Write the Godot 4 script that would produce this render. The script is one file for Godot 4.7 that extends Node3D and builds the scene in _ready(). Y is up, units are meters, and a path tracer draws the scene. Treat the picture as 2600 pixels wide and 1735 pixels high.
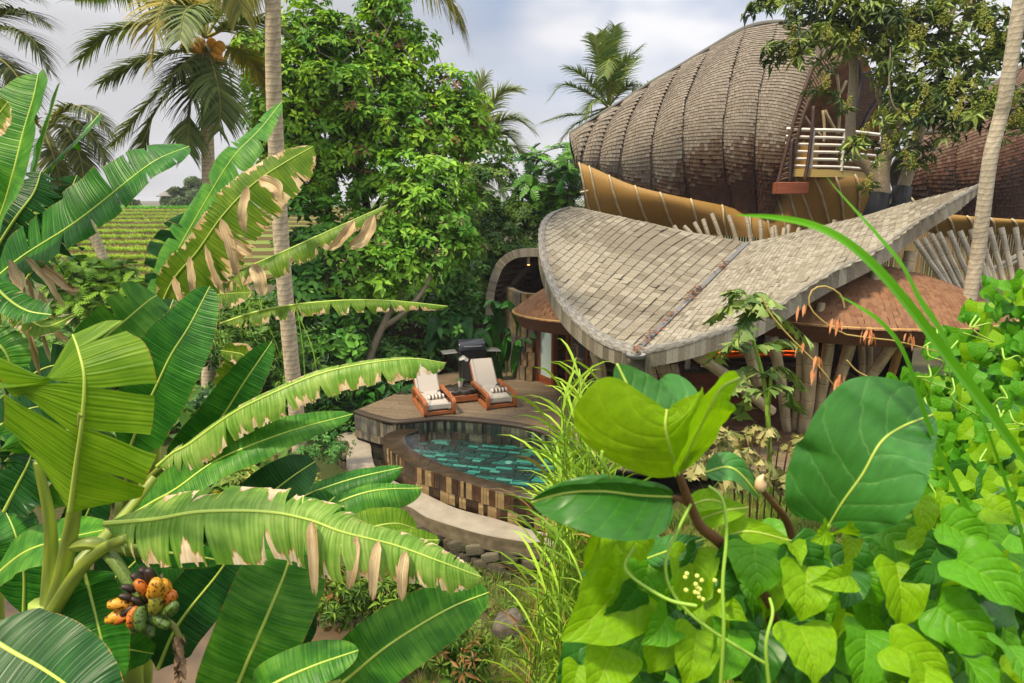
extends Node3D
# A jungle villa with shell roofs above an oval pool, seen from a slope through banana plants.
const EYE := Vector3(0, 5.1, 0)
const PITCH := 0.205949
const FL := 1740.0
const EXPOSE := 1.5
const SUN := 1.1
var rng := RandomNumberGenerator.new()
var fast := FastNoiseLite.new()
var M := {}
var taken := {}
var anchor := {}

# ---------------------------------------------------------------- mesh collector
class MB:
	var v := PackedVector3Array()
	var uv := PackedVector2Array()
	var c := PackedColorArray()
	var ix := PackedInt32Array()
	var col := Color(1, 1, 1)
	func vert(p: Vector3, t := Vector2.ZERO) -> int:
		v.append(p); uv.append(t); c.append(col)
		return v.size() - 1
	func tri(a: int, b: int, d: int) -> void:
		ix.append(a); ix.append(b); ix.append(d)
	func tri_one(a: int) -> void:
		ix.append(a)
	func quad(a: Vector3, b: Vector3, d: Vector3, e: Vector3, u := Rect2(0, 0, 1, 1)) -> void:
		var i := vert(a, u.position)
		vert(b, u.position + Vector2(u.size.x, 0)); vert(d, u.position + u.size); vert(e, u.position + Vector2(0, u.size.y))
		tri(i, i + 1, i + 2); tri(i, i + 2, i + 3)
	func grid(rows: Array, us := 1.0, vs := 1.0) -> void:   # rows of equal length of Vector3
		var n: int = rows[0].size()
		var b := v.size()
		for r in rows.size():
			for k in n:
				vert(rows[r][k], Vector2(us * k / (n - 1.0), vs * r / (rows.size() - 1.0)))
		for r in rows.size() - 1:
			for k in n - 1:
				var i := b + r * n + k
				tri(i, i + 1, i + n + 1); tri(i, i + n + 1, i + n)
	func tube(path: Array, rads: Array, sides := 8, cap := true, vlen := 1.0) -> void:
		var n := path.size()
		var side := Vector3.ZERO
		var b := v.size()
		var run := 0.0
		for i in n:
			var t: Vector3 = (path[mini(i + 1, n - 1)] - path[maxi(i - 1, 0)]).normalized()
			if i == 0:
				side = t.cross(Vector3.RIGHT if absf(t.x) < 0.8 else Vector3.UP).normalized()
			else:
				side = (side - t * side.dot(t)).normalized()
				run += path[i].distance_to(path[i - 1])
			var up := t.cross(side)
			var r: float = rads[i] if rads.size() == n else lerpf(rads[0], rads[-1], i / maxf(1.0, n - 1.0))
			for k in sides + 1:
				var a := TAU * k / sides
				vert(path[i] + (side * cos(a) + up * sin(a)) * r, Vector2(float(k) / sides, run / vlen))
		for i in n - 1:
			for k in sides:
				var q := b + i * (sides + 1) + k
				tri(q, q + sides + 1, q + 1); tri(q + 1, q + sides + 1, q + sides + 2)
		if cap:
			for e in [0, n - 1]:
				var m := vert(path[e], Vector2(0.5, 0.5))
				var s0: int = b + e * (sides + 1)
				for k in sides:
					if e == 0: tri(m, s0 + k, s0 + k + 1)
					else: tri(m, s0 + k + 1, s0 + k)
	func box(x: Transform3D, s: Vector3, bev := 0.0) -> void:
		var h := s / 2
		if bev <= 0.0:
			for f in [[Vector3(1, 0, 0), Vector3(0, 1, 0)], [Vector3(0, 1, 0), Vector3(0, 0, 1)], [Vector3(0, 0, 1), Vector3(1, 0, 0)]]:
				for sg in [-1.0, 1.0]:
					var a: Vector3 = f[0]; var b2: Vector3 = f[1]
					var nn: Vector3 = a.cross(b2) * sg
					var o := nn * h; var p := a * h; var q: Vector3 = b2 * h * sg
					quad(x * (o - p - q), x * (o - p + q), x * (o + p + q), x * (o + p - q), Rect2(0, 0, 1, 1))
			return
		var ring := func(y: float, g: float) -> Array:
			var r := []
			for p in [[-1, -1, 0, 1], [-1, -1, 1, 0], [-1, 1, 1, 0], [-1, 1, 0, 1], [1, 1, 0, 1], [1, 1, 1, 0], [1, -1, 1, 0], [1, -1, 0, 1], [-1, -1, 0, 1]]:
				r.append(x * Vector3(p[0] * (h.x - g - bev * p[2]), y, p[1] * (h.z - g - bev * p[3])))
			return r
		var rows := [ring.call(-h.y, bev), ring.call(-h.y + bev, 0.0), ring.call(h.y - bev, 0.0), ring.call(h.y, bev)]
		for e in [[rows[0], true], [rows[3], false]]:
			var m := vert(x * Vector3(0, -h.y if e[1] else h.y, 0), Vector2(0.5, 0.5))
			var s0 := v.size()
			for p in e[0]: vert(p, Vector2(0.3, 0.3))
			for k in 8:
				if e[1]: tri(m, s0 + k, s0 + k + 1)
				else: tri(m, s0 + k + 1, s0 + k)
		for r in 3:
			for k in 8:
				quad(rows[r][k], rows[r][k + 1], rows[r + 1][k + 1], rows[r + 1][k], Rect2(k / 8.0, r / 3.0, 0.125, 0.33))
	func prism(poly: PackedVector2Array, y0: float, y1: float) -> void:   # poly in (x, z)
		var tr := Geometry2D.triangulate_polygon(poly)
		if tr.is_empty():
			poly = Geometry2D.convex_hull(poly)
			poly.resize(poly.size() - 1)
			for k in poly.size() - 2: tr.append_array(PackedInt32Array([0, k + 1, k + 2]))
		var b := v.size()
		for p in poly: vert(Vector3(p.x, y1, p.y), p)
		for k in range(0, tr.size(), 3):
			var a := poly[tr[k]]; var d := poly[tr[k + 1]]; var e := poly[tr[k + 2]]
			if (d - a).cross(e - a) > 0: tri(b + tr[k], b + tr[k + 1], b + tr[k + 2])
			else: tri(b + tr[k], b + tr[k + 2], b + tr[k + 1])
		for k in poly.size():
			var p := poly[k]; var q := poly[(k + 1) % poly.size()]
			var w := p.distance_to(q)
			quad(Vector3(p.x, y0, p.y), Vector3(q.x, y0, q.y), Vector3(q.x, y1, q.y), Vector3(p.x, y1, p.y), Rect2(0, 0, w, y1 - y0))
	func lathe(base: Vector3, prof: Array, sides := 20) -> void:   # prof of Vector2(radius, y)
		var rows := []
		for p in prof:
			var r := []
			for k in sides + 1:
				var a := TAU * k / sides
				r.append(base + Vector3(cos(a) * p.x, p.y, sin(a) * p.x))
			rows.append(r)
		grid(rows)
	func mesh() -> ArrayMesh:
		var n := PackedVector3Array()
		n.resize(v.size())
		for k in range(0, ix.size(), 3):
			var a := ix[k]; var b := ix[k + 1]; var d := ix[k + 2]
			var q := (v[d] - v[a]).cross(v[b] - v[a])
			n[a] += q; n[b] += q; n[d] += q
		for k in n.size():
			n[k] = n[k].normalized() if n[k].length_squared() > 1e-20 else Vector3.UP
		var arr := []
		arr.resize(Mesh.ARRAY_MAX)
		arr[Mesh.ARRAY_VERTEX] = v; arr[Mesh.ARRAY_NORMAL] = n; arr[Mesh.ARRAY_TEX_UV] = uv; arr[Mesh.ARRAY_COLOR] = c; arr[Mesh.ARRAY_INDEX] = ix
		var am := ArrayMesh.new()
		am.add_surface_from_arrays(Mesh.PRIMITIVE_TRIANGLES, arr)
		return am

# ---------------------------------------------------------------- copies of one small mesh
class Many:
	var buf := PackedFloat32Array()
	var n := 0
	func add(t: Transform3D, c := Color(1, 1, 1)) -> void:
		var b := t.basis; var o := t.origin
		buf.append_array(PackedFloat32Array([b.x.x, b.y.x, b.z.x, o.x, b.x.y, b.y.y, b.z.y, o.y, b.x.z, b.y.z, b.z.z, o.z, c.r, c.g, c.b, 1.0]))
		n += 1

# ---------------------------------------------------------------- naming and grouping
func numbered(par: Node, nm: String) -> String:
	var k := str(par.get_instance_id()) + nm
	taken[k] = taken.get(k, -1) + 1
	return nm if taken[k] == 0 else "%s_%03d" % [nm, taken[k]]

func tag(o: Node, label: String, category: String, group := "") -> Node:
	o.set_meta("label", label); o.set_meta("category", category)
	if group: o.set_meta("group", group)
	return o

func thing(nm: String, at: Vector3, label: String, category: String, group := "") -> Node3D:
	var o := Node3D.new()
	o.name = numbered(self, nm)
	add_child(o, true)
	o.position = at
	tag(o, label, category, group)
	return o

func place(o: Node3D, nm: String, par: Node, world := true) -> Node3D:
	o.name = numbered(par, nm)
	var off := Vector3.ZERO
	if world:
		var q = par
		while q != self:
			off += q.position
			q = q.get_parent()
	o.position -= off
	par.add_child(o, true)
	return o

func put(mb, nm: String, mat: Material, par: Node = self, world := true) -> MeshInstance3D:
	var o := MeshInstance3D.new()
	o.mesh = mb.mesh() if mb is MB else mb
	o.material_override = mat
	place(o, nm, par, world)
	return o

func at_place(mesh: Mesh, xf: Transform3D, nm: String, mat: Material, par: Node, world := true) -> MeshInstance3D:
	var o := MeshInstance3D.new()
	o.mesh = mesh
	o.material_override = mat
	o.transform = xf
	place(o, nm, par, world)
	return o

func scatter(many: Many, mesh: Mesh, nm: String, mat: Material, par: Node = self) -> MultiMeshInstance3D:
	var mm := MultiMesh.new()
	mm.transform_format = MultiMesh.TRANSFORM_3D
	mm.use_colors = true
	mm.mesh = mesh
	mm.instance_count = many.n
	mm.buffer = many.buf
	var o := MultiMeshInstance3D.new()
	o.multimesh = mm
	o.material_override = mat
	place(o, nm, par)
	return o

func struct(o: Node) -> Node:
	o.set_meta("kind", "structure")
	return o

func stuff(o: Node) -> Node:
	o.set_meta("kind", "stuff")
	return o

# pieces that can be told apart: the 300 that look largest are parts, the rest is one part
func pieces(list: Array, nm: String, rest: String, mesh: Mesh, palette: Array, mats: Array, rest_mat: Material, par: Node, most := 300) -> void:
	list.sort_custom(func(a, b): return a[2] > b[2])
	var many := Many.new()
	for k in list.size():
		var e = list[k]
		if k < most:
			at_place(mesh, e[0], nm, mats[e[1]], par)
		else:
			var t: Transform3D = e[0]
			t.origin -= par.position
			many.add(t, palette[e[1]])
	if many.n:
		var o := scatter(many, mesh, rest, rest_mat, par)
		o.position = Vector3.ZERO
		stuff(o)

func seen_size(p: Vector3, area: float) -> float:
	var d := p - EYE
	var k := 1.0
	var x := d.x / maxf(0.1, -d.z)
	if absf(x) > 0.8 : k = 0.01
	return k * area / d.length_squared()

# ---------------------------------------------------------------- measuring
func sight(x: float, y: float, d: float) -> Vector3:   # the point d metres ahead along a line of sight
	var b := -(y - 867.5) / FL
	var r := Vector3((x - 1300.0) / FL, b * cos(PITCH) - sin(PITCH), -(cos(PITCH) + b * sin(PITCH)))
	return EYE + r * (d / -r.z)

func path(list: Array) -> Array:
	var r := []
	for p in list: r.append(sight(p[0], p[1], p[2]))
	return r

func curve(p: Array, t: float) -> Vector3:   # Catmull-Rom through the points, t 0..1
	var n := p.size() - 1
	var s := clampf(t, 0, 1) * n
	var i := mini(int(s), n - 1)
	var f := s - i
	var a: Vector3 = p[maxi(i - 1, 0)] if i > 0 else p[0] * 2 - p[1]
	var d: Vector3 = p[i + 2] if i + 2 <= n else p[n] * 2 - p[n - 1]
	return p[i].cubic_interpolate(p[i + 1], a, d, f)

func smooth(p: Array, n: int) -> Array:
	var r := []
	for k in n + 1: r.append(curve(p, k / float(n)))
	return r

func v3(list: Array, y: float) -> Array:   # [x, z] pairs at one height
	var r := []
	for p in list: r.append(Vector3(p[0], y, p[1]))
	return r

func flat(list: Array) -> PackedVector2Array:
	var r := PackedVector2Array()
	for p in list: r.append(Vector2(p.x, p.z))
	return r

func rr(a: float, b: float) -> float:
	return rng.randf_range(a, b)

func sRGB(r: float, g: float, b: float) -> Color:
	return Color(r / 255.0, g / 255.0, b / 255.0)

func lin(r: float, g: float, b: float) -> Color:
	return sRGB(r, g, b).srgb_to_linear()

func facing(up: Vector3, yaw: float) -> Basis:   # y along up, turned by yaw about it
	var y := up.normalized()
	var x := y.cross(Vector3(0.31, 0.2, 0.93)).normalized()
	return Basis(x, y, x.cross(y)).rotated(y, yaw)

# ---------------------------------------------------------------- materials
func noise_tex(freq: float, lo: float, hi: float, sd: int, oct := 5, size := 512, kind := FastNoiseLite.TYPE_SIMPLEX_SMOOTH) -> NoiseTexture2D:
	var n := FastNoiseLite.new()
	n.noise_type = kind
	n.frequency = freq
	n.fractal_octaves = oct
	n.seed = sd
	var t := NoiseTexture2D.new()
	t.width = size; t.height = size
	t.seamless = true
	t.noise = n
	var g := Gradient.new()
	g.set_color(0, Color(lo, lo, lo)); g.set_color(1, Color(hi, hi, hi))
	t.color_ramp = g
	return t

func pic(w: int, h: int, fn: Callable) -> ImageTexture:
	var d := PackedByteArray()
	d.resize(w * h * 4)
	for y in h:
		for x in w:
			var c: Color = fn.call(x / float(w), y / float(h))
			var i := (y * w + x) * 4
			d[i] = int(clampf(c.r, 0, 1) * 255); d[i + 1] = int(clampf(c.g, 0, 1) * 255); d[i + 2] = int(clampf(c.b, 0, 1) * 255); d[i + 3] = int(clampf(c.a, 0, 1) * 255)
	return ImageTexture.create_from_image(Image.create_from_data(w, h, false, Image.FORMAT_RGBA8, d))

func mt(c: Color, rough := 0.8, tex: Texture2D = null, sc := Vector3.ONE, tri := false, bump := 0.0, btex: Texture2D = null) -> StandardMaterial3D:
	var m := StandardMaterial3D.new()
	m.albedo_color = c
	m.roughness = rough
	m.vertex_color_use_as_albedo = true
	m.cull_mode = BaseMaterial3D.CULL_DISABLED
	if tex: m.albedo_texture = tex
	m.uv1_scale = sc
	if tri:
		m.uv1_triplanar = true
		m.uv1_world_triplanar = true
	if bump != 0.0:
		m.heightmap_enabled = true
		m.heightmap_scale = bump
		m.heightmap_texture = btex if btex else tex
	return m

func leafy(c: Color, rough := 0.45, through := 0.7, tex: Texture2D = null, sc := Vector3.ONE, bump := 0.0, btex: Texture2D = null) -> StandardMaterial3D:
	var m := mt(c, rough, tex, sc, false, bump, btex)
	m.backlight_enabled = true
	m.metallic_specular = 0.34
	m.backlight = Color(through, through * 0.97, through * 0.45)
	return m

func tones(cols: Array, rough: float, tex: Texture2D, sc: Vector3, bump := 0.0) -> Array:
	var r := []
	for k in cols.size():
		var m := mt(cols[k].linear_to_srgb(), rough, tex, sc, false, bump)
		m.uv1_offset = Vector3(0.37 * k, 0.21 * k, 0)
		m.vertex_color_use_as_albedo = false
		r.append(m)
	return r

# ---------------------------------------------------------------- camera, sky, sun
func make_light() -> void:
	var cam := Camera3D.new()
	cam.name = "camera"
	add_child(cam)
	cam.position = EYE
	cam.rotation = Vector3(-PITCH, 0, 0)
	cam.near = 0.05; cam.far = 900.0
	var att := CameraAttributesPhysical.new()
	att.frustum_focal_length = 35.0
	att.frustum_focus_distance = 11.0
	att.exposure_aperture = 9.0
	att.frustum_near = 0.05; att.frustum_far = 900.0
	cam.attributes = att
	cam.fov = 53.0
	var env := Environment.new()
	env.background_mode = Environment.BG_SKY
	env.tonemap_mode = Environment.TONE_MAPPER_LINEAR
	env.tonemap_exposure = EXPOSE
	env.sdfgi_enabled = true; env.ssao_enabled = true; env.ssil_enabled = true
	env.fog_enabled = true
	env.fog_density = 0.0005
	env.fog_light_color = Color(0.86, 0.87, 0.9)
	var pm := PanoramaSkyMaterial.new()
	pm.panorama = make_sky()
	var sky := Sky.new()
	sky.sky_material = pm
	env.sky = sky
	var we := WorldEnvironment.new()
	we.name = "world"
	we.environment = env
	add_child(we)
	var sun := DirectionalLight3D.new()
	sun.name = "sun"
	sun.light_energy = SUN
	sun.light_angular_distance = 6.0
	sun.light_color = Color(1.0, 0.93, 0.80)
	sun.shadow_enabled = true
	add_child(sun)
	sun.look_at_from_position(Vector3.ZERO, Vector3(0.42, -0.86, -0.30))

func make_sky() -> ImageTexture:
	var w := 1024; var h := 512
	var im := Image.create(w, h, false, Image.FORMAT_RGBF)
	var n := FastNoiseLite.new()
	n.noise_type = FastNoiseLite.TYPE_SIMPLEX_SMOOTH
	n.frequency = 1.0; n.fractal_octaves = 5; n.seed = 11
	for y in h:
		var el := (0.5 - (y + 0.5) / h) * PI
		for x in w:
			var az := (x + 0.5) / w * TAU      # the first column looks along -z
			var d := Vector3(-sin(az) * cos(el), sin(el), cos(az) * cos(el))
			d.x = sin(az) * cos(el); d.z = -cos(az) * cos(el)
			var e := maxf(d.y, 0.0)
			var p := Vector3(d.x, d.y * 2.6, d.z) * 2.1
			var cl := n.get_noise_3d(p.x, p.y + d.x * 0.35, p.z)              # streaks that lie flat
			var cl2 := n.get_noise_3d(p.x * 0.55 + 9.0, p.y * 0.8, p.z * 0.55)
			var veil := clampf(0.86 + 1.1 * cl + 0.5 * cl2, 0.0, 1.0)
			var gap := (d - Vector3(0.15, 0.27, -0.95).normalized()) / Vector3(0.24, 0.14, 0.34)
			var open := clampf(exp(-gap.length_squared()) + smoothstep(0.25, 0.7, cl2) * smoothstep(0.3, 0.6, d.y) * 0.6, 0, 1)
			veil = lerpf(1.0, clampf(0.16 + 1.9 * cl, 0.0, 1.0), open)
			var grey := 0.5 + 0.5 * smoothstep(-0.85, 0.05, d.x + 0.25 * cl2)     # a darker bank of cloud on the left
			var white := Color(0.56, 0.56, 0.58) * lerpf(0.54, 1.0, grey)
			white = white.lerp(Color(0.55, 0.53, 0.52), (1.0 - smoothstep(0.0, 0.2, d.y)) * smoothstep(-0.3, 0.1, d.x) * 0.7)
			white = white * (1.0 + 0.22 * cl2 + 0.24 * cl)
			var blue := Color(0.14, 0.235, 0.41)
			var c := blue.lerp(white, veil)
			c = c * (1.0 + 1.5 * smoothstep(0.24, 0.95, e))                     # an overcast sky is brightest overhead
			im.set_pixel(x, y, Color(c.r, c.g, c.b))
	return ImageTexture.create_from_image(im)

# ---------------------------------------------------------------- materials
func make_materials() -> void:
	var grain := noise_tex(0.012, 0.62, 1.0, 3, 5)
	var fine := noise_tex(0.05, 0.6, 1.0, 5, 4)
	var blot := noise_tex(0.008, 0.55, 1.0, 8, 5)
	var cell := noise_tex(0.03, 0.35, 1.0, 13, 3, 512, FastNoiseLite.TYPE_CELLULAR)
	M.grain = grain; M.fine = fine; M.blot = blot; M.cell = cell
	M.white = mt(Color.WHITE, 0.85, fine, Vector3(1, 1, 1), true)
	M.ground = mt(Color.WHITE, 0.95, fine, Vector3.ONE * 0.7, true, 6.0)
	M.mud_water = mt(sRGB(112, 92, 66), 0.3, blot, Vector3.ONE * 0.2, true)
	M.concrete = mt(sRGB(156, 147, 130), 0.85, noise_tex(0.01, 0.84, 1.0, 17, 5), Vector3.ONE * 0.45, true, 0.6, fine)
	M.concrete_side = mt(sRGB(160, 144, 116), 0.9, blot, Vector3.ONE * 0.9, true, 0.8, fine)
	M.stone = mt(Color.WHITE, 0.9, blot, Vector3.ONE * 0.8, true, 3.0, fine)
	M.wet_stone = mt(sRGB(78, 62, 44), 0.3, blot, Vector3.ONE * 0.8, true, 0.3, fine)
	M.dark = mt(sRGB(38, 30, 24), 0.9)
	M.black = mt(sRGB(20, 18, 16), 0.6)
	M.timber = mt(sRGB(164, 84, 40), 0.42, grain, Vector3(2, 0.5, 1), false, 0.05)
	M.teak = mt(sRGB(190, 112, 62), 0.38, grain, Vector3(3, 0.6, 1), false, 0.05)
	M.bamboo = bamboo_mat(sRGB(205, 190, 158))
	M.bamboo_grey = bamboo_mat(sRGB(200, 192, 176))
	M.bamboo_gold = mt(sRGB(214, 170, 92), 0.5, grain, Vector3(1, 0.4, 1))
	M.cloth = mt(sRGB(214, 206, 196), 0.95, fine, Vector3.ONE * 4, true, 0.08)
	M.curtain = mt(sRGB(205, 222, 214), 0.9)
	M.bark = mt(sRGB(196, 180, 154), 0.95, fine, Vector3(1, 0.5, 1), false, 2.0)
	M.bark_dark = mt(sRGB(78, 62, 48), 0.95, fine, Vector3(1, 0.5, 1), false, 2.0)
	M.palm_bark = mt(Color.WHITE, 0.95, palm_tex(), Vector3.ONE, false, 1.5)
	M.foliage = leafy(Color.WHITE, 0.5, 0.75)
	M.foliage_gloss = leafy(Color.WHITE, 0.36, 0.5)
	M.straw = mt(sRGB(186, 158, 116), 0.9, grain, Vector3(1, 3, 1))
	make_leaf_textures()

func bamboo_mat(c: Color) -> StandardMaterial3D:
	if not M.has("bamboo_tex"):
		M.bamboo_tex = pic(64, 512, func(u, v):
			var f: float = fposmod(v * 3.0, 1.0)
			var ring := exp(-pow((f - 0.5) / 0.016, 2.0))
			var pale := exp(-pow((f - 0.54) / 0.03, 2.0)) * 0.12
			var k := 0.86 + 0.08 * sin(u * TAU * 5.0 + sin(v * 9.0)) * sin(v * TAU) + 0.06 * sin(v * TAU * 2.0 + u * 6.0) - 0.45 * ring + pale
			return Color(k, k * 0.985, k * 0.95))
	return mt(c, 0.55, M.bamboo_tex, Vector3.ONE)

func palm_tex() -> ImageTexture:
	var n := FastNoiseLite.new()
	n.frequency = 0.02; n.seed = 4
	return pic(128, 512, func(u, v):
		var w: float = n.get_noise_2d(cos(u * TAU) * 40.0 + 80, v * 90.0)
		var f := fposmod(v * 22.0 + w * 0.5 + 0.15 * sin(u * TAU), 1.0)
		var ring := exp(-pow((f - 0.5) / 0.10, 2.0))
		var n2: float = n.get_noise_2d(cos(u * TAU) * 60.0, sin(u * TAU) * 60.0 + v * 512.0)
		var k := 0.82 + 0.10 * f + n2 * 0.14 - ring * 0.16
		return Color(k * 0.86, k * 0.79, k * 0.67))

# ---------------------------------------------------------------- ground
func ground_y(x: float, z: float) -> float:
	var g := fast.get_noise_2d(x * 6.0, z * 6.0)
	var y := -0.9
	if z > -19.0:
		# the gully of the stream, left of and below the ledge
		var bank := smoothstep(0.0, 2.6, ((-11.6) - z) + clampf((x + 3.2) * 1.5, -4.0, 6.0) + 0.9)   # 1 on the pool's side
		y = lerpf(-2.75, -1.6, bank)
		y = lerpf(y, -0.75, smoothstep(-14.0, -16.5, z) * smoothstep(-4.0, -5.2, x))
		y = lerpf(y, -0.35, smoothstep(1.2, 3.4, x + 0.25 * (z + 10.0)) * smoothstep(-5.0, -9.5, z))
		# the near bank, where the banana plants stand, and the slope under the viewpoint on the right
		var near := smoothstep(-9.0, -5.5, z)
		y = lerpf(y, -1.9, near)
		var hill := smoothstep(-8.5, -3.5, z - clampf(1.2 - x, 0.0, 3.0) * 1.2) * smoothstep(-0.6, 2.2, x)
		y = lerpf(y, 2.2, hill)
		var mound := exp(-(pow((x - 5.3) / 1.8, 2.0) + pow((z + 6.8) / 2.3, 2.0)))
		y = maxf(y, -4.0 + 7.7 * mound)
		y = maxf(y, lerpf(y, 3.15, smoothstep(-1.6, 0.6, z) ))
	if y < -0.95 and z < -10.8 and x > -1.0: y = lerpf(y, -1.5, smoothstep(-10.8, -11.6, z))
	if z < -16.0 and x > -3.6 and x < 14: y = minf(y, -0.5)
	if z < -13.2 and x > -2.4 and x < 14: y = minf(y, -0.5)
	if z < -12.4 and z > -16.5 and x > -3.2 and x < 1.8: y = minf(y, -1.6)
	y += g * 0.16
	if z < -38.0: y += (z + 38.0) * -0.004
	return y

func make_ground() -> void:
	var xs := []
	var zs := []
	for k in 81: xs.append(-16.0 + k * 0.4)
	for k in [-700, -400, -220, -120, -70, -45, -30, -22]: xs.insert(xs.size() - 81 , float(k))
	for k in [19, 24, 32, 48, 80, 140, 260, 450, 700]: xs.append(float(k))
	for k in 66: zs.append(3.0 - k * 0.4)
	for k in [-25, -28, -32, -38, -46, -58, -75, -100, -140, -200, -300, -450, -800]: zs.append(float(k))
	for k in [6, 12, 30]: zs.push_front(float(k))
	var m := MB.new()
	var b := 0
	for z in zs:
		for x in xs:
			var y := ground_y(x, z)
			var t := fast.get_noise_2d(x * 9.0 + 50, z * 9.0)
			var c := lin(92, 78, 50).lerp(lin(84, 100, 40), clampf(0.5 + t * 1.4, 0, 1))
			if y < -2.3: c = lin(96, 80, 60)
			m.col = c
			m.vert(Vector3(x, y, z))
	var n := xs.size()
	for r in zs.size() - 1:
		for k in n - 1:
			var i := r * n + k
			m.tri(i, i + n, i + 1); m.tri(i + 1, i + n, i + n + 1)
	struct(put(m, "ground", M.ground))
	var w := MB.new()
	w.grid([v3([[-40, -3], [6, -3]], -2.42), v3([[-40, -13.4], [6, -13.4]], -2.42)])
	struct(put(w, "stream_water", M.mud_water))

func make_terraces() -> void:
	# fourteen steps of rice climbing away to the left, from about 48 to 95 metres
	var root := Node3D.new()
	root.name = "rice_terraces"
	add_child(root)
	struct(root)
	var rice := Many.new()
	var tuft := tuft_mesh(6, 0.26, 0.05, 0.5)
	var steps := 15
	for s in steps:
		var f := s / float(steps - 1)
		var z0 := -46.0 - 52.0 * pow(f, 1.15)
		var z1 := -46.0 - 52.0 * pow((s + 1) / float(steps - 1), 1.15)
		var y0 := -1.15 + 4.9 * f
		var y1 := y0 - (4.9 / steps) if s > 0 else -1.6
		var rows := [[], [], []]
		var wob := s * 0.7
		for k in 41:
			var x := -85.0 + 82.0 * k / 40.0
			var dz := 1.6 * sin(x * 0.07 + wob) + 0.7 * sin(x * 0.19 - wob * 1.7)
			rows[0].append(Vector3(x, y1 - 0.1, z0 + dz + 0.5)); rows[1].append(Vector3(x, y0, z0 + dz)); rows[2].append(Vector3(x, y0 + 0.02, z1 + dz - 2.0))
		var m := MB.new()
		m.col = lin(104, 88, 40)
		m.grid([rows[0], rows[1]])
		m.col = lin(128, 150, 42)
		m.grid([rows[1], rows[2]])
		put(m, "terrace", M.ground, root)
		for k in 800:
			var x := z0 * rr(0.40, 0.80)
			var dz := 1.6 * sin(x * 0.07 + wob) + 0.7 * sin(x * 0.19 - wob * 1.7)
			var in_row := rng.randf() < 0.72
			var dep := rr(-0.15, 0.3) if in_row else rr(0.2, absf(z1 - z0))
			var yy := rr(y1, y0 - 0.1) if rng.randf() < 0.10 else y0
			if yy < y0 - 0.05: dep = -0.2
			var c := lin(176, 208, 44).lerp(lin(140, 176, 44), rng.randf())
			if yy < y0 - 0.05: c = lin(140, 132, 60)
			if s >= steps - 1: c = lin(120, 200, 36)
			rice.add(Transform3D(facing(Vector3.UP, rr(0, TAU)).scaled(Vector3.ONE * rr(0.9, 1.7) * (1.25 if s == steps - 1 else 1.0)), Vector3(x, yy, z0 + dz - dep)), c)
	stuff(scatter(rice, tuft, "rice_plants", M.foliage, root))

func tuft_mesh(n: int, h: float, w: float, lean: float, segs := 2) -> ArrayMesh:
	var m := MB.new()
	for k in n:
		var a := TAU * k / n + rr(-0.4, 0.4)
		var d := Vector3(cos(a), 0, sin(a))
		var s := Vector3(-d.z, 0, d.x) * w * 0.5
		var hh := h * rr(0.7, 1.1)
		var sh := rr(0.8, 1.1)
		m.col = Color(sh, sh, sh * 0.95)
		var prev := -1
		for j in segs + 1:
			var t := j / float(segs)
			var p := d * (0.02 + lean * hh * t * t) + Vector3.UP * hh * (t - 0.25 * lean * t * t)
			var q := s * (1.0 - t * 0.92)
			var i := m.vert(p - q); m.vert(p + q)
			if prev >= 0:
				m.tri(prev, prev + 1, i); m.tri(prev + 1, i + 1, i)
			prev = i
	return m.mesh()

# ---------------------------------------------------------------- deck, pool, ledge
const DECK_EDGE := [[-3.86, -16.12], [-3.3, -15.66], [-2.73, -15.33], [-2.2, -15.45], [-1.68, -15.58], [-0.8, -15.42], [0.26, -15.0], [0.95, -14.3], [1.35, -13.4], [1.9, -12.6], [2.6, -12.3]]
const OUT := [[-2.62, -15.42], [-2.88, -14.95], [-2.78, -14.3], [-2.06, -13.23], [-1.53, -12.80], [-1.0, -12.40], [-0.26, -11.90], [0.4, -11.55], [1.1, -11.4], [1.7, -11.75], [1.9, -12.5]]
const INN := [[-2.2, -15.3], [-2.42, -14.9], [-2.36, -14.42], [-2.10, -13.93], [-1.41, -13.13], [-0.56, -12.42], [0.2, -12.0], [0.9, -11.85], [1.35, -12.1], [1.45, -12.7], [1.2, -13.5]]

func deck_point(t: float) -> Vector3:
	return curve(v3(DECK_EDGE, 0.0), t)

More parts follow.
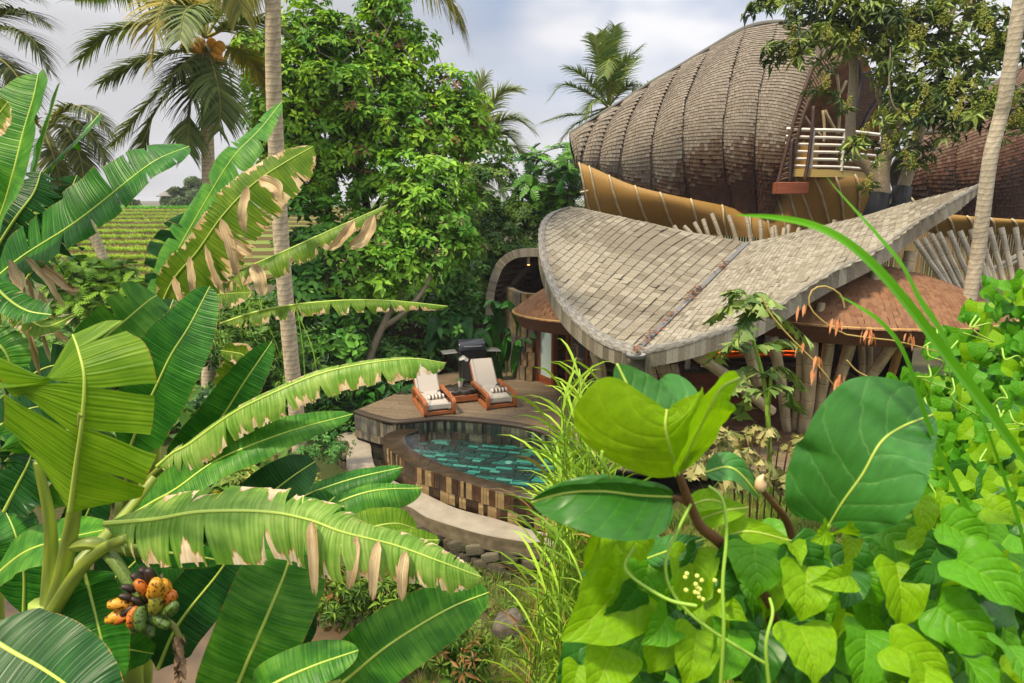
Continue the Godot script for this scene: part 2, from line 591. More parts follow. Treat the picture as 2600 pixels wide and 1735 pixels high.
func make_deck() -> void:
	var deck := Node3D.new()
	deck.name = "pool_deck"
	add_child(deck)
	struct(deck)
	var poly := flat(smooth(v3(DECK_EDGE, 0), 50))
	for p in [[8.5, -12.3], [9.5, -19.9], [1.5, -21.0], [-1.2, -20.4], [-2.3, -19.5], [-2.9, -18.0]]: poly.append(Vector2(p[0], p[1]))
	var d := Vector2(0.965, 0.262)
	var nrm := Vector2(-d.y, d.x)
	var cols := [lin(140, 122, 98), lin(134, 116, 92), lin(146, 128, 102), lin(130, 112, 90), lin(142, 122, 94)]
	var mats := tones(cols, 0.62, M.grain, Vector3(4.0, 0.7, 1), 0.12)
	for q in mats:
		q.uv1_triplanar = true; q.uv1_world_triplanar = true; q.uv1_scale = Vector3(0.5, 1.5, 1.5); q.albedo_texture = M.fine; q.heightmap_texture = M.fine
	var w := 0.115
	var rest := MB.new()
	var made := 0
	for row in range(-190, 20):
		var o := nrm * (row * w)
		var a := -13.2 + fposmod(row * 0.71, 2.2)
		while a < 12.0:
			var b := a + 2.2
			var r := PackedVector2Array([o + d * (a + 0.004), o + d * (b - 0.004), o + d * (b - 0.004) + nrm * (w - 0.009), o + d * (a + 0.004) + nrm * (w - 0.009)])
			for piece in Geometry2D.intersect_polygons(r, poly):
				var ctr := Vector2.ZERO
				for q in piece: ctr += q / piece.size()
				if ctr.x < 2.6 and ctr.y > -19.6 and made < 300:
					var m := MB.new()
					m.prism(piece, -0.045, rr(-0.003, 0.002))
					put(m, "plank", mats[rng.randi() % 5], deck)
					made += 1
				else:
					rest.col = cols[rng.randi() % 5]
					rest.prism(piece, -0.045, rr(-0.003, 0.002))
			a = b
	stuff(put(rest, "planks", M.white, deck))
	var base := MB.new()
	base.prism(poly, -0.12, -0.05)
	put(base, "deck_base", M.dark, deck)
	# the edge that runs round the pool
	var edge := MB.new()
	var rows := [[], [], [], []]
	for k in 51:
		var p := deck_point(k / 50.0)
		var t := (deck_point(minf(1, k / 50.0 + 0.01)) - deck_point(maxf(0, k / 50.0 - 0.01))).normalized()
		var out := t.cross(Vector3.UP)
		if out.z < 0: out = -out
		rows[0].append(p - out * 0.12 + Vector3(0, 0.006, 0)); rows[1].append(p + out * 0.03 + Vector3(0, 0.006, 0)); rows[2].append(p + out * 0.03 + Vector3(0, -0.07, 0)); rows[3].append(p - out * 0.01 + Vector3(0, -0.09, 0))
	edge.grid(rows)
	put(edge, "edge_board", mt(sRGB(70, 56, 40), 0.6, M.fine, Vector3(8, 1, 1)), deck)
	# cladding of upright stone tiles under the deck's left edge
	var grey := [lin(120, 118, 106), lin(96, 94, 82), lin(138, 126, 98), lin(86, 80, 64), lin(150, 140, 118), lin(104, 100, 96)]
	var gm := tones(grey, 0.75, M.blot, Vector3(0.5, 0.7, 1), 0.4)
	var wall := thing("deck_wall", Vector3(-3.3, -0.5, -15.7), "low grey and ochre stone wall of upright tiles below the left corner of the deck", "wall")
	var core := MB.new()
	core.grid([v3([[-3.9, -16.3], [-3.82, -16.12], [-3.3, -15.72], [-2.6, -15.36]], -0.06), v3([[-3.9, -16.3], [-3.82, -16.12], [-3.3, -15.72], [-2.6, -15.36]], -1.2)])
	put(core, "wall_core", M.dark, wall)
	var run := 0.0
	var pts := smooth(v3([[-3.86, -16.10], [-3.3, -15.66], [-2.66, -15.30]], 0), 40)
	var total := 0.0
	for k in 40: total += pts[k].distance_to(pts[k + 1])
	var bx := MB.new()
	bx.box(Transform3D.IDENTITY, Vector3.ONE, 0.03)
	var bm := bx.mesh()
	while run < total - 0.06:
		var tw := [0.07, 0.10, 0.13, 0.10][rng.randi() % 4] as float
		var p := curve(pts, (run + tw / 2) / total)
		var q := curve(pts, (run + tw / 2) / total + 0.02)
		var dir: Vector3 = (q - p).normalized()
		var top := -0.075
		for lay in [[top, -0.47], [-0.475, -0.66]]:
			var hh: float = lay[0] - lay[1] - 0.006
			at_place(bm, Transform3D(Basis(dir * (tw - 0.006), Vector3.UP * hh, dir.cross(Vector3.UP) * rr(0.035, 0.05)), p + Vector3(0, (lay[0] + lay[1]) / 2, 0) ), "tile", gm[rng.randi() % 6], wall)
		run += tw

func make_pool() -> void:
	var pool := thing("swimming_pool", Vector3(-0.5, -1.2, -13.6), "oval infinity pool with turquoise floor tiles and brown striped tile wall", "pool")
	var no := 120
	var outc := smooth(v3(OUT, -0.2), no)
	var inc := smooth(v3(INN, -0.2), no)
	# coping stones, wet
	var made := MB.new()
	var cop := 30
	for s in cop:
		var m := MB.new()
		var rows := [[], [], [], []]
		for k in 5:
			var t := (s + lerpf(0.008, 0.992, k / 4.0)) / cop
			var o := curve(v3(OUT, -0.2), t); var i := curve(v3(INN, -0.2), t)
			var d: Vector3 = (i - o).normalized()
			rows[0].append(o - d * 0.0 + Vector3(0, -0.05, 0)); rows[1].append(o - d * 0.02 + Vector3(0, -0.012, 0)); rows[2].append(i); rows[3].append(i + Vector3(0, -0.07, 0))
		m.grid(rows)
		put(m, "coping_stone", M.wet_stone, pool)
	# wall core
	var core := MB.new()
	var a := []; var b := []; var c := []; var e := []
	for k in no + 1:
		var d2: Vector3 = (inc[k] - outc[k]).normalized()
		a.append(outc[k] + d2 * 0.03 + Vector3(0, -0.04, 0)); b.append(outc[k] + d2 * 0.03 + Vector3(0, -1.1, 0))
		c.append(inc[k] + Vector3(0, -0.03, 0)); e.append(inc[k] + Vector3(0, -1.0, 0))
	core.grid([a, b])
	put(core, "wall_core", M.dark, pool)
	var inner := MB.new()
	inner.grid([c, e])
	put(inner, "inner_wall", mt(sRGB(26, 46, 40), 0.5, M.blot, Vector3(6, 1, 1)), pool)
	# two rows of upright tiles round the outside
	var cols := [lin(84, 56, 34), lin(60, 40, 24), lin(168, 142, 98), lin(98, 72, 44), lin(66, 56, 42), lin(180, 154, 110), lin(50, 34, 22)]
	var gm := tones(cols, 0.35, M.blot, Vector3(0.5, 0.8, 1), 0.3)
	var bx := MB.new()
	bx.box(Transform3D.IDENTITY, Vector3.ONE, 0.02)
	var bm := bx.mesh()
	for lay in [[-0.235, -0.56, 0.085], [-0.565, -0.80, 0.12]]:
		var t := 0.0
		while t < 0.93:
			var p := curve(outc, t)
			var len := (curve(outc, t + 0.004) - p).length() / 0.004
			var tw: float = lay[2] * [0.6, 0.8, 1.0, 1.3, 1.7][rng.randi() % 5]
			var dt := tw / len
			var mid: Vector3 = curve(outc, t + dt / 2)
			var dir: Vector3 = (curve(outc, t + dt) - p).normalized()
			var oo := dir.cross(Vector3.UP)
			var hh: float = lay[0] - lay[1] - 0.006
			var ci := [0, 2, 1, 5, 0, 3, 2, 4, 1, 6, 5][rng.randi() % 11] as int
			at_place(bm, Transform3D(Basis(dir * (tw - 0.005), Vector3.UP * hh, oo * rr(0.04, 0.055)), Vector3(mid.x, (lay[0] + lay[1]) / 2, mid.z)), "wall_tile", gm[ci], pool)
			t += dt
	# the back of the basin below the deck edge
	var back := MB.new()
	var r0 := []; var r1 := []
	for k in 41:
		var p := deck_point(0.2 + 0.66 * k / 40.0)
		r0.append(p + Vector3(0, -0.08, -0.03)); r1.append(p + Vector3(0, -1.1, -0.03))
	back.grid([r0, r1])
	put(back, "back_wall", mt(sRGB(36, 44, 36), 0.5), pool)
	var bt := [lin(60, 66, 52), lin(104, 110, 88), lin(40, 52, 44), lin(86, 84, 62), lin(30, 60, 54)]
	var btm := tones(bt, 0.5, M.blot, Vector3(0.5, 0.8, 1))
	for k in 62:
		var t := 0.2 + 0.64 * k / 62.0
		var p := deck_point(t); var q := deck_point(t + 0.64 / 62.0)
		var dir := (q - p)
		for lay in [[-0.09, -0.36], [-0.365, -0.62]]:
			if rng.randf() < 0.2: continue
			at_place(bm, Transform3D(Basis(dir * 0.94, Vector3.UP * (lay[0] - lay[1] - 0.006), dir.cross(Vector3.UP).normalized() * 0.03), (p + q) / 2 + Vector3(0, (lay[0] + lay[1]) / 2, 0)), "back_tile", btm[rng.randi() % 5], pool)
	# floor: long tiles in two families of tone
	var floor_poly := PackedVector2Array()
	for k in 61: 
		var p := curve(v3(INN, 0), k / 60.0)
		floor_poly.append(Vector2(p.x, p.z))
	for k in 41:
		var p := deck_point(0.80 - 0.48 * k / 40.0)
		floor_poly.append(Vector2(p.x, p.z))
	floor_poly = Geometry2D.convex_hull(floor_poly)
	floor_poly.resize(floor_poly.size() - 1)
	var ft := [lin(10, 58, 54), lin(12, 70, 64), lin(16, 48, 44), lin(52, 150, 136), lin(72, 168, 150), lin(34, 118, 108)]
	var ftm := tones(ft, 0.5, M.fine, Vector3(1, 1, 1))
	var d := Vector2(0.965, 0.262); var nn := Vector2(-d.y, d.x)
	var w := 0.118
	var sub := MB.new()
	sub.col = lin(12, 50, 48)
	sub.prism(floor_poly, -0.7, -0.57)
	put(sub, "pool_floor", M.white, pool)
	for row in range(-150, -90):
		var al := -7.0 + rng.randf() * 0.4
		while al < 2.0:
			var tl := rr(0.2, 0.52)
			var ctr := nn * (row * w + w / 2) + d * (al + tl / 2)
			if Geometry2D.is_point_in_polygon(ctr, floor_poly) and ctr.x < 1.1:
				var ci := rng.randi() % 3 if rng.randf() < 0.66 else 3 + rng.randi() % 3
				at_place(bm, Transform3D(Basis(Vector3(d.x, 0, d.y) * (tl - 0.012), Vector3.UP * 0.02, Vector3(nn.x, 0, nn.y) * (w - 0.008)), Vector3(ctr.x, -0.56 + rr(0, 0.004), ctr.y)), "floor_tile", ftm[ci], pool)
			al += tl
	var drain := MB.new()
	drain.lathe(sight(1292, 1173, 14.1) * Vector3(1, 0, 1) + Vector3(0, -0.54, 0), [Vector2(0.0, 0.012), Vector2(0.07, 0.012), Vector2(0.08, 0.0), Vector2(0.08, -0.02)], 20)
	put(drain, "drain_cover", mt(sRGB(92, 150, 138), 0.5), pool)
	# water, brim full
	var wm := mt(Color(1, 1, 1, 0.0), 0.015)
	wm.transparency = BaseMaterial3D.TRANSPARENCY_ALPHA
	wm.vertex_color_use_as_albedo = false
	wm.uv1_triplanar = true; wm.uv1_world_triplanar = true
	wm.uv1_scale = Vector3.ONE * 0.9
	wm.heightmap_enabled = true; wm.heightmap_texture = noise_tex(0.02, 0.0, 1.0, 21, 3, 512); wm.heightmap_scale = 0.35
	M.water = wm
	var wat := MB.new()
	var wp := PackedVector2Array()
	for k in 61:
		var p := curve(v3(INN, 0), k / 60.0); var q := curve(v3(OUT, 0), k / 60.0)
		p = p.lerp(q, 0.12)
		wp.append(Vector2(p.x, p.z))
	for k in 41:
		var p := deck_point(0.80 - 0.48 * k / 40.0)
		wp.append(Vector2(p.x, p.z))
	wp = Geometry2D.convex_hull(wp)
	wp.resize(wp.size() - 1)
	var tr := Geometry2D.triangulate_polygon(wp)
	for p in wp: wat.vert(Vector3(p.x, -0.194, p.y), p)
	for k in range(0, tr.size(), 3): wat.tri(tr[k], tr[k + 1], tr[k + 2])
	put(flip_up(wat), "water", wm, pool)

func flip_up(m: MB) -> MB:   # a flat sheet whose faces all look up
	for k in range(0, m.ix.size(), 3):
		var n := (m.v[m.ix[k + 2]] - m.v[m.ix[k]]).cross(m.v[m.ix[k + 1]] - m.v[m.ix[k]])
		if n.y < 0:
			var t := m.ix[k + 1]; m.ix[k + 1] = m.ix[k + 2]; m.ix[k + 2] = t
	return m

const LEDGE_OUT := [[-4.35, -16.6], [-4.42, -16.3], [-4.0, -15.95], [-3.86, -15.1], [-3.62, -14.2], [-3.1, -13.35], [-2.5, -12.8], [-1.99, -12.42], [-1.62, -12.0], [-1.06, -11.62], [-0.5, -11.3], [0.2, -11.05], [1.2, -10.7], [2.6, -10.6]]
const LEDGE_IN := [[-3.9, -16.7], [-3.82, -16.5], [-3.45, -15.82], [-3.25, -15.05], [-3.0, -14.31], [-2.5, -13.62], [-2.2, -13.35], [-1.88, -13.08], [-1.4, -12.6], [-0.99, -12.24], [-0.3, -11.85], [0.5, -11.35], [1.4, -11.15], [2.6, -11.2]]

func make_ledge() -> void:
	var n := 90
	var o := smooth(v3(LEDGE_OUT, -0.75), n)
	var i := smooth(v3(LEDGE_IN, -0.75), n)
	var led := thing("catch_basin_ledge", Vector3(-2.0, -1.6, -12.6), "pale curving concrete ledge round the pool on a rough stone footing", "ledge")
	var rows := [[], [], [], [], [], []]
	for k in n + 1:
		var d: Vector3 = (i[k] - o[k]).normalized()
		rows[0].append(o[k] + d * 0.05 + Vector3(0, -0.36, 0)); rows[1].append(o[k] + Vector3(0, -0.05, 0)); rows[2].append(o[k] + d * 0.025)
		rows[3].append(i[k] - d * 0.02); rows[4].append(i[k] + Vector3(0, -0.03, 0)); rows[5].append(i[k] + Vector3(0, -0.5, 0))
	var m := MB.new()
	m.grid([rows[1], rows[2], rows[3], rows[4], rows[5]])
	put(m, "ledge_top", M.concrete, led)
	var sd := MB.new()
	sd.grid([rows[0], rows[1]])
	put(sd, "ledge_side", M.concrete_side, led)
	var foot := MB.new()
	var f0 := []; var f1 := []
	for k in n + 1:
		var d: Vector3 = (i[k] - o[k]).normalized()
		f0.append(o[k] + d * 0.10 + Vector3(0, -0.34, 0)); f1.append(o[k] + d * 0.02 + Vector3(0, -2.2, 0))
	foot.grid([f0, f1])
	put(foot, "footing", mt(sRGB(58, 50, 38), 0.95, M.blot, Vector3.ONE, true, 2.0), led)
	var cols := [lin(110, 102, 84), lin(84, 78, 64), lin(132, 124, 104), lin(70, 66, 50), lin(98, 84, 60), lin(76, 80, 48)]
	var mats := tones(cols, 0.92, M.blot, Vector3(1, 1, 1), 2.0)
	for q in mats: q.uv1_triplanar = true; q.uv1_scale = Vector3.ONE * 2.0
	var st := [stone_mesh(1), stone_mesh(2), stone_mesh(3)]
	for row in 5:
		var t := 0.02 * rng.randf()
		while t < 0.9:
			var k := int(t * n)
			var d: Vector3 = (i[k] - o[k]).normalized()
			var sz := rr(0.16, 0.4)
			var p: Vector3 = curve(o, t) + d * 0.06 + Vector3(0, -0.45 - row * 0.2 + rr(-0.05, 0.05), 0)
			if p.y > -2.3:
				at_place(st[rng.randi() % 3], Transform3D(Basis(Vector3.UP, atan2(d.x, d.z)) .rotated(d, rr(-0.4, 0.4)) * Basis.from_scale(Vector3(sz, rr(0.16, 0.26), 0.16)), p), "stone", mats[rng.randi() % 6], led)
			t += sz * 0.92 / 9.6
	# dark water that stands in the trough between ledge and pool, and its step at the deck
	var w := MB.new()
	w.grid([i.map(func(p): return Vector3(p.x, -0.86, p.z)), smooth(v3([[-2.6, -15.9], [-2.7, -15.4], [-2.8, -14.95], [-2.72, -14.3], [-2.0, -13.25], [-1.5, -12.8], [-0.95, -12.4], [-0.2, -11.92], [0.5, -11.5], [1.9, -11.6]], -0.86), n)])
	put(flip_up(w), "trough_water", mt(sRGB(44, 46, 36), 0.06, M.blot, Vector3.ONE * 0.5, true), led)
	var s := MB.new()
	s.prism(PackedVector2Array([Vector2(-3.8, -16.46), Vector2(-3.3, -16.0), Vector2(-2.7, -15.6), Vector2(-2.7, -15.38), Vector2(-3.35, -15.78), Vector2(-3.72, -16.2)]), -1.0, -0.66)
	put(s, "step", M.concrete_side, led)

func stone_mesh(sd: int) -> ArrayMesh:
	var n := FastNoiseLite.new()
	n.seed = sd; n.frequency = 0.9
	var m := MB.new()
	var rows := []
	for r in 6:
		var row := []
		for k in 8:
			var a := TAU * k / 7.0 if k < 7 else 0.0
			var b := -PI / 2 + PI * r / 5.0
			var d := Vector3(cos(a) * cos(b), sin(b), sin(a) * cos(b))
			var q := Vector3(signf(d.x) * pow(absf(d.x), 0.45), signf(d.y) * pow(absf(d.y), 0.45), signf(d.z) * pow(absf(d.z), 0.7)) * 0.52
			row.append(q * (1.0 + 0.35 * n.get_noise_3d(d.x * 1.5, d.y * 1.5, d.z * 1.5)))
		rows.append(row)
	m.grid(rows)
	return m.mesh()

# ---------------------------------------------------------------- roofs of shingles
func shingle_box() -> ArrayMesh:
	# a shingle: x across, y down the slope (butt end at -y), z out
	var m := MB.new()
	m.box(Transform3D.IDENTITY, Vector3.ONE)
	return m.mesh()

func shingle_at(p: Vector3, along: Vector3, down: Vector3, w: float, l: float, th: float, lift: float) -> Transform3D:
	var x := along.normalized()
	var n := x.cross(down).normalized()
	var y := -n.cross(x).normalized()          # points up the slope
	if y.dot(down) > 0: y = -y
	n = x.cross(y)
	y = (y - n * lift).normalized()
	n = x.cross(y).normalized()
	return Transform3D(Basis(x * w, y * l, n * th), p)

func make_lower_villa() -> void:
	var villa := thing("pool_villa", Vector3(4.5, 0, -16.0), "low villa with swooping two winged grey shingle roof beside the pool deck", "villa")
	var cl := [lin(158, 149, 129), lin(150, 141, 121), lin(168, 160, 140), lin(136, 127, 108), lin(154, 147, 130), lin(178, 171, 153)]
	var grain = M.grain
	var mats := tones(cl, 0.92, grain, Vector3(3.5, 0.35, 1), 0.25)
	var rest := mt(Color.WHITE, 0.92, grain, Vector3(3.5, 0.35, 1), false, 0.25)
	M.shingle_rest = rest
	var box := shingle_box()
	# edges of the two wings, from the spout at the front (s = 0) outwards
	var vb := sight(1900, 618, 17.0)
	var tip := sight(1612, 900, 11.8)
	var lf := path([[1612, 900, 11.8], [1532, 871, 12.4], [1478, 832, 12.9], [1432, 785, 13.5], [1399, 732, 14.1], [1376, 666, 14.8], [1369, 613, 15.4], [1375, 572, 16.0], [1400, 545, 16.6], [1447, 531, 17.0]])
	var lb := path([[1900, 618, 17.0], [1830, 604, 17.1], [1764, 593, 17.2], [1664, 571, 17.3], [1600, 557, 17.3], [1548, 546, 17.3], [1515, 539, 17.25], [1488, 533, 17.2], [1465, 531, 17.1], [1447, 531, 17.0]])
	var rf := path([[1612, 900, 11.8], [1731, 875, 12.0], [1830, 845, 12.25], [1896, 822, 12.45], [1959, 792, 12.7], [2087, 710, 13.3], [2233, 635, 14.0], [2328, 568, 14.7], [2430, 505, 15.2], [2492, 470, 15.5]])
	var rb := path([[1900, 618, 17.0], [1950, 607, 17.0], [2003, 595, 17.0], [2060, 581, 17.0], [2118, 567, 17.0], [2200, 548, 16.9], [2271, 526, 16.7], [2350, 505, 16.4], [2424, 487, 16.0], [2492, 470, 15.5]])
	var lists := []
	for wing in [[lf, lb, 1.0], [rf, rb, -1.0]]:
		var F: Array = wing[0]
		var B: Array = wing[1]
		var surf := func(s: float, t: float) -> Vector3:
			var a := curve(F, s); var b := curve(B, s)
			var p := a.lerp(b, t)
			var reach := a.distance_to(b)
			p.y += sin(PI * pow(t, 1.5)) * reach * 0.035 * smoothstep(0.0, 0.25, s)   # the back rolls over
			p.y -= 0.16 * sin(PI * s) * sin(PI * t) * 0.5
			return p
		var skin := []
		var under := []
		for r in 25:
			var a := []; var b := []
			for k in 21:
				var q: Vector3 = surf.call(r / 24.0, k / 20.0)
				a.append(q - Vector3(0, 0.03, 0)); b.append(q - Vector3(0, 0.22, 0))
			skin.append(a); under.append(b)
		var m := MB.new(); m.grid(skin)
		put(m, "roof_deck", M.dark, villa)
		var u := MB.new(); u.grid(under)
		put(u, "soffit", mt(sRGB(92, 70, 48), 0.8, grain, Vector3(20, 2, 1)), villa)
		# courses run along the valley and step up towards the outer edge
		var total := 0.0
		for k in 40: total += (surf.call(k / 40.0, 0.5) as Vector3).distance_to(surf.call((k + 1) / 40.0, 0.5))
		var rows := int(total / 0.145)
		for r in rows:
			var s := (r + 0.5) / rows
			var a := curve(F, s); var b := curve(B, s)
			var len := a.distance_to(b)
			var t := rr(-0.1, 0.0) / maxf(len, 0.2)
			while t < 1.0:
				var w := rr(0.12, 0.24)
				var dt := w / maxf(len, 0.2)
				var t0 := maxf(t, minf(0.4, 0.10 / len)); var t1 := minf(t + dt, 1.0)
				if (t1 - t0) * len > 0.03:
					var tm := (t0 + t1) / 2
					var p: Vector3 = surf.call(s, tm)
					var al: Vector3 = surf.call(s, minf(1, tm + 0.03)) - surf.call(s, maxf(0, tm - 0.03))
					var dn: Vector3 = surf.call(maxf(0, s - 0.02), tm) - surf.call(minf(1, s + 0.02), tm)
					var step := (surf.call(maxf(0, s - 0.5 / rows), tm) as Vector3).distance_to(surf.call(minf(1, s + 0.5 / rows), tm))
					var x := shingle_at(p + Vector3(0, 0.004 + rr(0, 0.008), 0), al, dn, (t1 - t0) * len - 0.006, maxf(step, 0.1) * 1.45, 0.016, 0.10 + rr(-0.02, 0.03) + (rr(0.05, 0.16) if rng.randf() < 0.05 else 0.0))
					var ci := [0, 1, 0, 4, 2, 1, 3][rng.randi() % 7] as int
					var patch := fast.get_noise_3d(p.x * 16.0, p.y * 16.0, p.z * 16.0) + rr(-0.15, 0.15)
					if patch > 0.28: ci = 2
					elif patch < -0.26: ci = 3
					if wing[2] < 0 and rng.randf() < 0.7: ci = [2, 5, 0][rng.randi() % 3]
					if wing[2] < 0 and s > 0.72 and rng.randf() < (s - 0.6) * 2.2: ci = 3
					lists.append([x, ci, seen_size(p, w * 0.17)])
				t += dt
		# fascia: a curving row of upright boards under the front edge
		var fl := 0.0
		var pts := smooth(F, 160)
		for k in 160: fl += pts[k].distance_to(pts[k + 1])
		var fc := [lin(150, 142, 122), lin(132, 122, 102), lin(164, 156, 138), lin(118, 110, 92)]
		if wing[2] < 0: fc = [lin(176, 168, 148), lin(160, 150, 130), lin(188, 182, 164), lin(146, 138, 120)]
		var fm := tones(fc, 0.9, grain, Vector3(3, 0.5, 1), 0.2)
		var cnt := int(fl / 0.14)
		for k in cnt:
			var t := (k + 0.5) / cnt
			var p := curve(F, t)
			var dir: Vector3 = (curve(F, minf(1, t + 0.01)) - curve(F, maxf(0, t - 0.01)))
			var run := Vector3(dir.x, 0, dir.z)
			var w := dir.length() / 0.02 / cnt if t > 0.01 and t < 0.99 else 0.14
			var h := lerpf(0.30, 0.36, sin(t * PI)) * (1.0 if t < 0.9 else lerpf(1.0, 0.5, (t - 0.9) * 10))
			var nn := run.normalized().cross(Vector3.UP)
			at_place(box, Transform3D(Basis(dir.normalized() * maxf(0.03, w - 0.004), Vector3.UP * h, nn * rr(0.03, 0.038)), p + Vector3(0, -h / 2 + 0.02, 0) - nn * 0.0), "fascia_board", fm[rng.randi() % 4], villa)
		# flashing along the edge
		var rows2 := [[], [], [], []]
		for k in 61:
			var t := k / 60.0
			var p := curve(F, t)
			var q: Vector3 = surf.call(t, clampf(0.22 / maxf(0.3, curve(F, t).distance_to(curve(B, t))), 0.0, 0.5))
			var out := (p - q); out.y = 0; out = out.normalized()
			var wide := 0.1 if wing[2] < 0 and t > 0.0 else 0.7
			rows2[0].append(p + out * 0.035 + Vector3(0, -0.03, 0)); rows2[1].append(p + out * 0.03 + Vector3(0, 0.045, 0)); rows2[2].append(p.lerp(q, 0.3 + 0.2 * wide) + Vector3(0, 0.07, 0)); rows2[3].append(p.lerp(q, 0.62 + 0.5 * wide) + Vector3(0, 0.05, 0))
		var fsh := MB.new(); fsh.grid(rows2)
		put(fsh, "edge_flashing", mt(sRGB(150, 146, 136), 0.75, M.blot, Vector3(9, 1, 1), false, 0.4), villa)
	pieces(lists, "shingle", "shingles", box, cl, mats, rest, villa)
	# valley gutter with its spout
	var g := [[], [], []]
	for k in 31:
		var t := k / 30.0
		var p := tip.lerp(vb, t)
		var s := Vector3(0.78, 0, 0.62) * 0.055
		g[0].append(p - s + Vector3(0, 0.05, 0)); g[1].append(p + Vector3(0, 0.03, 0)); g[2].append(p + s + Vector3(0, 0.05, 0))
	var gm := MB.new(); gm.grid(g)
	put(gm, "valley_gutter", mt(sRGB(128, 130, 132), 0.6, M.blot, Vector3(1, 6, 1)), villa)
	var sp := MB.new()
	sp.lathe(tip + Vector3(0, -0.04, 0.10), [Vector2(0.0, 0.0), Vector2(0.15, 0.0), Vector2(0.18, 0.07), Vector2(0.165, 0.07), Vector2(0.14, 0.02), Vector2(0.0, 0.015)], 20)
	put(sp, "spout", mt(sRGB(140, 142, 144), 0.55), villa)
	for k in [-1, 1]:
		var bb := MB.new()
		bb.box(Transform3D(Basis.IDENTITY, tip + Vector3(0.2 * k, -0.15, 0.05)), Vector3(0.07, 0.42, 0.16), 0.01)
		put(bb, "spout_bracket", mt(sRGB(140, 132, 112), 0.9, grain), villa)
	# dead leaves lying in the valley
	var lv := Many.new()
	for k in 150:
		var t := [0.03, 0.12, 0.25, 0.42, 0.47, 0.68, 0.73][rng.randi() % 7] + rr(-0.04, 0.04) as float
		var p := tip.lerp(vb, clampf(t, 0, 1)) + Vector3(rr(-0.09, 0.09), 0.06 + rr(0, 0.03), rr(-0.09, 0.09))
		lv.add(Transform3D(facing(Vector3(rr(-.6, .6), 1, rr(-.6, .6)), rr(0, TAU)).scaled(Vector3.ONE * rr(0.07, 0.12)), p), lin(150, 84, 48).lerp(lin(120, 90, 60), rng.randf()))
	tag(stuff(scatter(lv, leaf_flat(), "dead_leaves", M.foliage)), "brown dead leaves lying in the valley gutter of the big roof", "dead leaves")
	make_pods(villa, box)
	make_interior(villa)

func leaf_flat() -> ArrayMesh:
	var m := MB.new()
	var a := m.vert(Vector3(0, 0, -0.5)); var b := m.vert(Vector3(0.22, 0.1, 0)); var c := m.vert(Vector3(0, 0, 0)); var d := m.vert(Vector3(-0.22, 0.1, 0)); var e := m.vert(Vector3(0, 0.08, 0.5))
	m.tri(a, b, c); m.tri(a, c, d); m.tri(c, b, e); m.tri(d, c, e)
	return m.mesh()

# low domes of brown shingles under the big roof, their rims and curved aprons
func make_pods(villa: Node3D, box: Mesh) -> void:
	var cl := [lin(150, 106, 70), lin(142, 98, 64), lin(158, 114, 78), lin(134, 90, 58), lin(154, 112, 78), lin(146, 102, 70)]
	var mats := tones(cl, 0.8, M.grain, Vector3(3, 0.4, 1), 0.2)
	# centre, radii, rim height, rise, apron height, arc from, arc to
	var lists := []
	for pod in [[Vector3(2.05, 2.36, -16.9), 2.02, 1.72, 0.95, 0.34, 1.35, 3.6], [Vector3(8.0, 2.62, -15.45), 3.1, 2.45, 1.0, 0.40, 0.1, 3.3]]:
		var c: Vector3 = pod[0]
		var rx: float = pod[1]; var rz: float = pod[2]; var rise: float = pod[3]
		var surf := func(a: float, r: float) -> Vector3:
			return c + Vector3(cos(a) * rx * r, rise * (1.0 - pow(r, 1.7)), sin(a) * rz * r)
		var rows := []
		for k in 9:
			var row := []
			for j in 41: row.append((surf.call(TAU * j / 40.0, k / 8.0) as Vector3) - Vector3(0, 0.03, 0))
			rows.append(row)
		var m := MB.new(); m.grid(rows)
		put(m, "pod_deck", M.dark, villa)
		var courses := int(rx / 0.10)
		for k in courses:
			var r := 1.0 - (k + 0.2) / courses
			var n := int(TAU * r * rx / 0.115)
			for j in n:
				var a := TAU * (j + (k % 2) * 0.5 + rr(-0.1, 0.1)) / n
				if fposmod(a, TAU) < pod[5] - 0.4 or fposmod(a, TAU) > pod[6] + 0.5:
					if k > 5: continue
				var p: Vector3 = surf.call(a, r)
				var al: Vector3 = surf.call(a + 0.02, r) - surf.call(a - 0.02, r)
				var dn: Vector3 = surf.call(a, r + 0.02) - surf.call(a, maxf(0, r - 0.02))
				lists.append([shingle_at(p + Vector3(0, rr(0.002, 0.012), 0), al, dn, 0.112 * rr(0.85, 1.0), 0.16, 0.012, 0.06 + rr(-0.02, 0.03)), rng.randi() % 6, seen_size(p, 0.02)])
		var rim := []
		for j in 49:
			var a := lerpf(pod[5] - 1.3, pod[6] + 1.2, j / 48.0)
			rim.append((surf.call(a, 1.0) as Vector3) + Vector3(0, -0.01, 0))
		var t := MB.new(); t.tube(rim, [0.028], 7)
		put(t, "rim", M.bamboo_gold, villa)
		var ap := [[], [], []]
		for j in 49:
			var a := lerpf(pod[5] - 1.3, pod[6] + 1.2, j / 48.0)
			var q: Vector3 = surf.call(a, 1.0)
			ap[0].append(q + Vector3(0, -0.03, 0)); ap[1].append((q - c) * Vector3(0.97, 1, 0.97) + c + Vector3(0, -pod[4] * 0.6, 0)); ap[2].append((q - c) * Vector3(0.92, 1, 0.92) + c + Vector3(0, -pod[4], 0))
		var am := MB.new(); am.grid(ap, 60.0, 1.0)
		put(am, "apron", mt(sRGB(112, 66, 38), 0.7, M.grain, Vector3(2.0, 0.3, 1), false, 0.6), villa)
	pieces(lists, "pod_shingle", "pod_shingles", box, cl, mats, M.shingle_rest, villa)

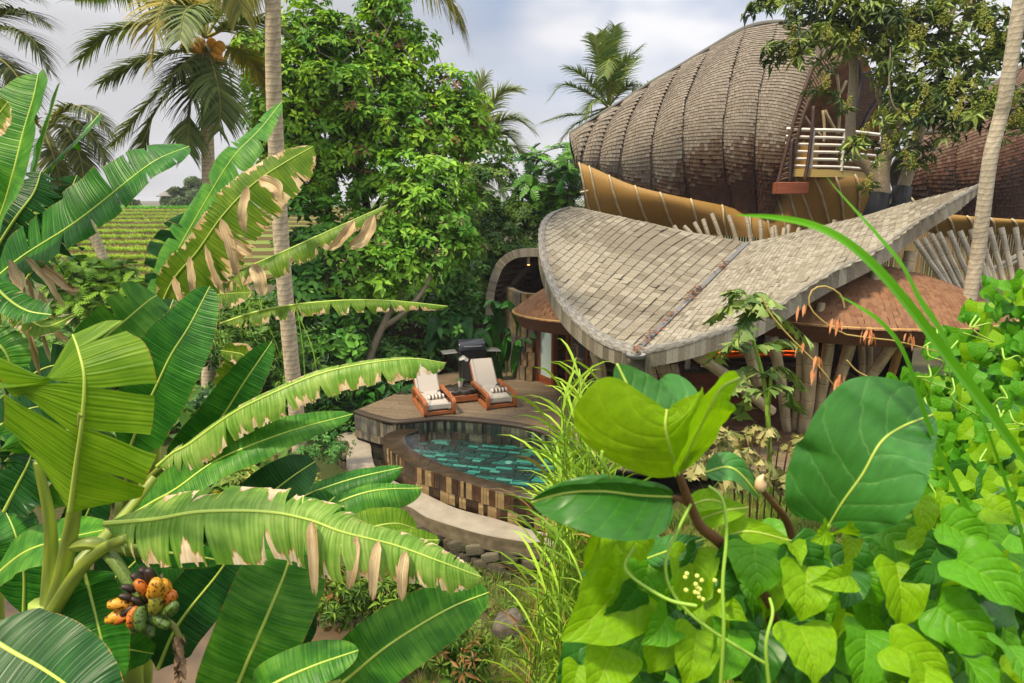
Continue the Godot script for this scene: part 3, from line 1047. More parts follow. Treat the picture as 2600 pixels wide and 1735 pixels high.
func pole(par: Node, nm: String, a: Vector3, b: Vector3, r: float, mat: Material, bow := 0.0) -> MeshInstance3D:
	var m := MB.new()
	var mid := (a + b) / 2 + Vector3(bow, 0, bow * 0.3)
	m.tube(smooth([a, mid, b], 10), [r, r * 0.9], 12, true, 1.35)
	return put(m, nm, mat, par)

func make_interior(villa: Node3D) -> void:
	# room behind the sliding doors and the open kitchen under the right wing
	var floor_y := 0.004
	var slab := MB.new()
	slab.prism(PackedVector2Array([Vector2(0.5, -19.4), Vector2(1.2, -18.2), Vector2(2.3, -17.5), Vector2(3.2, -14.6), Vector2(4.2, -13.4), Vector2(9.5, -14.5), Vector2(10.5, -21.0), Vector2(1.0, -21.5)]), -0.35, 0.02)
	put(slab, "floor", mt(sRGB(120, 92, 68), 0.5, M.blot, Vector3.ONE * 0.5, true), villa)
	var wl := MB.new()
	wl.grid([v3([[0.9, -20.9], [1.2, -21.4], [10.0, -21.4], [10.2, -17.0]], 2.8), v3([[0.9, -20.9], [1.2, -21.4], [10.0, -21.4], [10.2, -17.0]], -0.4)])
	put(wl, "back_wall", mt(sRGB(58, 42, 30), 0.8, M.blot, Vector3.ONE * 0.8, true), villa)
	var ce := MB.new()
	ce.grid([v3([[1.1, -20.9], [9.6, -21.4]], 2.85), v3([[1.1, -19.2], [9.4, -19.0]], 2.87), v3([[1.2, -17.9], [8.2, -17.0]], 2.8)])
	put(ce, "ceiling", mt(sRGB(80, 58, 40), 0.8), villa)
	# stone wall left of the doors, in big courses
	var base := [Vector3(-0.15, 0, -20.6), Vector3(0.1, 0, -19.6), Vector3(0.34, 0, -19.05), Vector3(0.72, 0, -18.86)]
	var cols := [lin(128, 116, 90), lin(150, 124, 84), lin(104, 98, 88), lin(140, 122, 98), lin(116, 104, 74)]
	var sm := tones(cols, 0.85, M.blot, Vector3(0.7, 0.7, 1), 0.5)
	var bx := MB.new(); bx.box(Transform3D.IDENTITY, Vector3.ONE, 0.02)
	var bm := bx.mesh()
	for row in 6:
		for k in 6:
			var p := curve(base, (k + 0.5 + (row % 2) * 0.3) / 6.6); var q := curve(base, (k + 0.7) / 6.6)
			var d := (curve(base, minf(1, (k + 1.0) / 6.6)) - curve(base, k / 6.6))
			at_place(bm, Transform3D(Basis(d * 0.985, Vector3.UP * 0.41, d.cross(Vector3.UP).normalized() * rr(0.18, 0.2)), p + Vector3(0, 0.21 + row * 0.42, 0)), "wall_stone", sm[rng.randi() % 5], villa)
	# timber door frames
	var line := [[0.74, -18.94], [1.16, -18.25], [1.52, -17.98], [2.02, -17.66], [2.32, -17.5], [2.75, -17.1]]
	var posts := [0, 1, 2, 3, 4, 5]
	for k in posts:
		var p = line[k]
		var b := MB.new()
		b.box(Transform3D(Basis(Vector3.UP, 0.6), Vector3(p[0], 1.15, p[1])), Vector3(0.15, 2.3, 0.1), 0.01)
		put(b, "door_post", M.timber, villa)
	for k in 5:
		var p = line[k]; var q = line[k + 1]
		var a := Vector3(p[0], 0, p[1]); var e := Vector3(q[0], 0, q[1])
		var d := e - a
		for h in [[0.10, 0.22], [2.25, 0.14]]:
			if k == 1 and h[0] < 1.0: continue
			var b := MB.new()
			b.box(Transform3D(Basis(d.normalized(), Vector3.UP, d.normalized().cross(Vector3.UP)), (a + e) / 2 + Vector3(0, h[0], 0)), Vector3(d.length() - 0.12, h[1], 0.06), 0.008)
			put(b, "door_rail", M.timber, villa)
		if k != 1 and k < 4:
			var gl := MB.new()
			var n := d.normalized().cross(Vector3.UP) * 0.004
			gl.grid([[a + d * 0.06 + Vector3(0, 2.2, 0) + n, e - d * 0.06 + Vector3(0, 2.2, 0) + n], [a + d * 0.06 + Vector3(0, 0.2, 0) + n, e - d * 0.06 + Vector3(0, 0.2, 0) + n]])
			var gmat := mt(Color(0.9, 0.95, 0.93, 0.08), 0.05)
			gmat.transparency = BaseMaterial3D.TRANSPARENCY_ALPHA
			gmat.vertex_color_use_as_albedo = false
			put(gl, "door_glass", gmat, villa)
	var cur := MB.new()
	var rows := [[], []]
	for k in 41:
		var t := k / 40.0
		var p := Vector3(0.80, 0, -19.0).lerp(Vector3(1.12, 0, -18.36), t) + Vector3(-0.03, 0, -0.06) + Vector3(-0.8, 0, 0.5) * 0.0 + Vector3(0.03, 0, 0.03) * sin(t * 50.0)
		rows[0].append(p + Vector3(0, 2.25, 0)); rows[1].append(p + Vector3(0, 0.06, 0))
	cur.grid(rows)
	tag(put(cur, "curtain", M.curtain), "pale green white curtain behind the left timber door", "curtain")
	var sofa := thing("armchair", Vector3(1.75, 0.02, -19.2), "brown upholstered seat in the dark room behind the timber doors", "armchair")
	var sf := mt(sRGB(120, 88, 60), 0.9, M.fine, Vector3.ONE * 4, true)
	var b1 := MB.new(); b1.box(Transform3D(Basis(Vector3.UP, 0.5), Vector3(0, 0.28, 0)), Vector3(0.8, 0.5, 0.75), 0.07)
	put(b1, "seat", sf, sofa, false)
	var b2 := MB.new(); b2.box(Transform3D(Basis(Vector3.UP, 0.5), Vector3(-0.16, 0.6, -0.3)), Vector3(0.8, 0.6, 0.2), 0.07)
	put(b2, "backrest", sf, sofa, false)
	# bamboo posts under the wings: [top pixel, foot pixel, distance top, distance foot, radius]
	for e in [[1512, 895, 1528, 985, 13.6, 13.9, 0.12], [1590, 930, 1585, 1010, 12.9, 13.2, 0.10], [1628, 935, 1590, 1010, 12.6, 13.0, 0.09], [1650, 925, 1660, 1010, 14.0, 14.0, 0.09], [1672, 925, 1696, 1015, 14.2, 14.0, 0.08], [1690, 925, 1712, 1015, 14.4, 14.2, 0.08], [1712, 925, 1722, 1015, 14.6, 14.4, 0.075],
			[1768, 900, 1960, 1045, 13.0, 13.6, 0.12], [1880, 840, 1925, 975, 13.6, 13.9, 0.13], [1962, 860, 1998, 1095, 13.9, 14.6, 0.12], [2034, 850, 2016, 1095, 14.2, 14.7, 0.09], [2060, 845, 2040, 1100, 13.9, 14.5, 0.15], [2108, 850, 2062, 1100, 14.2, 14.7, 0.12], [2166, 850, 2086, 1080, 14.2, 14.8, 0.125], [2266, 875, 2130, 1060, 14.0, 14.9, 0.12], [2186, 855, 2183, 1010, 16.0, 16.0, 0.08], [2208, 855, 2196, 1010, 16.2, 16.2, 0.08], [2286, 880, 2225, 1040, 15.0, 15.6, 0.09]]:
		var gold: bool = e[0] == 2286
		pole(villa, "bamboo_post", sight(e[0], e[1], e[4]), sight(e[2], e[3], e[5]), e[6], M.bamboo_gold if gold else M.bamboo, 0.04)
	# short posts that carry the right wing on the pod
	for e in [[2314, 640, 2300, 690, 15.3, 0.14], [2226, 690, 2214, 735, 14.6, 0.12], [2086, 770, 2080, 795, 13.9, 0.08]]:
		pole(villa, "roof_prop", sight(e[0], e[1], e[4]), sight(e[2], e[3], e[4] - 0.1) - Vector3(0, 0.2, 0), e[5], M.bamboo)
	# copper hood over the kitchen, lit by a strip of warm light
	var hood := MB.new()
	var hr := [[], [], [], []]
	for k in 25:
		var t := k / 24.0
		var p := sight(1770, 914, 15.4).lerp(sight(2060, 910, 15.6), t) + Vector3(0, 0.13 * sin(PI * t), 0.35 * sin(PI * t))
		hr[0].append(p + Vector3(0, 0.14, -0.3)); hr[1].append(p + Vector3(0, 0.10, 0)); hr[2].append(p + Vector3(0, 0.0, 0.04)); hr[3].append(p + Vector3(0, -0.04, -0.3))
	hood.grid(hr)
	var cop := mt(sRGB(205, 110, 48), 0.28)
	cop.metallic = 0.9
	put(hood, "copper_hood", cop, villa)
	var glow := MB.new()
	var gp := []
	for k in 25:
		var t := k / 24.0
		gp.append(sight(1770, 914, 15.4).lerp(sight(2060, 910, 15.6), t) + Vector3(0, 0.13 * sin(PI * t) + 0.16, 0.35 * sin(PI * t) + 0.05))
	glow.tube(gp, [0.012], 6)
	var gm := mt(sRGB(255, 130, 50), 0.5)
	gm.emission_enabled = true; gm.emission = sRGB(255, 120, 40); gm.emission_energy_multiplier = 0.9
	tag(put(glow, "strip_light", gm), "glowing orange strip light above the copper kitchen hood", "strip light")
	for k in 3:
		var l := OmniLight3D.new()
		l.name = "strip_glow_%d" % k
		add_child(l)
		l.position = gp[4 + k * 8] + Vector3(0, 0.02, 0.16)
		l.light_color = sRGB(255, 140, 60); l.light_energy = 0.035; l.light_size = 0.1; l.omni_range = 8.0; l.omni_attenuation = 2.0; l.shadow_enabled = true
	var wall2 := MB.new()
	wall2.grid([[sight(1700, 930, 18.6), sight(2120, 930, 18.6)], [sight(1700, 1120, 18.6), sight(2120, 1120, 18.6)]])
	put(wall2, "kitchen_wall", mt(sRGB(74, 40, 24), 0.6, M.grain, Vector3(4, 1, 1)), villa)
	var counter := thing("kitchen_counter", Vector3(5.0, 0.02, -16.6), "dark kitchen counter with warm timber front in the shade of the roof", "counter")
	var c1 := MB.new(); c1.box(Transform3D(Basis.IDENTITY, Vector3(0, 0.45, 0)), Vector3(3.2, 0.9, 0.6), 0.02)
	put(c1, "cabinet", mt(sRGB(130, 66, 34), 0.5, M.grain, Vector3(3, 1, 1)), counter, false)
	var c2 := MB.new(); c2.box(Transform3D(Basis.IDENTITY, Vector3(0, 0.93, 0.02)), Vector3(3.3, 0.05, 0.7), 0.01)
	put(c2, "worktop", mt(sRGB(30, 28, 28), 0.2), counter, false)
	var ket := thing("kettle", Vector3(4.75, 0.975, -16.5), "steel kettle standing on the dark kitchen worktop", "kettle")
	var kb := MB.new(); kb.lathe(Vector3.ZERO, [Vector2(0.0, 0.0), Vector2(0.1, 0.0), Vector2(0.105, 0.06), Vector2(0.07, 0.2), Vector2(0.0, 0.24)], 16)
	var steel := mt(sRGB(190, 180, 165), 0.25); steel.metallic = 0.9
	put(kb, "body", steel, ket, false)
	var kh := MB.new(); kh.tube(smooth([Vector3(0.07, 0.2, 0), Vector3(0.16, 0.2, 0), Vector3(0.15, 0.06, 0)], 8), [0.012], 6)
	put(kh, "handle", M.black, ket, false)
	var can := MB.new(); can.lathe(Vector3(4.35, 0.97, -16.5), [Vector2(0.0, 0.0), Vector2(0.07, 0.0), Vector2(0.07, 0.26), Vector2(0.0, 0.26)], 16)
	tag(put(can, "canister", mt(sRGB(196, 188, 172), 0.5)), "pale canister beside the kettle on the kitchen worktop", "canister")
	var stool := thing("timber_bench", Vector3(4.1, 0.02, -15.3), "low reddish timber bench before the kitchen counter", "bench")
	var s1 := MB.new(); s1.box(Transform3D(Basis(Vector3.UP, -0.4), Vector3(0, 0.42, 0)), Vector3(1.3, 0.07, 0.5), 0.02)
	put(s1, "seat", M.timber, stool, false)
	for s in [-1, 1]:
		var s2 := MB.new(); s2.box(Transform3D(Basis(Vector3.UP, -0.4), Vector3(0.5 * s, 0.2, 0.2 * s)), Vector3(0.09, 0.38, 0.42), 0.01)
		put(s2, "leg", M.timber, stool, false)

# curled canopy at the back left of the villa
func make_arch() -> void:
	var arch := thing("curled_canopy", Vector3(0.4, 0, -20.0), "grey curled canopy with dark slatted underside behind the left dome", "canopy")
	var prof := path([[1233, 800, 20.0], [1234, 755, 20.0], [1242, 715, 20.0], [1258, 672, 20.0], [1285, 645, 20.0], [1316, 633, 20.0], [1369, 631, 20.0], [1420, 642, 20.0]])
	var outer := smooth(prof, 40)
	var back := Vector3(1.15, -0.12, -2.2)
	var ctr := sight(1375, 780, 20.0)
	var rows := [[], [], []]
	for p in outer:
		rows[0].append(p); rows[1].append(p + back * 0.5); rows[2].append(p + back)
	var m := MB.new(); m.grid(rows)
	put(m, "roof_skin", mt(sRGB(140, 128, 108), 0.9, M.grain, Vector3(8, 8, 1)), arch)
	var bx := MB.new(); bx.box(Transform3D.IDENTITY, Vector3.ONE)
	var bm := bx.mesh()
	var fm := tones([lin(150, 142, 122), lin(130, 120, 102), lin(164, 156, 138)], 0.9, M.grain, Vector3(3, 0.5, 1))
	for k in 40:
		var p: Vector3 = outer[k]; var q: Vector3 = outer[k + 1]
		var d := q - p
		var inn := (ctr - p); inn = (inn - d.normalized() * inn.dot(d.normalized())).normalized()
		at_place(bm, Transform3D(Basis(d * 1.02, inn * 0.24, d.normalized().cross(inn) * 0.04), (p + q) / 2 + inn * 0.12 + Vector3(0, 0, 0.02)), "fascia_board", fm[rng.randi() % 3], arch)
	var sl := mt(sRGB(96, 80, 62), 0.85, M.grain, Vector3(1, 0.2, 1))
	for k in 40:
		if k % 2: continue
		var p: Vector3 = outer[k]; var q: Vector3 = outer[k + 1]
		var inn := (ctr - p).normalized()
		var b := MB.new()
		b.tube([p + inn * 0.12 + Vector3(0, 0, -0.05), p + inn * 0.12 + back * 0.98], [0.045, 0.045], 6)
		put(b, "slat", sl, arch)
	var rib := MB.new()
	rib.tube(smooth([sight(1246, 770, 20.6), sight(1290, 735, 20.7), sight(1330, 690, 20.8), sight(1372, 655, 20.9)], 16), [0.09, 0.11], 8)
	put(rib, "beam", mt(sRGB(70, 60, 50), 0.8), arch)
	var cap := MB.new()
	var cr := [[], []]
	for p in outer:
		cr[0].append(p + back * 0.97); cr[1].append(ctr + back * 0.97 + Vector3(0, -0.4, 0))
	cap.grid(cr)
	put(cap, "end_wall", mt(sRGB(70, 52, 34), 0.9, M.blot, Vector3(2, 2, 1)), arch)
	var sp := thing("spotlight", sight(1342, 672, 20.3), "tiny lit spotlight hanging under the curled canopy", "spotlight")
	var h := MB.new(); h.lathe(Vector3(0, 0, 0), [Vector2(0.045, -0.0), Vector2(0.045, 0.22), Vector2(0.0, 0.24)], 12)
	put(h, "housing", mt(sRGB(200, 190, 170), 0.6), sp, false)
	var bl := MB.new(); bl.lathe(Vector3(0, -0.005, 0), [Vector2(0.0, -0.02), Vector2(0.03, -0.015), Vector2(0.042, 0.0)], 12)
	var em := mt(sRGB(255, 170, 90), 0.5); em.emission_enabled = true; em.emission = sRGB(255, 160, 80); em.emission_energy_multiplier = 5.0
	put(bl, "bulb", em, sp, false)
	var l := SpotLight3D.new()
	l.name = "spot_glow"
	add_child(l)
	l.position = sp.position + Vector3(0, -0.04, 0)
	l.rotation = Vector3(-PI / 2, 0, 0)
	l.spot_angle = 40; l.light_energy = 0.4; l.light_color = sRGB(255, 180, 110); l.light_size = 0.03; l.spot_range = 8; l.spot_attenuation = 2.0; l.shadow_enabled = true

# ---------------------------------------------------------------- shell houses
func make_shell(nm: String, at: Vector3, label: String, ribs: Array, zs: Array, bulge: Array, dark_from: float, cl: Array, gaps: Dictionary) -> Node3D:
	# ribs: pixel polylines from the ridge to the lower edge; zs: distance of the ridge at each rib; bulge: how far the flank swells towards the viewer
	var sh := thing(nm, at, label, "house", "shell roofed houses on bamboo stilts")
	var mats := tones(cl, 0.9, M.grain, Vector3(3.5, 0.4, 1), 0.2)
	var lines := []
	for k in ribs.size():
		var pts := []
		var n: int = ribs[k].size()
		for j in n:
			var f := j / float(n - 1)
			pts.append(sight(ribs[k][j][0], ribs[k][j][1], zs[k] - bulge[k] * (sin(minf(f * 1.25, 1.0) * PI * 0.5) - 0.25 * smoothstep(0.6, 1.0, f))))
		lines.append(pts)
	var lists := []
	var box := shingle_box()
	for k in ribs.size() - 1:
		var A: Array = lines[k]; var B: Array = lines[k + 1]
		var surf := func(f: float, t: float) -> Vector3:
			var a := curve(A, f); var b := curve(B, f)
			var p := a.lerp(b, t)
			var n := (curve(A, minf(f + 0.03, 1)) - curve(A, maxf(f - 0.03, 0))).cross(b - a).normalized()
			if n.z < 0: n = -n
			return p + n * (0.10 * t + 0.10 * sin(PI * t)) * smoothstep(0.0, 0.25, f)
		var rows := []
		for r in 21:
			var row := []
			for j in 7: row.append(surf.call(r / 20.0, j / 6.0))
			rows.append(row)
		var m := MB.new(); m.grid(rows)
		put(m, "roof_band", M.dark, sh)
		var back := MB.new()
		var zr: float = (zs[k] + zs[k + 1]) / 2
		back.grid(rows.map(func(row): return row.map(func(p): return Vector3(p.x, p.y, -2.0 * zr - p.z))))
		put(back, "back_band", mt(sRGB(96, 82, 68), 0.9, M.grain, Vector3(6, 20, 1)), sh)
		# the step where one plate overlaps the next
		var lip := MB.new()
		var l0 := []; var l1 := []
		for r in 21:
			var p: Vector3 = surf.call(r / 20.0, 1.0)
			l0.append(p); l1.append(curve(B, r / 20.0) - Vector3(0.02, 0, 0.05))
		lip.grid([l0, l1])
		put(lip, "band_lip", mt(sRGB(96, 84, 72), 0.9) if not gaps.has(k) else mt(gaps[k], 0.6), sh)
		var la := 0.0
		for r in 30: la += curve(A, r / 30.0).distance_to(curve(A, (r + 1) / 30.0))
		var lb := 0.0
		for r in 30: lb += curve(B, r / 30.0).distance_to(curve(B, (r + 1) / 30.0))
		var count := int((la + lb) / 2 / 0.125)
		for r in count:
			var f := (r + 0.6) / count
			var wide := (surf.call(f, 0.0) as Vector3).distance_to(surf.call(f, 1.0))
			var t := -rr(0.0, 0.08) / wide
			while t < 1.0:
				var w := rr(0.08, 0.14)
				var t0 := maxf(0, t); var t1 := minf(1.0, t + w / wide)
				if (t1 - t0) * wide > 0.03:
					var tm := (t0 + t1) / 2
					var p: Vector3 = surf.call(f, tm)
					var al: Vector3 = surf.call(f, minf(1, tm + 0.05)) - surf.call(f, maxf(0, tm - 0.05))
					var dn: Vector3 = surf.call(minf(1, f + 0.02), tm) - surf.call(maxf(0, f - 0.02), tm)
					var n := al.cross(dn).normalized()
					if n.z < 0: n = -n
					var wet: float = f + 0.10 * fast.get_noise_2d(p.x * 22.0, p.y * 8.0) + rr(-0.06, 0.06) + 0.10 * (tm - 0.5)
					var ci := rng.randi() % 4
					var lim := dark_from + (0.28 * (1.0 - smoothstep(2.5, 6.0, float(k))) if gaps.has("lower") else 0.0)
					if wet > lim: ci = 4 + rng.randi() % 2
					if wet > lim + 0.12: ci = 6 + rng.randi() % 2
					lists.append([shingle_at(p + n * rr(0.012, 0.02), al, dn, (t1 - t0) * wide - 0.004, 0.125 * 1.5, 0.02, 0.15 + rr(-0.03, 0.04)), ci, seen_size(p, 0.015)])
				t += w / wide
	# ridge cap
	var rc := []
	for k in ribs.size(): rc.append(lines[k][0] + Vector3(0, 0.0, -0.02))
	var cap := MB.new(); cap.tube(smooth(rc, 50), [0.05, 0.1], 8)
	put(cap, "ridge_cap", mt(sRGB(120, 120, 112), 0.9, M.blot, Vector3(3, 30, 1)), sh)
	pieces(lists, "shingle", "shingles", box, cl, mats, M.shingle_rest, sh)
	# eave line
	var ev := []
	for k in ribs.size(): ev.append(lines[k][lines[k].size() - 1] + Vector3(0, -0.01, 0.02))
	var e := MB.new(); e.tube(smooth(ev, 40), [0.03], 6)
	put(e, "eave_edge", mt(sRGB(60, 42, 30), 0.8), sh)
	return sh

func bowl(sh: Node3D, top: Array, low: Array, ribs: int, swell: float) -> void:
	# woven basket wall between an upper and a lower edge, with pale bamboo ribs
	var rows := []
	for r in 13:
		var f := r / 12.0
		var row := []
		for k in 49:
			var t := k / 48.0
			var p := curve(top, t).lerp(curve(low, t), f)
			p.z += swell * sin(PI * pow(f, 0.75)) * 0.6
			row.append(p)
		rows.append(row)
	var m := MB.new(); m.grid(rows, 60.0, 14.0)
	if not M.has("woven"):
		M.woven_tex = pic(128, 128, func(u, v):
			var a := 0.5 + 0.5 * sin((u * 8.0) * TAU) * (1.0 if int(v * 8.0) % 2 == 0 else -1.0)
			var b := absf(fposmod(v * 8.0, 1.0) - 0.5) * 2.0
			var k := 0.70 + 0.3 * a * (1.0 - b * b)
			return Color(k, k, k))
		M.woven = mt(sRGB(250, 194, 96), 0.65, M.woven_tex, Vector3(1.0, 1.0, 1), false, 0.5)
		M.woven.detail_enabled = true
		M.woven.detail_blend_mode = BaseMaterial3D.BLEND_MODE_MUL
		M.woven.detail_albedo = noise_tex(0.012, 0.5, 1.0, 31, 5)
		M.woven.detail_uv_layer = BaseMaterial3D.DETAIL_UV_1
	put(m, "woven_wall", M.woven, sh)
	for k in ribs + 1:
		var t := k / float(ribs)
		var pp := []
		for r in 13:
			var f := r / 12.0
			var tt := clampf(t + 0.035 * f * f, 0, 1)
			var p := curve(top, tt).lerp(curve(low, tt), f)
			p.z += swell * sin(PI * pow(f, 0.75)) * 0.6 + 0.03
			pp.append(p)
		var b := MB.new(); b.tube(pp, [0.035], 7)
		put(b, "rib", M.bamboo, sh)

func make_houses() -> void:
	var cl := [lin(150, 139, 125), lin(142, 131, 117), lin(158, 148, 134), lin(146, 132, 116), lin(108, 86, 68), lin(120, 98, 78), lin(84, 50, 35), lin(70, 42, 29)]
	var ribs := [
		[[1447, 338], [1450, 360], [1455, 380], [1462, 400], [1469, 416]],
		[[1522, 292], [1497, 335], [1484, 370], [1475, 400], [1474, 421]],
		[[1582, 256], [1546, 312], [1528, 360], [1518, 400], [1512, 432]],
		[[1650, 212], [1612, 275], [1588, 335], [1573, 400], [1563, 455]],
		[[1728, 167], [1690, 240], [1664, 315], [1652, 385], [1652, 478]],
		[[1800, 124], [1762, 205], [1738, 280], [1732, 375], [1742, 502]],
		[[1893, 72], [1866, 160], [1842, 265], [1833, 375], [1856, 524]],
		[[1975, 57], [1945, 155], [1922, 260], [1913, 385], [1920, 536]],
		[[2080, 66], [2066, 165], [2024, 285], [1994, 390], [1966, 546]]]
	var zs := [23.0, 23.3, 23.6, 23.9, 24.1, 24.3, 24.4, 24.4, 24.2]
	var bu := [0.3, 0.7, 1.1, 1.6, 2.1, 2.6, 3.0, 3.2, 3.3]
	var sh := make_shell("shell_house", Vector3(6.0, 2.0, -23.0), "large snail shaped house clad in grey brown shingles above the lower roof", ribs, zs, bu, 0.70, cl, {4: sRGB(30, 92, 88), "lower": true})
	# woven bowl below the shell
	var top := path([[1470, 412, 22.6], [1510, 428, 22.3], [1595, 466, 21.9], [1682, 490, 21.5], [1790, 512, 21.7], [1890, 530, 22.3], [1942, 520, 22.3], [1978, 465, 22.1], [2003, 432, 21.7], [2075, 440, 20.9], [2150, 441, 20.9], [2220, 450, 21.6]])
	var low := path([[1486, 540, 22.9], [1530, 560, 22.7], [1620, 575, 22.5], [1715, 590, 22.3], [1810, 596, 22.0], [1910, 604, 21.8], [1980, 606, 21.7], [2035, 600, 21.6], [2090, 590, 21.6], [2140, 575, 21.8], [2190, 540, 22.2]])
	bowl(sh, top, low, 15, 0.5)
	var rail := MB.new()
	rail.tube(smooth(path([[1474, 489, 22.5], [1520, 478, 22.3], [1560, 474, 22.1], [1600, 470, 21.95]], ), 12), [0.04], 7)
	put(rail, "hoop", M.bamboo, sh)
	# balcony floor edge and white pipe railing
	var fb := MB.new()
	var f0 := path([[1985, 428, 20.75], [2075, 430, 20.65], [2150, 432, 20.85], [2225, 442, 21.55]])
	fb.grid([smooth(f0, 20), smooth(f0.map(func(p): return p + Vector3(0, -0.22, 0.03)), 20)])
	put(fb, "floor_edge", mt(sRGB(206, 178, 104), 0.6, M.grain, Vector3(0.3, 4, 1)), sh)
	var fl := MB.new()
	fl.grid([smooth(f0, 20), smooth(f0.map(func(p): return p + Vector3(-0.2, 0, -3.2)), 20)])
	put(fl, "balcony_floor", mt(sRGB(190, 160, 100), 0.6, M.grain, Vector3(0.3, 4, 1)), sh)
	var white := mt(sRGB(214, 210, 204), 0.5)
	var r0 := path([[1990, 425, 20.8], [2055, 428, 20.7], [2138, 430, 20.8], [2240, 438, 21.6]])
	for k in 6:
		var t := MB.new()
		t.tube(smooth(r0.map(func(p): return p + Vector3(0, 0.06 + 0.205 * k, 0)), 16), [0.05 if k == 5 else 0.042], 8)
		put(t, "railing_bar", white, sh)
	for x in [0.345, 0.66, 0.98]:
		var p := curve(r0, x)
		var t := MB.new(); t.tube([p + Vector3(0, -0.05, 0), p + Vector3(0, 1.12, 0)], [0.05, 0.05], 8)
		put(t, "railing_post", white, sh)
	# bamboo screen behind the railing
	for k in 34:
		var p := curve(r0, 0.05 + 0.5 * k / 34.0) + Vector3(0, 0, -0.8)
		var t := MB.new(); t.tube([p, p + Vector3(0, rr(0.6, 0.85), 0)], [0.022, 0.022], 6)
		put(t, "screen_cane", M.bamboo_gold, sh)
	# leaf shaped mouth: louvres between the shell's edge and the inner arch
	var outer := path([[2164, 122, 21.9], [2120, 128, 21.6], [2071, 160, 21.2], [2045, 222, 20.95], [2018, 304, 20.8], [1996, 386, 20.7], [1972, 480, 20.7]])
	var inner := path([[2166, 140, 21.6], [2140, 150, 21.4], [2100, 200, 21.0], [2062, 243, 20.85], [2038, 300, 20.75], [2020, 370, 20.7], [2006, 462, 20.7]])
	var trim := mt(sRGB(84, 56, 42), 0.7, M.grain, Vector3(2, 4, 1))
	for e in [outer, inner]:
		var t := MB.new(); t.tube(smooth(e, 30), [0.06], 8)
		put(t, "mouth_arch", trim, sh)
	var lou := mt(sRGB(126, 100, 80), 0.8, M.grain, Vector3(1, 3, 1))
	for k in 40:
		var f := 0.06 + 0.92 * k / 40.0
		var a := curve(outer, f); var b := curve(inner, clampf(f + 0.015, 0, 1))
		var m := MB.new()
		var d := b - a
		m.box(Transform3D(Basis(d.normalized(), Vector3.UP, d.normalized().cross(Vector3.UP)).rotated(d.normalized(), 0.5), (a + b) / 2), Vector3(d.length(), 0.03, 0.13))
		put(m, "louvre", lou, sh)
	# right half of the mouth
	var o2 := path([[2186, 116, 22.2], [2235, 150, 22.6], [2256, 190, 22.9], [2240, 235, 22.9], [2207, 285, 22.6], [2185, 335, 22.3]])
	var i2 := path([[2178, 150, 22.0], [2183, 175, 22.2], [2184, 205, 22.3], [2178, 245, 22.2], [2172, 290, 22.1], [2164, 335, 22.0]])
	for e in [o2, i2]:
		var t := MB.new(); t.tube(smooth(e, 30), [0.07], 8)
		put(t, "mouth_arch", mt(sRGB(44, 34, 30), 0.7), sh)
	for k in 30:
		var f := 0.30 + 0.66 * k / 30.0
		var a := curve(o2, f); var b := curve(i2, f)
		var m := MB.new()
		var d := b - a
		m.box(Transform3D(Basis(d.normalized(), Vector3.UP, d.normalized().cross(Vector3.UP)), (a + b) / 2), Vector3(d.length(), 0.03, 0.12))
		put(m, "louvre", mt(sRGB(36, 30, 28), 0.8), sh)
	var hoodm := MB.new()
	hoodm.grid([smooth(path([[2060, 100, 22.0], [2120, 105, 22.2], [2175, 112, 22.3], [2235, 138, 22.6], [2262, 142, 22.8]]), 16), smooth(path([[2075, 150, 21.2], [2120, 125, 21.7], [2170, 134, 21.9], [2215, 150, 22.3], [2258, 176, 22.7]]), 16)])
	put(hoodm, "mouth_hood", mt(sRGB(104, 86, 72), 0.9, M.grain, Vector3(10, 4, 1)), sh)
	# dark room with pale curved struts
	var room := MB.new()
	room.grid([smooth(path([[2010, 300, 22.6], [2060, 170, 22.9], [2130, 130, 23.2], [2200, 150, 23.4], [2230, 260, 23.4]]), 16), smooth(path([[1990, 440, 23.4], [2050, 445, 23.9], [2120, 445, 24.2], [2190, 445, 24.2], [2240, 445, 24.0]]), 16)])
	put(room, "room_wall", mt(sRGB(126, 82, 46), 0.9, M.blot, Vector3(3, 3, 1)), sh)
	for e in [[[2126, 190], [2132, 260], [2130, 340]], [[2040, 290], [2060, 320], [2085, 345]], [[2090, 280], [2094, 330], [2092, 360]], [[2095, 280], [2110, 310], [2128, 340]], [[2150, 205], [2135, 235], [2120, 250]]]:
		var t := MB.new(); t.tube(smooth(path(e.map(func(p): return [p[0], p[1], 22.3])), 10), [0.045], 7)
		put(t, "strut", M.bamboo, sh)
	var dr := MB.new()
	dr.tube(smooth(path([[2066, 270, 20.75], [2062, 330, 20.65], [2052, 410, 20.6], [2043, 458, 20.55]]), 14), [0.05], 7)
	put(dr, "down_pole", mt(sRGB(58, 34, 28), 0.6), sh)
	var dr2 := MB.new()
	dr2.tube(smooth(path([[2012, 355, 20.65], [2008, 400, 20.6], [2006, 460, 20.55]]), 8), [0.05], 7)
	put(dr2, "down_pole", mt(sRGB(48, 32, 28), 0.6), sh)
	var bxm := MB.new()
	bxm.box(Transform3D(Basis(Vector3.UP, -0.15), sight(2007, 478, 20.45)), Vector3(0.92, 0.34, 0.4), 0.02)
	put(bxm, "planter_box", mt(sRGB(168, 92, 58), 0.6, M.grain, Vector3(1, 5, 1)), sh)
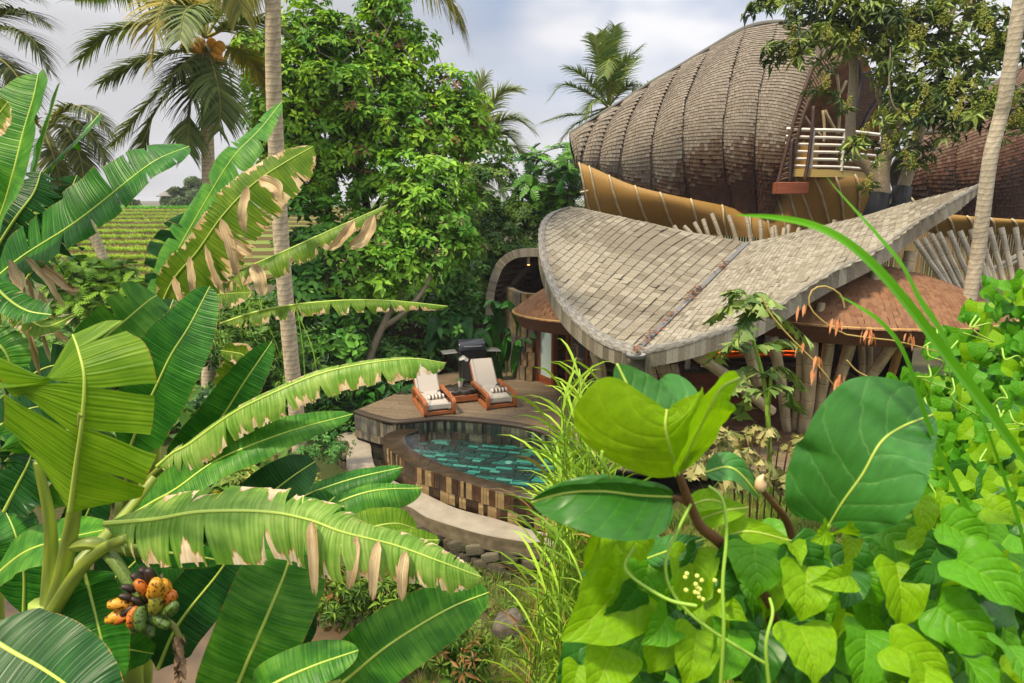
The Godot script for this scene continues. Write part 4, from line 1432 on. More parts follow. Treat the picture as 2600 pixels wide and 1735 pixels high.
	# stilts below the bowl
	for e in [[1712, 575, 1722, 590], [1738, 576, 1752, 590], [1764, 566, 1782, 600], [1786, 558, 1800, 602], [1808, 544, 1832, 608], [1851, 548, 1872, 614], [1896, 550, 1908, 620], [1931, 560, 1934, 616], [1962, 578, 1962, 614], [1968, 574, 1972, 612], [1992, 580, 1988, 604], [2003, 572, 2000, 600], [2030, 580, 2022, 600], [2060, 575, 2050, 600], [2120, 560, 2110, 596]]:
		var a := sight(e[0], e[1], 20.6); var b := sight(e[2], e[3], 20.6)
		var d := (b - a).normalized()
		pole(sh, "stilt", a - d * 0.02, a + d * 3.6, 0.062, M.bamboo_grey)
	# second house, darker, farther right
	var cl2 := [lin(122, 96, 80), lin(114, 90, 74), lin(130, 104, 86), lin(116, 88, 70), lin(98, 64, 48), lin(106, 70, 52), lin(72, 46, 36), lin(62, 40, 32)]
	var ribs2 := [
		[[2300, 380], [2298, 405], [2296, 430], [2300, 460], [2308, 500]],
		[[2385, 316], [2362, 350], [2351, 400], [2350, 450], [2366, 534]],
		[[2482, 240], [2446, 300], [2428, 370], [2423, 450], [2442, 546]],
		[[2596, 168], [2548, 250], [2518, 340], [2510, 440], [2522, 553]],
		[[2690, 112], [2640, 210], [2606, 310], [2592, 420], [2602, 558]],
		[[2790, 70], [2740, 180], [2700, 300], [2684, 420], [2690, 560]],
		[[2890, 40], [2840, 160], [2790, 300], [2776, 420], [2780, 560]]]
	var sh2 := make_shell("shell_house", Vector3(14.0, 2.0, -23.0), "darker brown shell house at the right edge behind the pale leaning trunk", ribs2, [23.0, 23.2, 23.4, 23.6, 23.8, 24.0, 24.0], [0.4, 0.9, 1.4, 1.9, 2.3, 2.6, 2.8], 0.62, cl2, {0: sRGB(62, 66, 72), 1: sRGB(70, 76, 84), 3: sRGB(66, 70, 78)})
	var top2 := path([[2310, 500, 21.9], [2366, 535, 21.8], [2442, 547, 21.6], [2522, 553, 21.4], [2602, 558, 21.2], [2690, 560, 21.0]])
	var low2 := path([[2330, 575, 22.2], [2390, 600, 22.1], [2450, 600, 22.0], [2522, 596, 21.8], [2602, 594, 21.6], [2690, 592, 21.5]])
	bowl(sh2, top2, low2, 7, 0.3)
	for e in [[2332, 622, 2374, 683], [2351, 616, 2393, 690], [2370, 607, 2416, 697], [2389, 603, 2436, 702], [2416, 599, 2460, 706], [2443, 599, 2480, 690], [2470, 595, 2500, 690], [2490, 600, 2530, 720], [2516, 591, 2550, 718], [2546, 591, 2573, 714], [2581, 591, 2597, 698], [2610, 590, 2630, 700], [2500, 630, 2516, 724]]:
		var a := sight(e[0], e[1], 19.6); var b := sight(e[2], e[3], 19.3)
		var d := (b - a).normalized()
		pole(sh2, "stilt", a - d * 0.15, a + d * 3.4, 0.075, M.bamboo_grey)
	for e in [[2510, 690, 2600, 640], [2500, 700, 2600, 655]]:
		pole(sh2, "brace", sight(e[0], e[1], 19.9), sight(e[2], e[3], 20.2), 0.07, M.bamboo_grey)
	# screen of canes behind both sets of stilts
	var scr := MB.new()
	for k in 150:
		var x := 4.8 + k * 0.085
		scr.col = Color.WHITE * rr(0.6, 1.0)
		scr.tube([Vector3(x, 4.3, -22.6), Vector3(x + rr(-0.05, 0.05), 1.2, -22.6)], [0.03, 0.03], 5, false)
	tag(stuff(put(scr, "cane_screen", mt(sRGB(150, 122, 78), 0.8))), "screen of thin upright canes behind the bamboo stilts", "screen")

# ---------------------------------------------------------------- furniture on the deck
func rounded_loop(w: float, h: float, r: float, n := 6) -> Array:   # closed rounded rectangle in (z, y), lower left at 0, 0
	var p := []
	for q in [[w - r, r, -PI / 2], [w - r, h - r, 0.0], [r, h - r, PI / 2], [r, r, PI]]:
		for k in n + 1:
			var a: float = q[2] + PI / 2 * k / n
			p.append(Vector2(q[0] + cos(a) * r, q[1] + sin(a) * r))
	return p

func bar_loop(loop: Array, x: float, thick: float, wide: float) -> MB:   # a flat bar bent round the loop
	var m := MB.new()
	var n := loop.size()
	var rows := [[], [], [], [], []]
	var ctr := Vector2.ZERO
	for p in loop: ctr += p / n
	for k in n + 1:
		var p: Vector2 = loop[k % n]
		var t: Vector2 = (loop[(k + 1) % n] - loop[(k - 1 + n) % n]).normalized()
		var o := Vector2(t.y, -t.x)
		var i := p - o * thick
		rows[0].append(Vector3(x - wide / 2, p.y, p.x)); rows[1].append(Vector3(x + wide / 2, p.y, p.x)); rows[2].append(Vector3(x + wide / 2, i.y, i.x)); rows[3].append(Vector3(x - wide / 2, i.y, i.x)); rows[4].append(rows[0][k])
	for r in 4: m.grid([rows[r], rows[r + 1]], 4.0, 0.5)
	return m

func cushion(x: Transform3D, s: Vector3) -> MB:
	var m := MB.new()
	m.box(x, s, 0.035)
	return m

func make_lounger(at: Vector3, yaw: float, label: String) -> Node3D:
	var t := thing("sun_lounger", at, label, "sun lounger", "timber loungers on the pool deck")
	t.rotation.y = yaw
	for s in [-1, 1]:
		put(bar_loop(rounded_loop(1.5, 0.40, 0.12).map(func(p): return p + Vector2(-0.55, 0.0)), 0.35 * s, 0.075, 0.085), "side_frame", M.teak, t, false)
	for z in [[0.86, 0.07], [-0.45, 0.07]]:
		var b := MB.new(); b.box(Transform3D(Basis.IDENTITY, Vector3(0, z[1], z[0])), Vector3(0.62, 0.09, 0.05), 0.01)
		put(b, "cross_rail", M.teak, t, false)
	for k in 8:
		var b := MB.new(); b.box(Transform3D(Basis.IDENTITY, Vector3(0, 0.13, -0.35 + k * 0.16)), Vector3(0.6, 0.025, 0.1), 0.005)
		put(b, "slat", M.teak, t, false)
	put(cushion(Transform3D(Basis.IDENTITY, Vector3(0, 0.225, 0.30)), Vector3(0.6, 0.17, 1.22)), "seat_cushion", M.cloth, t, false)
	var tilt := Basis(Vector3.RIGHT, -0.74)
	put(cushion(Transform3D(tilt, Vector3(0, 0.55, -0.61)), Vector3(0.6, 0.88, 0.15)), "back_cushion", M.cloth, t, false)
	var bk := MB.new(); bk.box(Transform3D(tilt, Vector3(0, 0.48, -0.695)), Vector3(0.62, 0.8, 0.03), 0.008)
	put(bk, "back_board", M.teak, t, false)
	return t

func make_towel(at: Vector3, yaw: float, label: String) -> void:
	var t := thing("rolled_towel", at, label, "towel", "striped rolled towels on the loungers")
	t.rotation.y = yaw
	var brown := mt(sRGB(112, 88, 72), 0.95); var white := mt(sRGB(226, 220, 210), 0.95)
	for k in 9:
		var m := MB.new()
		var x0 := -0.20 + 0.40 * k / 9.0; var x1 := -0.20 + 0.40 * (k + 1) / 9.0
		var pr := []
		m.tube([Vector3(x0, 0, 0), Vector3(x1, 0, 0)], [0.062 if k % 8 else 0.056, 0.062 if k % 8 else 0.056], 14)
		put(m, "stripe", white if k % 2 == 0 else brown, t, false)

func make_furniture() -> void:
	var yaw := 0.33
	make_lounger(Vector3(-2.02, 0, -16.55), yaw, "left timber lounger with grey cushions and a torn banana leaf hanging before it")
	make_lounger(Vector3(-0.55, 0, -17.12), yaw, "right timber lounger with grey cushions in front of the black barbecue")
	make_towel(Vector3(-1.86, 0.36, -16.08), yaw + 0.12, "striped rolled towel on the seat of the left lounger")
	make_towel(Vector3(-0.33, 0.36, -16.68), yaw + 0.05, "striped rolled towel on the seat of the right lounger")
	var tb := thing("side_table", Vector3(-1.36, 0, -17.1), "low timber table with dark rough stone slab between the two loungers", "table")
	tb.rotation.y = yaw
	var fr := MB.new(); fr.box(Transform3D(Basis.IDENTITY, Vector3(0, 0.12, 0.36)), Vector3(0.78, 0.16, 0.06), 0.01)
	put(fr, "front_rail", M.teak, tb, false)
	for s in [-1, 1]:
		var sr := MB.new(); sr.box(Transform3D(Basis.IDENTITY, Vector3(0.36 * s, 0.12, -0.05)), Vector3(0.06, 0.16, 0.76), 0.01)
		put(sr, "side_rail", M.teak, tb, false)
	var slab := MB.new()
	var n := FastNoiseLite.new(); n.seed = 5; n.frequency = 1.4
	var rows := []
	for r in 9:
		var row := []
		for k in 25:
			var a := TAU * k / 24.0 if k < 24 else 0.0
			var edge := 0.42 + 0.09 * n.get_noise_2d(cos(a) * 1.5, sin(a) * 1.5) + 0.05 * cos(2 * a)
			var rad := [0.0, 0.4, 0.75, 0.93, 1.0, 1.03, 0.96, 0.7, 0.0][r] as float
			var y := [0.33, 0.335, 0.33, 0.32, 0.29, 0.22, 0.16, 0.12, 0.1][r] as float
			row.append(Vector3(cos(a) * edge * rad, y + 0.05 * n.get_noise_2d(cos(a) * rad * 2 + 7, sin(a) * rad * 2) * (1.0 if r > 0 else 0.0), sin(a) * edge * rad))
		rows.append(row)
	slab.grid(rows)
	put(slab, "stone_slab", mt(sRGB(70, 62, 52), 0.16, M.blot, Vector3.ONE * 3, true, 1.2), tb, false)
	# orchid
	var o := thing("potted_orchid", Vector3(-1.34, 0.33, -17.15), "white orchid in a small white pot on the stone slab", "orchid")
	var pot := MB.new(); pot.lathe(Vector3.ZERO, [Vector2(0, 0), Vector2(0.055, 0), Vector2(0.085, 0.17), Vector2(0.075, 0.17), Vector2(0.07, 0.14), Vector2(0, 0.13)], 18)
	put(pot, "pot", mt(sRGB(226, 220, 206), 0.4), o, false)
	var st := MB.new(); st.tube(smooth([Vector3(0, 0.13, 0), Vector3(-0.02, 0.4, 0), Vector3(0.0, 0.68, 0.02), Vector3(0.10, 0.82, 0.05), Vector3(0.17, 0.76, 0.07)], 14), [0.007, 0.004], 6)
	put(st, "stem", mt(sRGB(70, 84, 40), 0.6), o, false)
	for k in 5:
		var lf := leaf_shape(Vector3.ZERO, Vector3(cos(k * 1.3) * 0.17, 0.05, sin(k * 1.3) * 0.17), 0.04, 0.4)
		lf = lf
		put(lf, "leaf", leafy(sRGB(60, 104, 46)), o, false).position = Vector3(0, 0.15, 0)
	var pm := leafy(sRGB(240, 238, 236), 0.6, 0.4)
	for k in 8:
		var f := MB.new()
		var c := Vector3(0.02 + 0.022 * k, 0.80 - 0.02 * absf(k - 3.0), 0.05 + rr(-0.03, 0.03))
		for j in 5:
			var a := TAU * j / 5.0 + 0.3
			var d := Vector3(cos(a), sin(a), 0.25).normalized()
			f_petal(f, c, d * 0.055, 0.03)
		put(f, "flower", pm, o, false)
	# barbecue
	var g := thing("barbecue", Vector3(-1.15, 0, -18.75), "black gas barbecue with folded out side shelves behind the loungers", "barbecue")
	g.rotation.y = 0.25
	var cab := MB.new(); cab.box(Transform3D(Basis.IDENTITY, Vector3(0, 0.42, 0)), Vector3(0.62, 0.66, 0.5), 0.02)
	put(cab, "cabinet", mt(sRGB(52, 52, 52), 0.5), g, false)
	var fire := MB.new(); fire.box(Transform3D(Basis.IDENTITY, Vector3(0, 0.86, 0)), Vector3(0.78, 0.2, 0.54), 0.03)
	put(fire, "firebox", M.black, g, false)
	var lid := MB.new()
	var lr := []
	for r in 9:
		var a := PI * r / 8.0
		lr.append([Vector3(-0.37, 0.97 + 0.27 * sin(a), 0.26 * cos(a)), Vector3(-0.35, 0.98 + 0.28 * sin(a), 0.26 * cos(a)), Vector3(0.35, 0.98 + 0.28 * sin(a), 0.26 * cos(a)), Vector3(0.37, 0.97 + 0.27 * sin(a), 0.26 * cos(a))])
	lid.grid(lr)
	for s in [-0.37, 0.37]:
		var c := lid.vert(Vector3(s, 0.97, 0))
		var pr := -1
		for r in 9:
			var q := lid.vert(lr[r][0 if s < 0 else 3])
			if pr >= 0: lid.tri(c, pr, q)
			pr = q
	put(lid, "lid", mt(sRGB(34, 38, 44), 0.18), g, false)
	var hd := MB.new(); hd.tube([Vector3(-0.25, 1.1, 0.29), Vector3(0.25, 1.1, 0.29)], [0.014, 0.014], 8)
	put(hd, "handle", mt(sRGB(120, 120, 120), 0.3), g, false)
	var steel := mt(sRGB(150, 152, 150), 0.35); steel.metallic = 0.6
	for s in [-1, 1]:
		var sf := MB.new(); sf.box(Transform3D(Basis(Vector3.FORWARD, 0.06 * s), Vector3(0.62 * s, 0.92, 0.0)), Vector3(0.42, 0.025, 0.46), 0.008)
		put(sf, "side_shelf", steel, g, false)
	for s in [-1, 1]:
		for z in [-1, 1]:
			var l := MB.new(); l.box(Transform3D(Basis.IDENTITY, Vector3(0.27 * s, 0.05, 0.2 * z)), Vector3(0.05, 0.1, 0.05), 0.01)
			put(l, "foot", M.black, g, false)
	# dark board fence behind the deck
	var f := thing("board_fence", Vector3(-1.5, -0.4, -20.4), "dark brown upright board fence in the shade behind the barbecue", "fence")
	var fm := tones([lin(66, 46, 32), lin(52, 38, 28), lin(78, 54, 38)], 0.9, M.grain, Vector3(2, 0.4, 1))
	var bx := MB.new(); bx.box(Transform3D.IDENTITY, Vector3.ONE, 0.02)
	var bm := bx.mesh()
	for k in 24:
		at_place(bm, Transform3D(Basis.from_scale(Vector3(0.145, 1.75, 0.03)), Vector3(-3.6 + k * 0.155, 0.5, -20.5 + rr(-0.01, 0.01))), "board", fm[rng.randi() % 3], f)

func f_petal(m: MB, c: Vector3, d: Vector3, w: float) -> void:
	var s := d.cross(Vector3(0, 0, 1)).normalized() * w
	var a := m.vert(c); var b := m.vert(c + d * 0.6 + s); var e := m.vert(c + d + Vector3(0, 0, 0.01)); var g := m.vert(c + d * 0.6 - s)
	m.tri(a, b, e); m.tri(a, e, g)

func leaf_shape(a: Vector3, b: Vector3, w: float, fold := 0.3) -> MB:   # a small pointed leaf of eight triangles
	var m := MB.new()
	var d := b - a
	var s := d.cross(Vector3.UP).normalized() * w
	var n := s.cross(d).normalized() * w * fold
	var rows := [[], [], []]
	for k in 5:
		var t := k / 4.0
		var p := a + d * t - Vector3(0, d.length() * 0.15 * t * t, 0)
		var f := sin(PI * pow(t, 0.8)) if k < 4 else 0.0
		rows[0].append(p - s * f + n * f); rows[1].append(p); rows[2].append(p + s * f + n * f)
	m.grid(rows)
	return m

# ---------------------------------------------------------------- leaf textures
func stripe(u: float, sd: float) -> float:
	return 0.30 * sin(TAU * 61.0 * u + sd) + 0.28 * sin(TAU * 97.0 * u + 1.7 * sd) + 0.22 * sin(TAU * 37.0 * u + 2.9 * sd) + 0.25 * sin(TAU * 140.0 * u + sd * 0.3)

func banana_tex(base: Color, alt: Color, style: int, sd: int) -> ImageTexture:
	var n := FastNoiseLite.new()
	n.seed = sd; n.frequency = 1.0; n.fractal_octaves = 4
	return pic(1024, 128, func(u, v):
		var cu := Vector2(cos(u * TAU), sin(u * TAU)) * 3.2
		var s := stripe(u + 0.0012 * sin(v * 9.0), sd)
		var blot := n.get_noise_3d(cu.x * 0.5, cu.y * 0.5, v * 1.2)
		var broad := n.get_noise_3d(cu.x * 5.0, cu.y * 5.0, v * 0.5)
		var c := base.lerp(alt, clampf(0.5 + 0.18 * s + 0.9 * blot + 0.6 * broad, 0, 1))
		c = c * (1.0 + 0.06 * s)
		c.a = 1.0
		if style == 2:
			var k := 0.62 + 0.30 * s + 0.6 * blot
			c = Color(0.85, 0.77, 0.61).lerp(Color(0.52, 0.41, 0.28), clampf(k - 0.2, 0, 1)); c.a = 1.0
			if v > 0.93 + 0.2 * n.get_noise_3d(cu.x * 2.5, cu.y * 2.5, 4.0): c.a = 0.0
			return c
		var lim := 0.985 if style == 0 else 0.87
		var e := lim + (0.03 if style == 0 else 0.8) * n.get_noise_3d(cu.x * (1.3 if style else 3.0), cu.y * (1.3 if style else 3.0), 2.0) + (0.01 if style == 0 else 0.05) * n.get_noise_3d(cu.x * 9.0, cu.y * 9.0, v * 2.0)
		if v > e:
			var f := clampf((v - e) / 0.05 + 0.25 * s, 0, 1)
			var tan := Color(0.94, 0.87, 0.74).lerp(Color(0.76, 0.63, 0.47), clampf(0.4 + 0.3 * s + 0.8 * blot, 0, 1))
			c = Color(0.62, 0.40, 0.14).lerp(tan, f); c.a = 1.0
			if style and v > e + 0.16 + 0.35 * n.get_noise_3d(cu.x * 4.0, cu.y * 4.0, 8.0) and v > 0.9: c.a = 0.0
		return c)

func make_leaf_textures() -> void:
	var rib := pic(1024, 8, func(u, _v):
		var k := 0.5 + 0.42 * stripe(u, 1.0)
		return Color(k, k, k))
	var mk := func(a: Color, b: Color, style: int, sd: int, rough: float, th: float) -> StandardMaterial3D:
		var m := leafy(Color.WHITE, rough, th, banana_tex(a, b, style, sd), Vector3(1, 1, 1), 0.35, rib)
		m.texture_repeat = true
		if style:
			m.transparency = BaseMaterial3D.TRANSPARENCY_ALPHA_SCISSOR
			m.alpha_scissor_threshold = 0.5
		return m
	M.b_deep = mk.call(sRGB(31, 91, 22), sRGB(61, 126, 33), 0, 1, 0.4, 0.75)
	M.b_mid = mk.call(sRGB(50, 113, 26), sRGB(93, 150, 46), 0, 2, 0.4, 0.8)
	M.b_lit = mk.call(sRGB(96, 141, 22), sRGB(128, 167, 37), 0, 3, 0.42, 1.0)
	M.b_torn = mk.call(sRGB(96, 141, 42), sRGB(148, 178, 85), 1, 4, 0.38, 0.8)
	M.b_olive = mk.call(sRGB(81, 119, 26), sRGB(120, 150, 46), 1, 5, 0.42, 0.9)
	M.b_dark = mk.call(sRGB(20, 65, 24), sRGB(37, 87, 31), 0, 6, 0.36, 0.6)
	M.b_dry = mk.call(Color.WHITE, Color.WHITE, 2, 7, 0.85, 0.5)
	M.b_rib = mt(sRGB(168, 190, 78), 0.45)
	M.b_rib_dark = mt(sRGB(128, 132, 60), 0.5)
	M.petiole = mt(Color.WHITE, 0.45, pic(64, 256, func(u, v):
		var k := 0.85 + 0.15 * sin(u * TAU * 2.0)
		var n := sin(v * 40.0 + 3.0 * sin(u * TAU)) * 0.05
		return Color(0.60 * k + n, 0.68 * k + n, 0.24 * k)), Vector3(1, 0.5, 1))
	# veined leaves: side veins leave the midrib and run towards the edge
	var vein := func(base: Color, line: Color, cnt: float, slant: float, sd: int) -> ImageTexture:
		var n := FastNoiseLite.new(); n.seed = sd; n.frequency = 3.0; n.fractal_octaves = 4
		return pic(384, 192, func(u, v):
			var w := n.get_noise_2d(u * 2.0, v * 2.0)
			var ph := fposmod(u * cnt - v * slant * cnt * 0.16 + w * 0.10, 1.0)
			var d := minf(ph, 1.0 - ph) / cnt
			var g = exp(-pow(d / 0.006, 2.0)) * (1.0 - 0.5 * v)
			var mid := exp(-pow(v / 0.02, 2.0))
			var net := absf(n.get_noise_2d(u * 9.0 + 5.0, v * 9.0))
			var c := base * (1.0 + 0.10 * w + 0.07 * exp(-pow(net / 0.07, 2.0)))
			var spot := n.get_noise_2d(u * 14.0 + 20.0, v * 9.0)
			if spot > 0.52: c = c.lerp(Color(0.42, 0.36, 0.10), clampf((spot - 0.52) * 9.0, 0, 0.8))
			c = c.lerp(line, clampf(0.42 * g + 0.7 * mid, 0, 0.8))
			c.a = 1.0
			return c)
	var vb := pic(384, 192, func(u, v):
		var ph := fposmod(u * 6.0 - v * 1.54, 1.0)
		var k := 1.0 - exp(-pow(minf(ph, 1.0 - ph) / 0.16, 2.0))
		k = pow(k, 0.7)
		return Color(k, k, k))
	M.v_lime = leafy(Color.WHITE, 0.45, 1.0, vein.call(sRGB(135, 186, 20), sRGB(182, 206, 74), 6.0, 1.6, 1), Vector3.ONE, 0.10, vb)
	M.v_green = leafy(Color.WHITE, 0.42, 0.85, vein.call(sRGB(85, 150, 20), sRGB(130, 184, 52), 6.0, 1.6, 2), Vector3.ONE, 0.14, vb)
	M.v_deep = leafy(Color.WHITE, 0.4, 0.7, vein.call(sRGB(46, 104, 24), sRGB(91, 145, 50), 6.0, 1.6, 3), Vector3.ONE, 0.14, vb)
	M.v_blue = leafy(Color.WHITE, 0.34, 0.55, vein.call(sRGB(57, 117, 44), sRGB(139, 172, 102), 6.0, 1.6, 4), Vector3.ONE, 0.12, vb)
	M.v_back = leafy(Color.WHITE, 0.5, 1.0, vein.call(sRGB(135, 176, 22), sRGB(176, 199, 55), 6.0, 1.6, 5), Vector3.ONE, 0.10, vb)
	M.v_blue.metallic_specular = 0.42
	M.v_blue.roughness = 0.33
	M.v_deep.metallic_specular = 0.45
	M.blade = leafy(sRGB(104, 184, 26), 0.4, 0.9, pic(64, 64, func(_u, v):
		var k := 0.9 + 0.08 * sin(v * 60.0)
		return Color(k, k, k)))
	M.stem_green = mt(sRGB(140, 180, 60), 0.5)
	M.stem_brown = mt(sRGB(128, 86, 48), 0.7, M.fine, Vector3(1, 3, 1))

# ---------------------------------------------------------------- one big leaf along a curve
func profile(kind: String, t: float) -> float:
	match kind:
		"heart": return (pow(clampf(t / 0.2, 0, 1), 0.45) if t < 0.2 else pow(1.0 - (t - 0.2) / 0.8, 0.72)) * (1.0 - 0.42 * smoothstep(0.55, 0.92, t)) + 0.004
		"grass": return smoothstep(-0.05, 0.25, t) * pow(1.0 - t, 0.7)
		"broad": return pow(sin(PI * pow(clampf(t, 0.0, 1), 0.75)), 0.7)
		"round": return pow(maxf(0.0, 1.0 - pow(absf(t - 0.46) / 0.545, 2.3)), 0.62)
	return pow(smoothstep(-0.02, 0.16, t), 0.8) * pow(maxf(0.0, 1.0 - pow(t, 5.0)), 0.55) * (0.82 + 0.18 * sin(PI * t))

# side: +1 or -1; o: up, fold, droop (left, right), share of width (left, right), tears, mat, rib
func leaf_mesh(pts: Array, w: float, o: Dictionary) -> MB:
	var n: int = o.get("n", 44)
	var mm: int = o.get("m", 6)
	var up: Vector3 = o.get("up", Vector3(0, 0.4, 0.9))
	var kind: String = o.get("prof", "banana")
	var sp := smooth(pts, n)
	var m := MB.new()
	var len := 0.0
	for k in n: len += sp[k].distance_to(sp[k + 1])
	var u0 := rng.randf()
	var usc: float = o.get("us", 0.0)
	var wav: float = o.get("wave", 0.10)
	var pull_to: Vector3 = o.get("pull", Vector3.DOWN)
	var swap: bool = o.get("swap", false)
	for sd in [-1, 1]:
		var wide: float = w * (o.get("wl", 1.0) if sd < 0 else o.get("wr", 1.0))
		var droop: float = o.get("dl", 0.15) if sd < 0 else o.get("dr", 0.15)
		var tears: int = o.get("tear", 0)
		var cuts := [0.0]
		if tears > 0:
			for k in tears - 1: cuts.append(clampf((k + 1.0 + rr(-0.42, 0.42)) / tears, 0.03, 0.97))
		cuts.append(1.0)
		var p1 := rr(0, 9); var p2 := rr(0, 9)
		for c in cuts.size() - 1:
			var ta: float = cuts[c]; var tb: float = cuts[c + 1]
			var ns := maxi(3, int(ceil((tb - ta) * n)))
			var seg_d = rr(-0.16, 0.30) * o.get("flap", 1.0) if tears > 0 else 0.0
			var seg_f = rr(-0.35, 0.25) * o.get("flap", 1.0) if tears > 0 else 0.0
			var seg_w := rr(0.82, 1.0) if tears > 0 else 1.0
			var q0 := rr(0.05, 0.45)
			var gap: float = o.get("gap", 0.05) if tears > 0 else 0.0
			var rows := []
			for s in ns + 1:
				var t := lerpf(ta, tb, s / float(ns))
				var p := curve(sp, t)
				var T: Vector3 = (curve(sp, minf(1, t + 0.02)) - curve(sp, maxf(0, t - 0.02))).normalized()
				var S := T.cross(up).normalized()
				var N := S.cross(T)
				var wd := wide * profile(kind, t) * seg_w + 0.0005
				var f: float = o.get("fold", 0.25) + seg_f * 0.5
				var d0 = (S * sd * cos(f) + N * sin(f))
				var row := [p]
				var q := p
				for k in mm:
					var x := (k + 1.0) / mm
					var torn := smoothstep(q0, 1.0, x)
					var dd = d0.lerp(pull_to, clampf((droop + seg_d * torn) * pow(x, 0.7), 0, 0.97)).normalized()
					dd = (dd + N * wav * sin(t * 17.0 + p1 + x * 2.0) * x + N * wav * 0.6 * sin(t * 41.0 + p2) * x * x).normalized()
					q += dd * wd / mm
					var sl = T * wd * 0.16 * x * x * (1.0 if kind == "banana" else o.get("slant", 0.4))
					if kind == "heart": sl = -T * wd * 0.5 * x * x * (1.0 - smoothstep(0.0, 0.34, t)) + T * wd * 0.25 * x * x * smoothstep(0.2, 0.6, t)
					var pull := T * gap * wd * torn * (1.0 - 2.0 * s / float(ns)) * 2.0
					row.append(q + sl + pull)
				rows.append(row)
			var b := m.v.size()
			for s in ns + 1:
				var t := lerpf(ta, tb, s / float(ns))
				for k in mm + 1:
					m.vert(rows[s][k], Vector2(u0 + sd * k / float(mm) * 0.05, t * 0.995) if swap else Vector2((u0 + t * len * usc) if usc > 0.0 else t, k / float(mm) * 0.995))
			for s in ns:
				for k in mm:
					var i := b + s * (mm + 1) + k
					if sd > 0:
						m.tri(i, i + mm + 1, i + 1); m.tri(i + 1, i + mm + 1, i + mm + 2)
					else:
						m.tri(i, i + 1, i + mm + 1); m.tri(i + 1, i + mm + 2, i + mm + 1)
	return m

func leaf(par: Node, nm: String, pts: Array, w: float, o: Dictionary) -> MeshInstance3D:
	var r := put(leaf_mesh(pts, w, o), nm, o.get("mat"), par)
	if o.has("rib"):
		var n: int = o.get("n", 44)
		var sp := smooth(pts, n)
		var rb := MB.new()
		var rad := []
		for k in n + 1: rad.append(lerpf(o.get("rr", 0.0105), 0.003, pow(k / float(n), 0.8)))
		rb.tube(sp, rad, 7)
		put(rb, "midrib", o.rib, r)
	return r

func longer(p: Array, f: float) -> Array:
	for k in range(1, p.size()): p[k] = p[0] + (p[k] - p[0]) * f
	return p

func banana(par: Node, px: Array, w: float, mat: String, o := {}) -> MeshInstance3D:
	var d := {"mat": M[mat], "us": 0.62, "rib": M.b_rib, "n": 46}
	d.merge(o, true)
	return leaf(par, "leaf", path(px), w, d)

func stalk(par: Node, px: Array, r0: float, r1: float, nm := "petiole", mat: Material = null) -> void:
	var m := MB.new()
	var pp := path(px)
	if nm == "stem":
		var e: Vector3 = pp[-1]
		pp = [pp[0], pp[1], Vector3(e.x, lerpf(pp[1].y, ground_y(e.x, e.z), 0.5), e.z), Vector3(e.x, ground_y(e.x, e.z) - 0.1, e.z)]
	m.tube(smooth(pp, 18), [r0, r1], 9)
	put(m, nm, mat if mat else M.petiole, par)

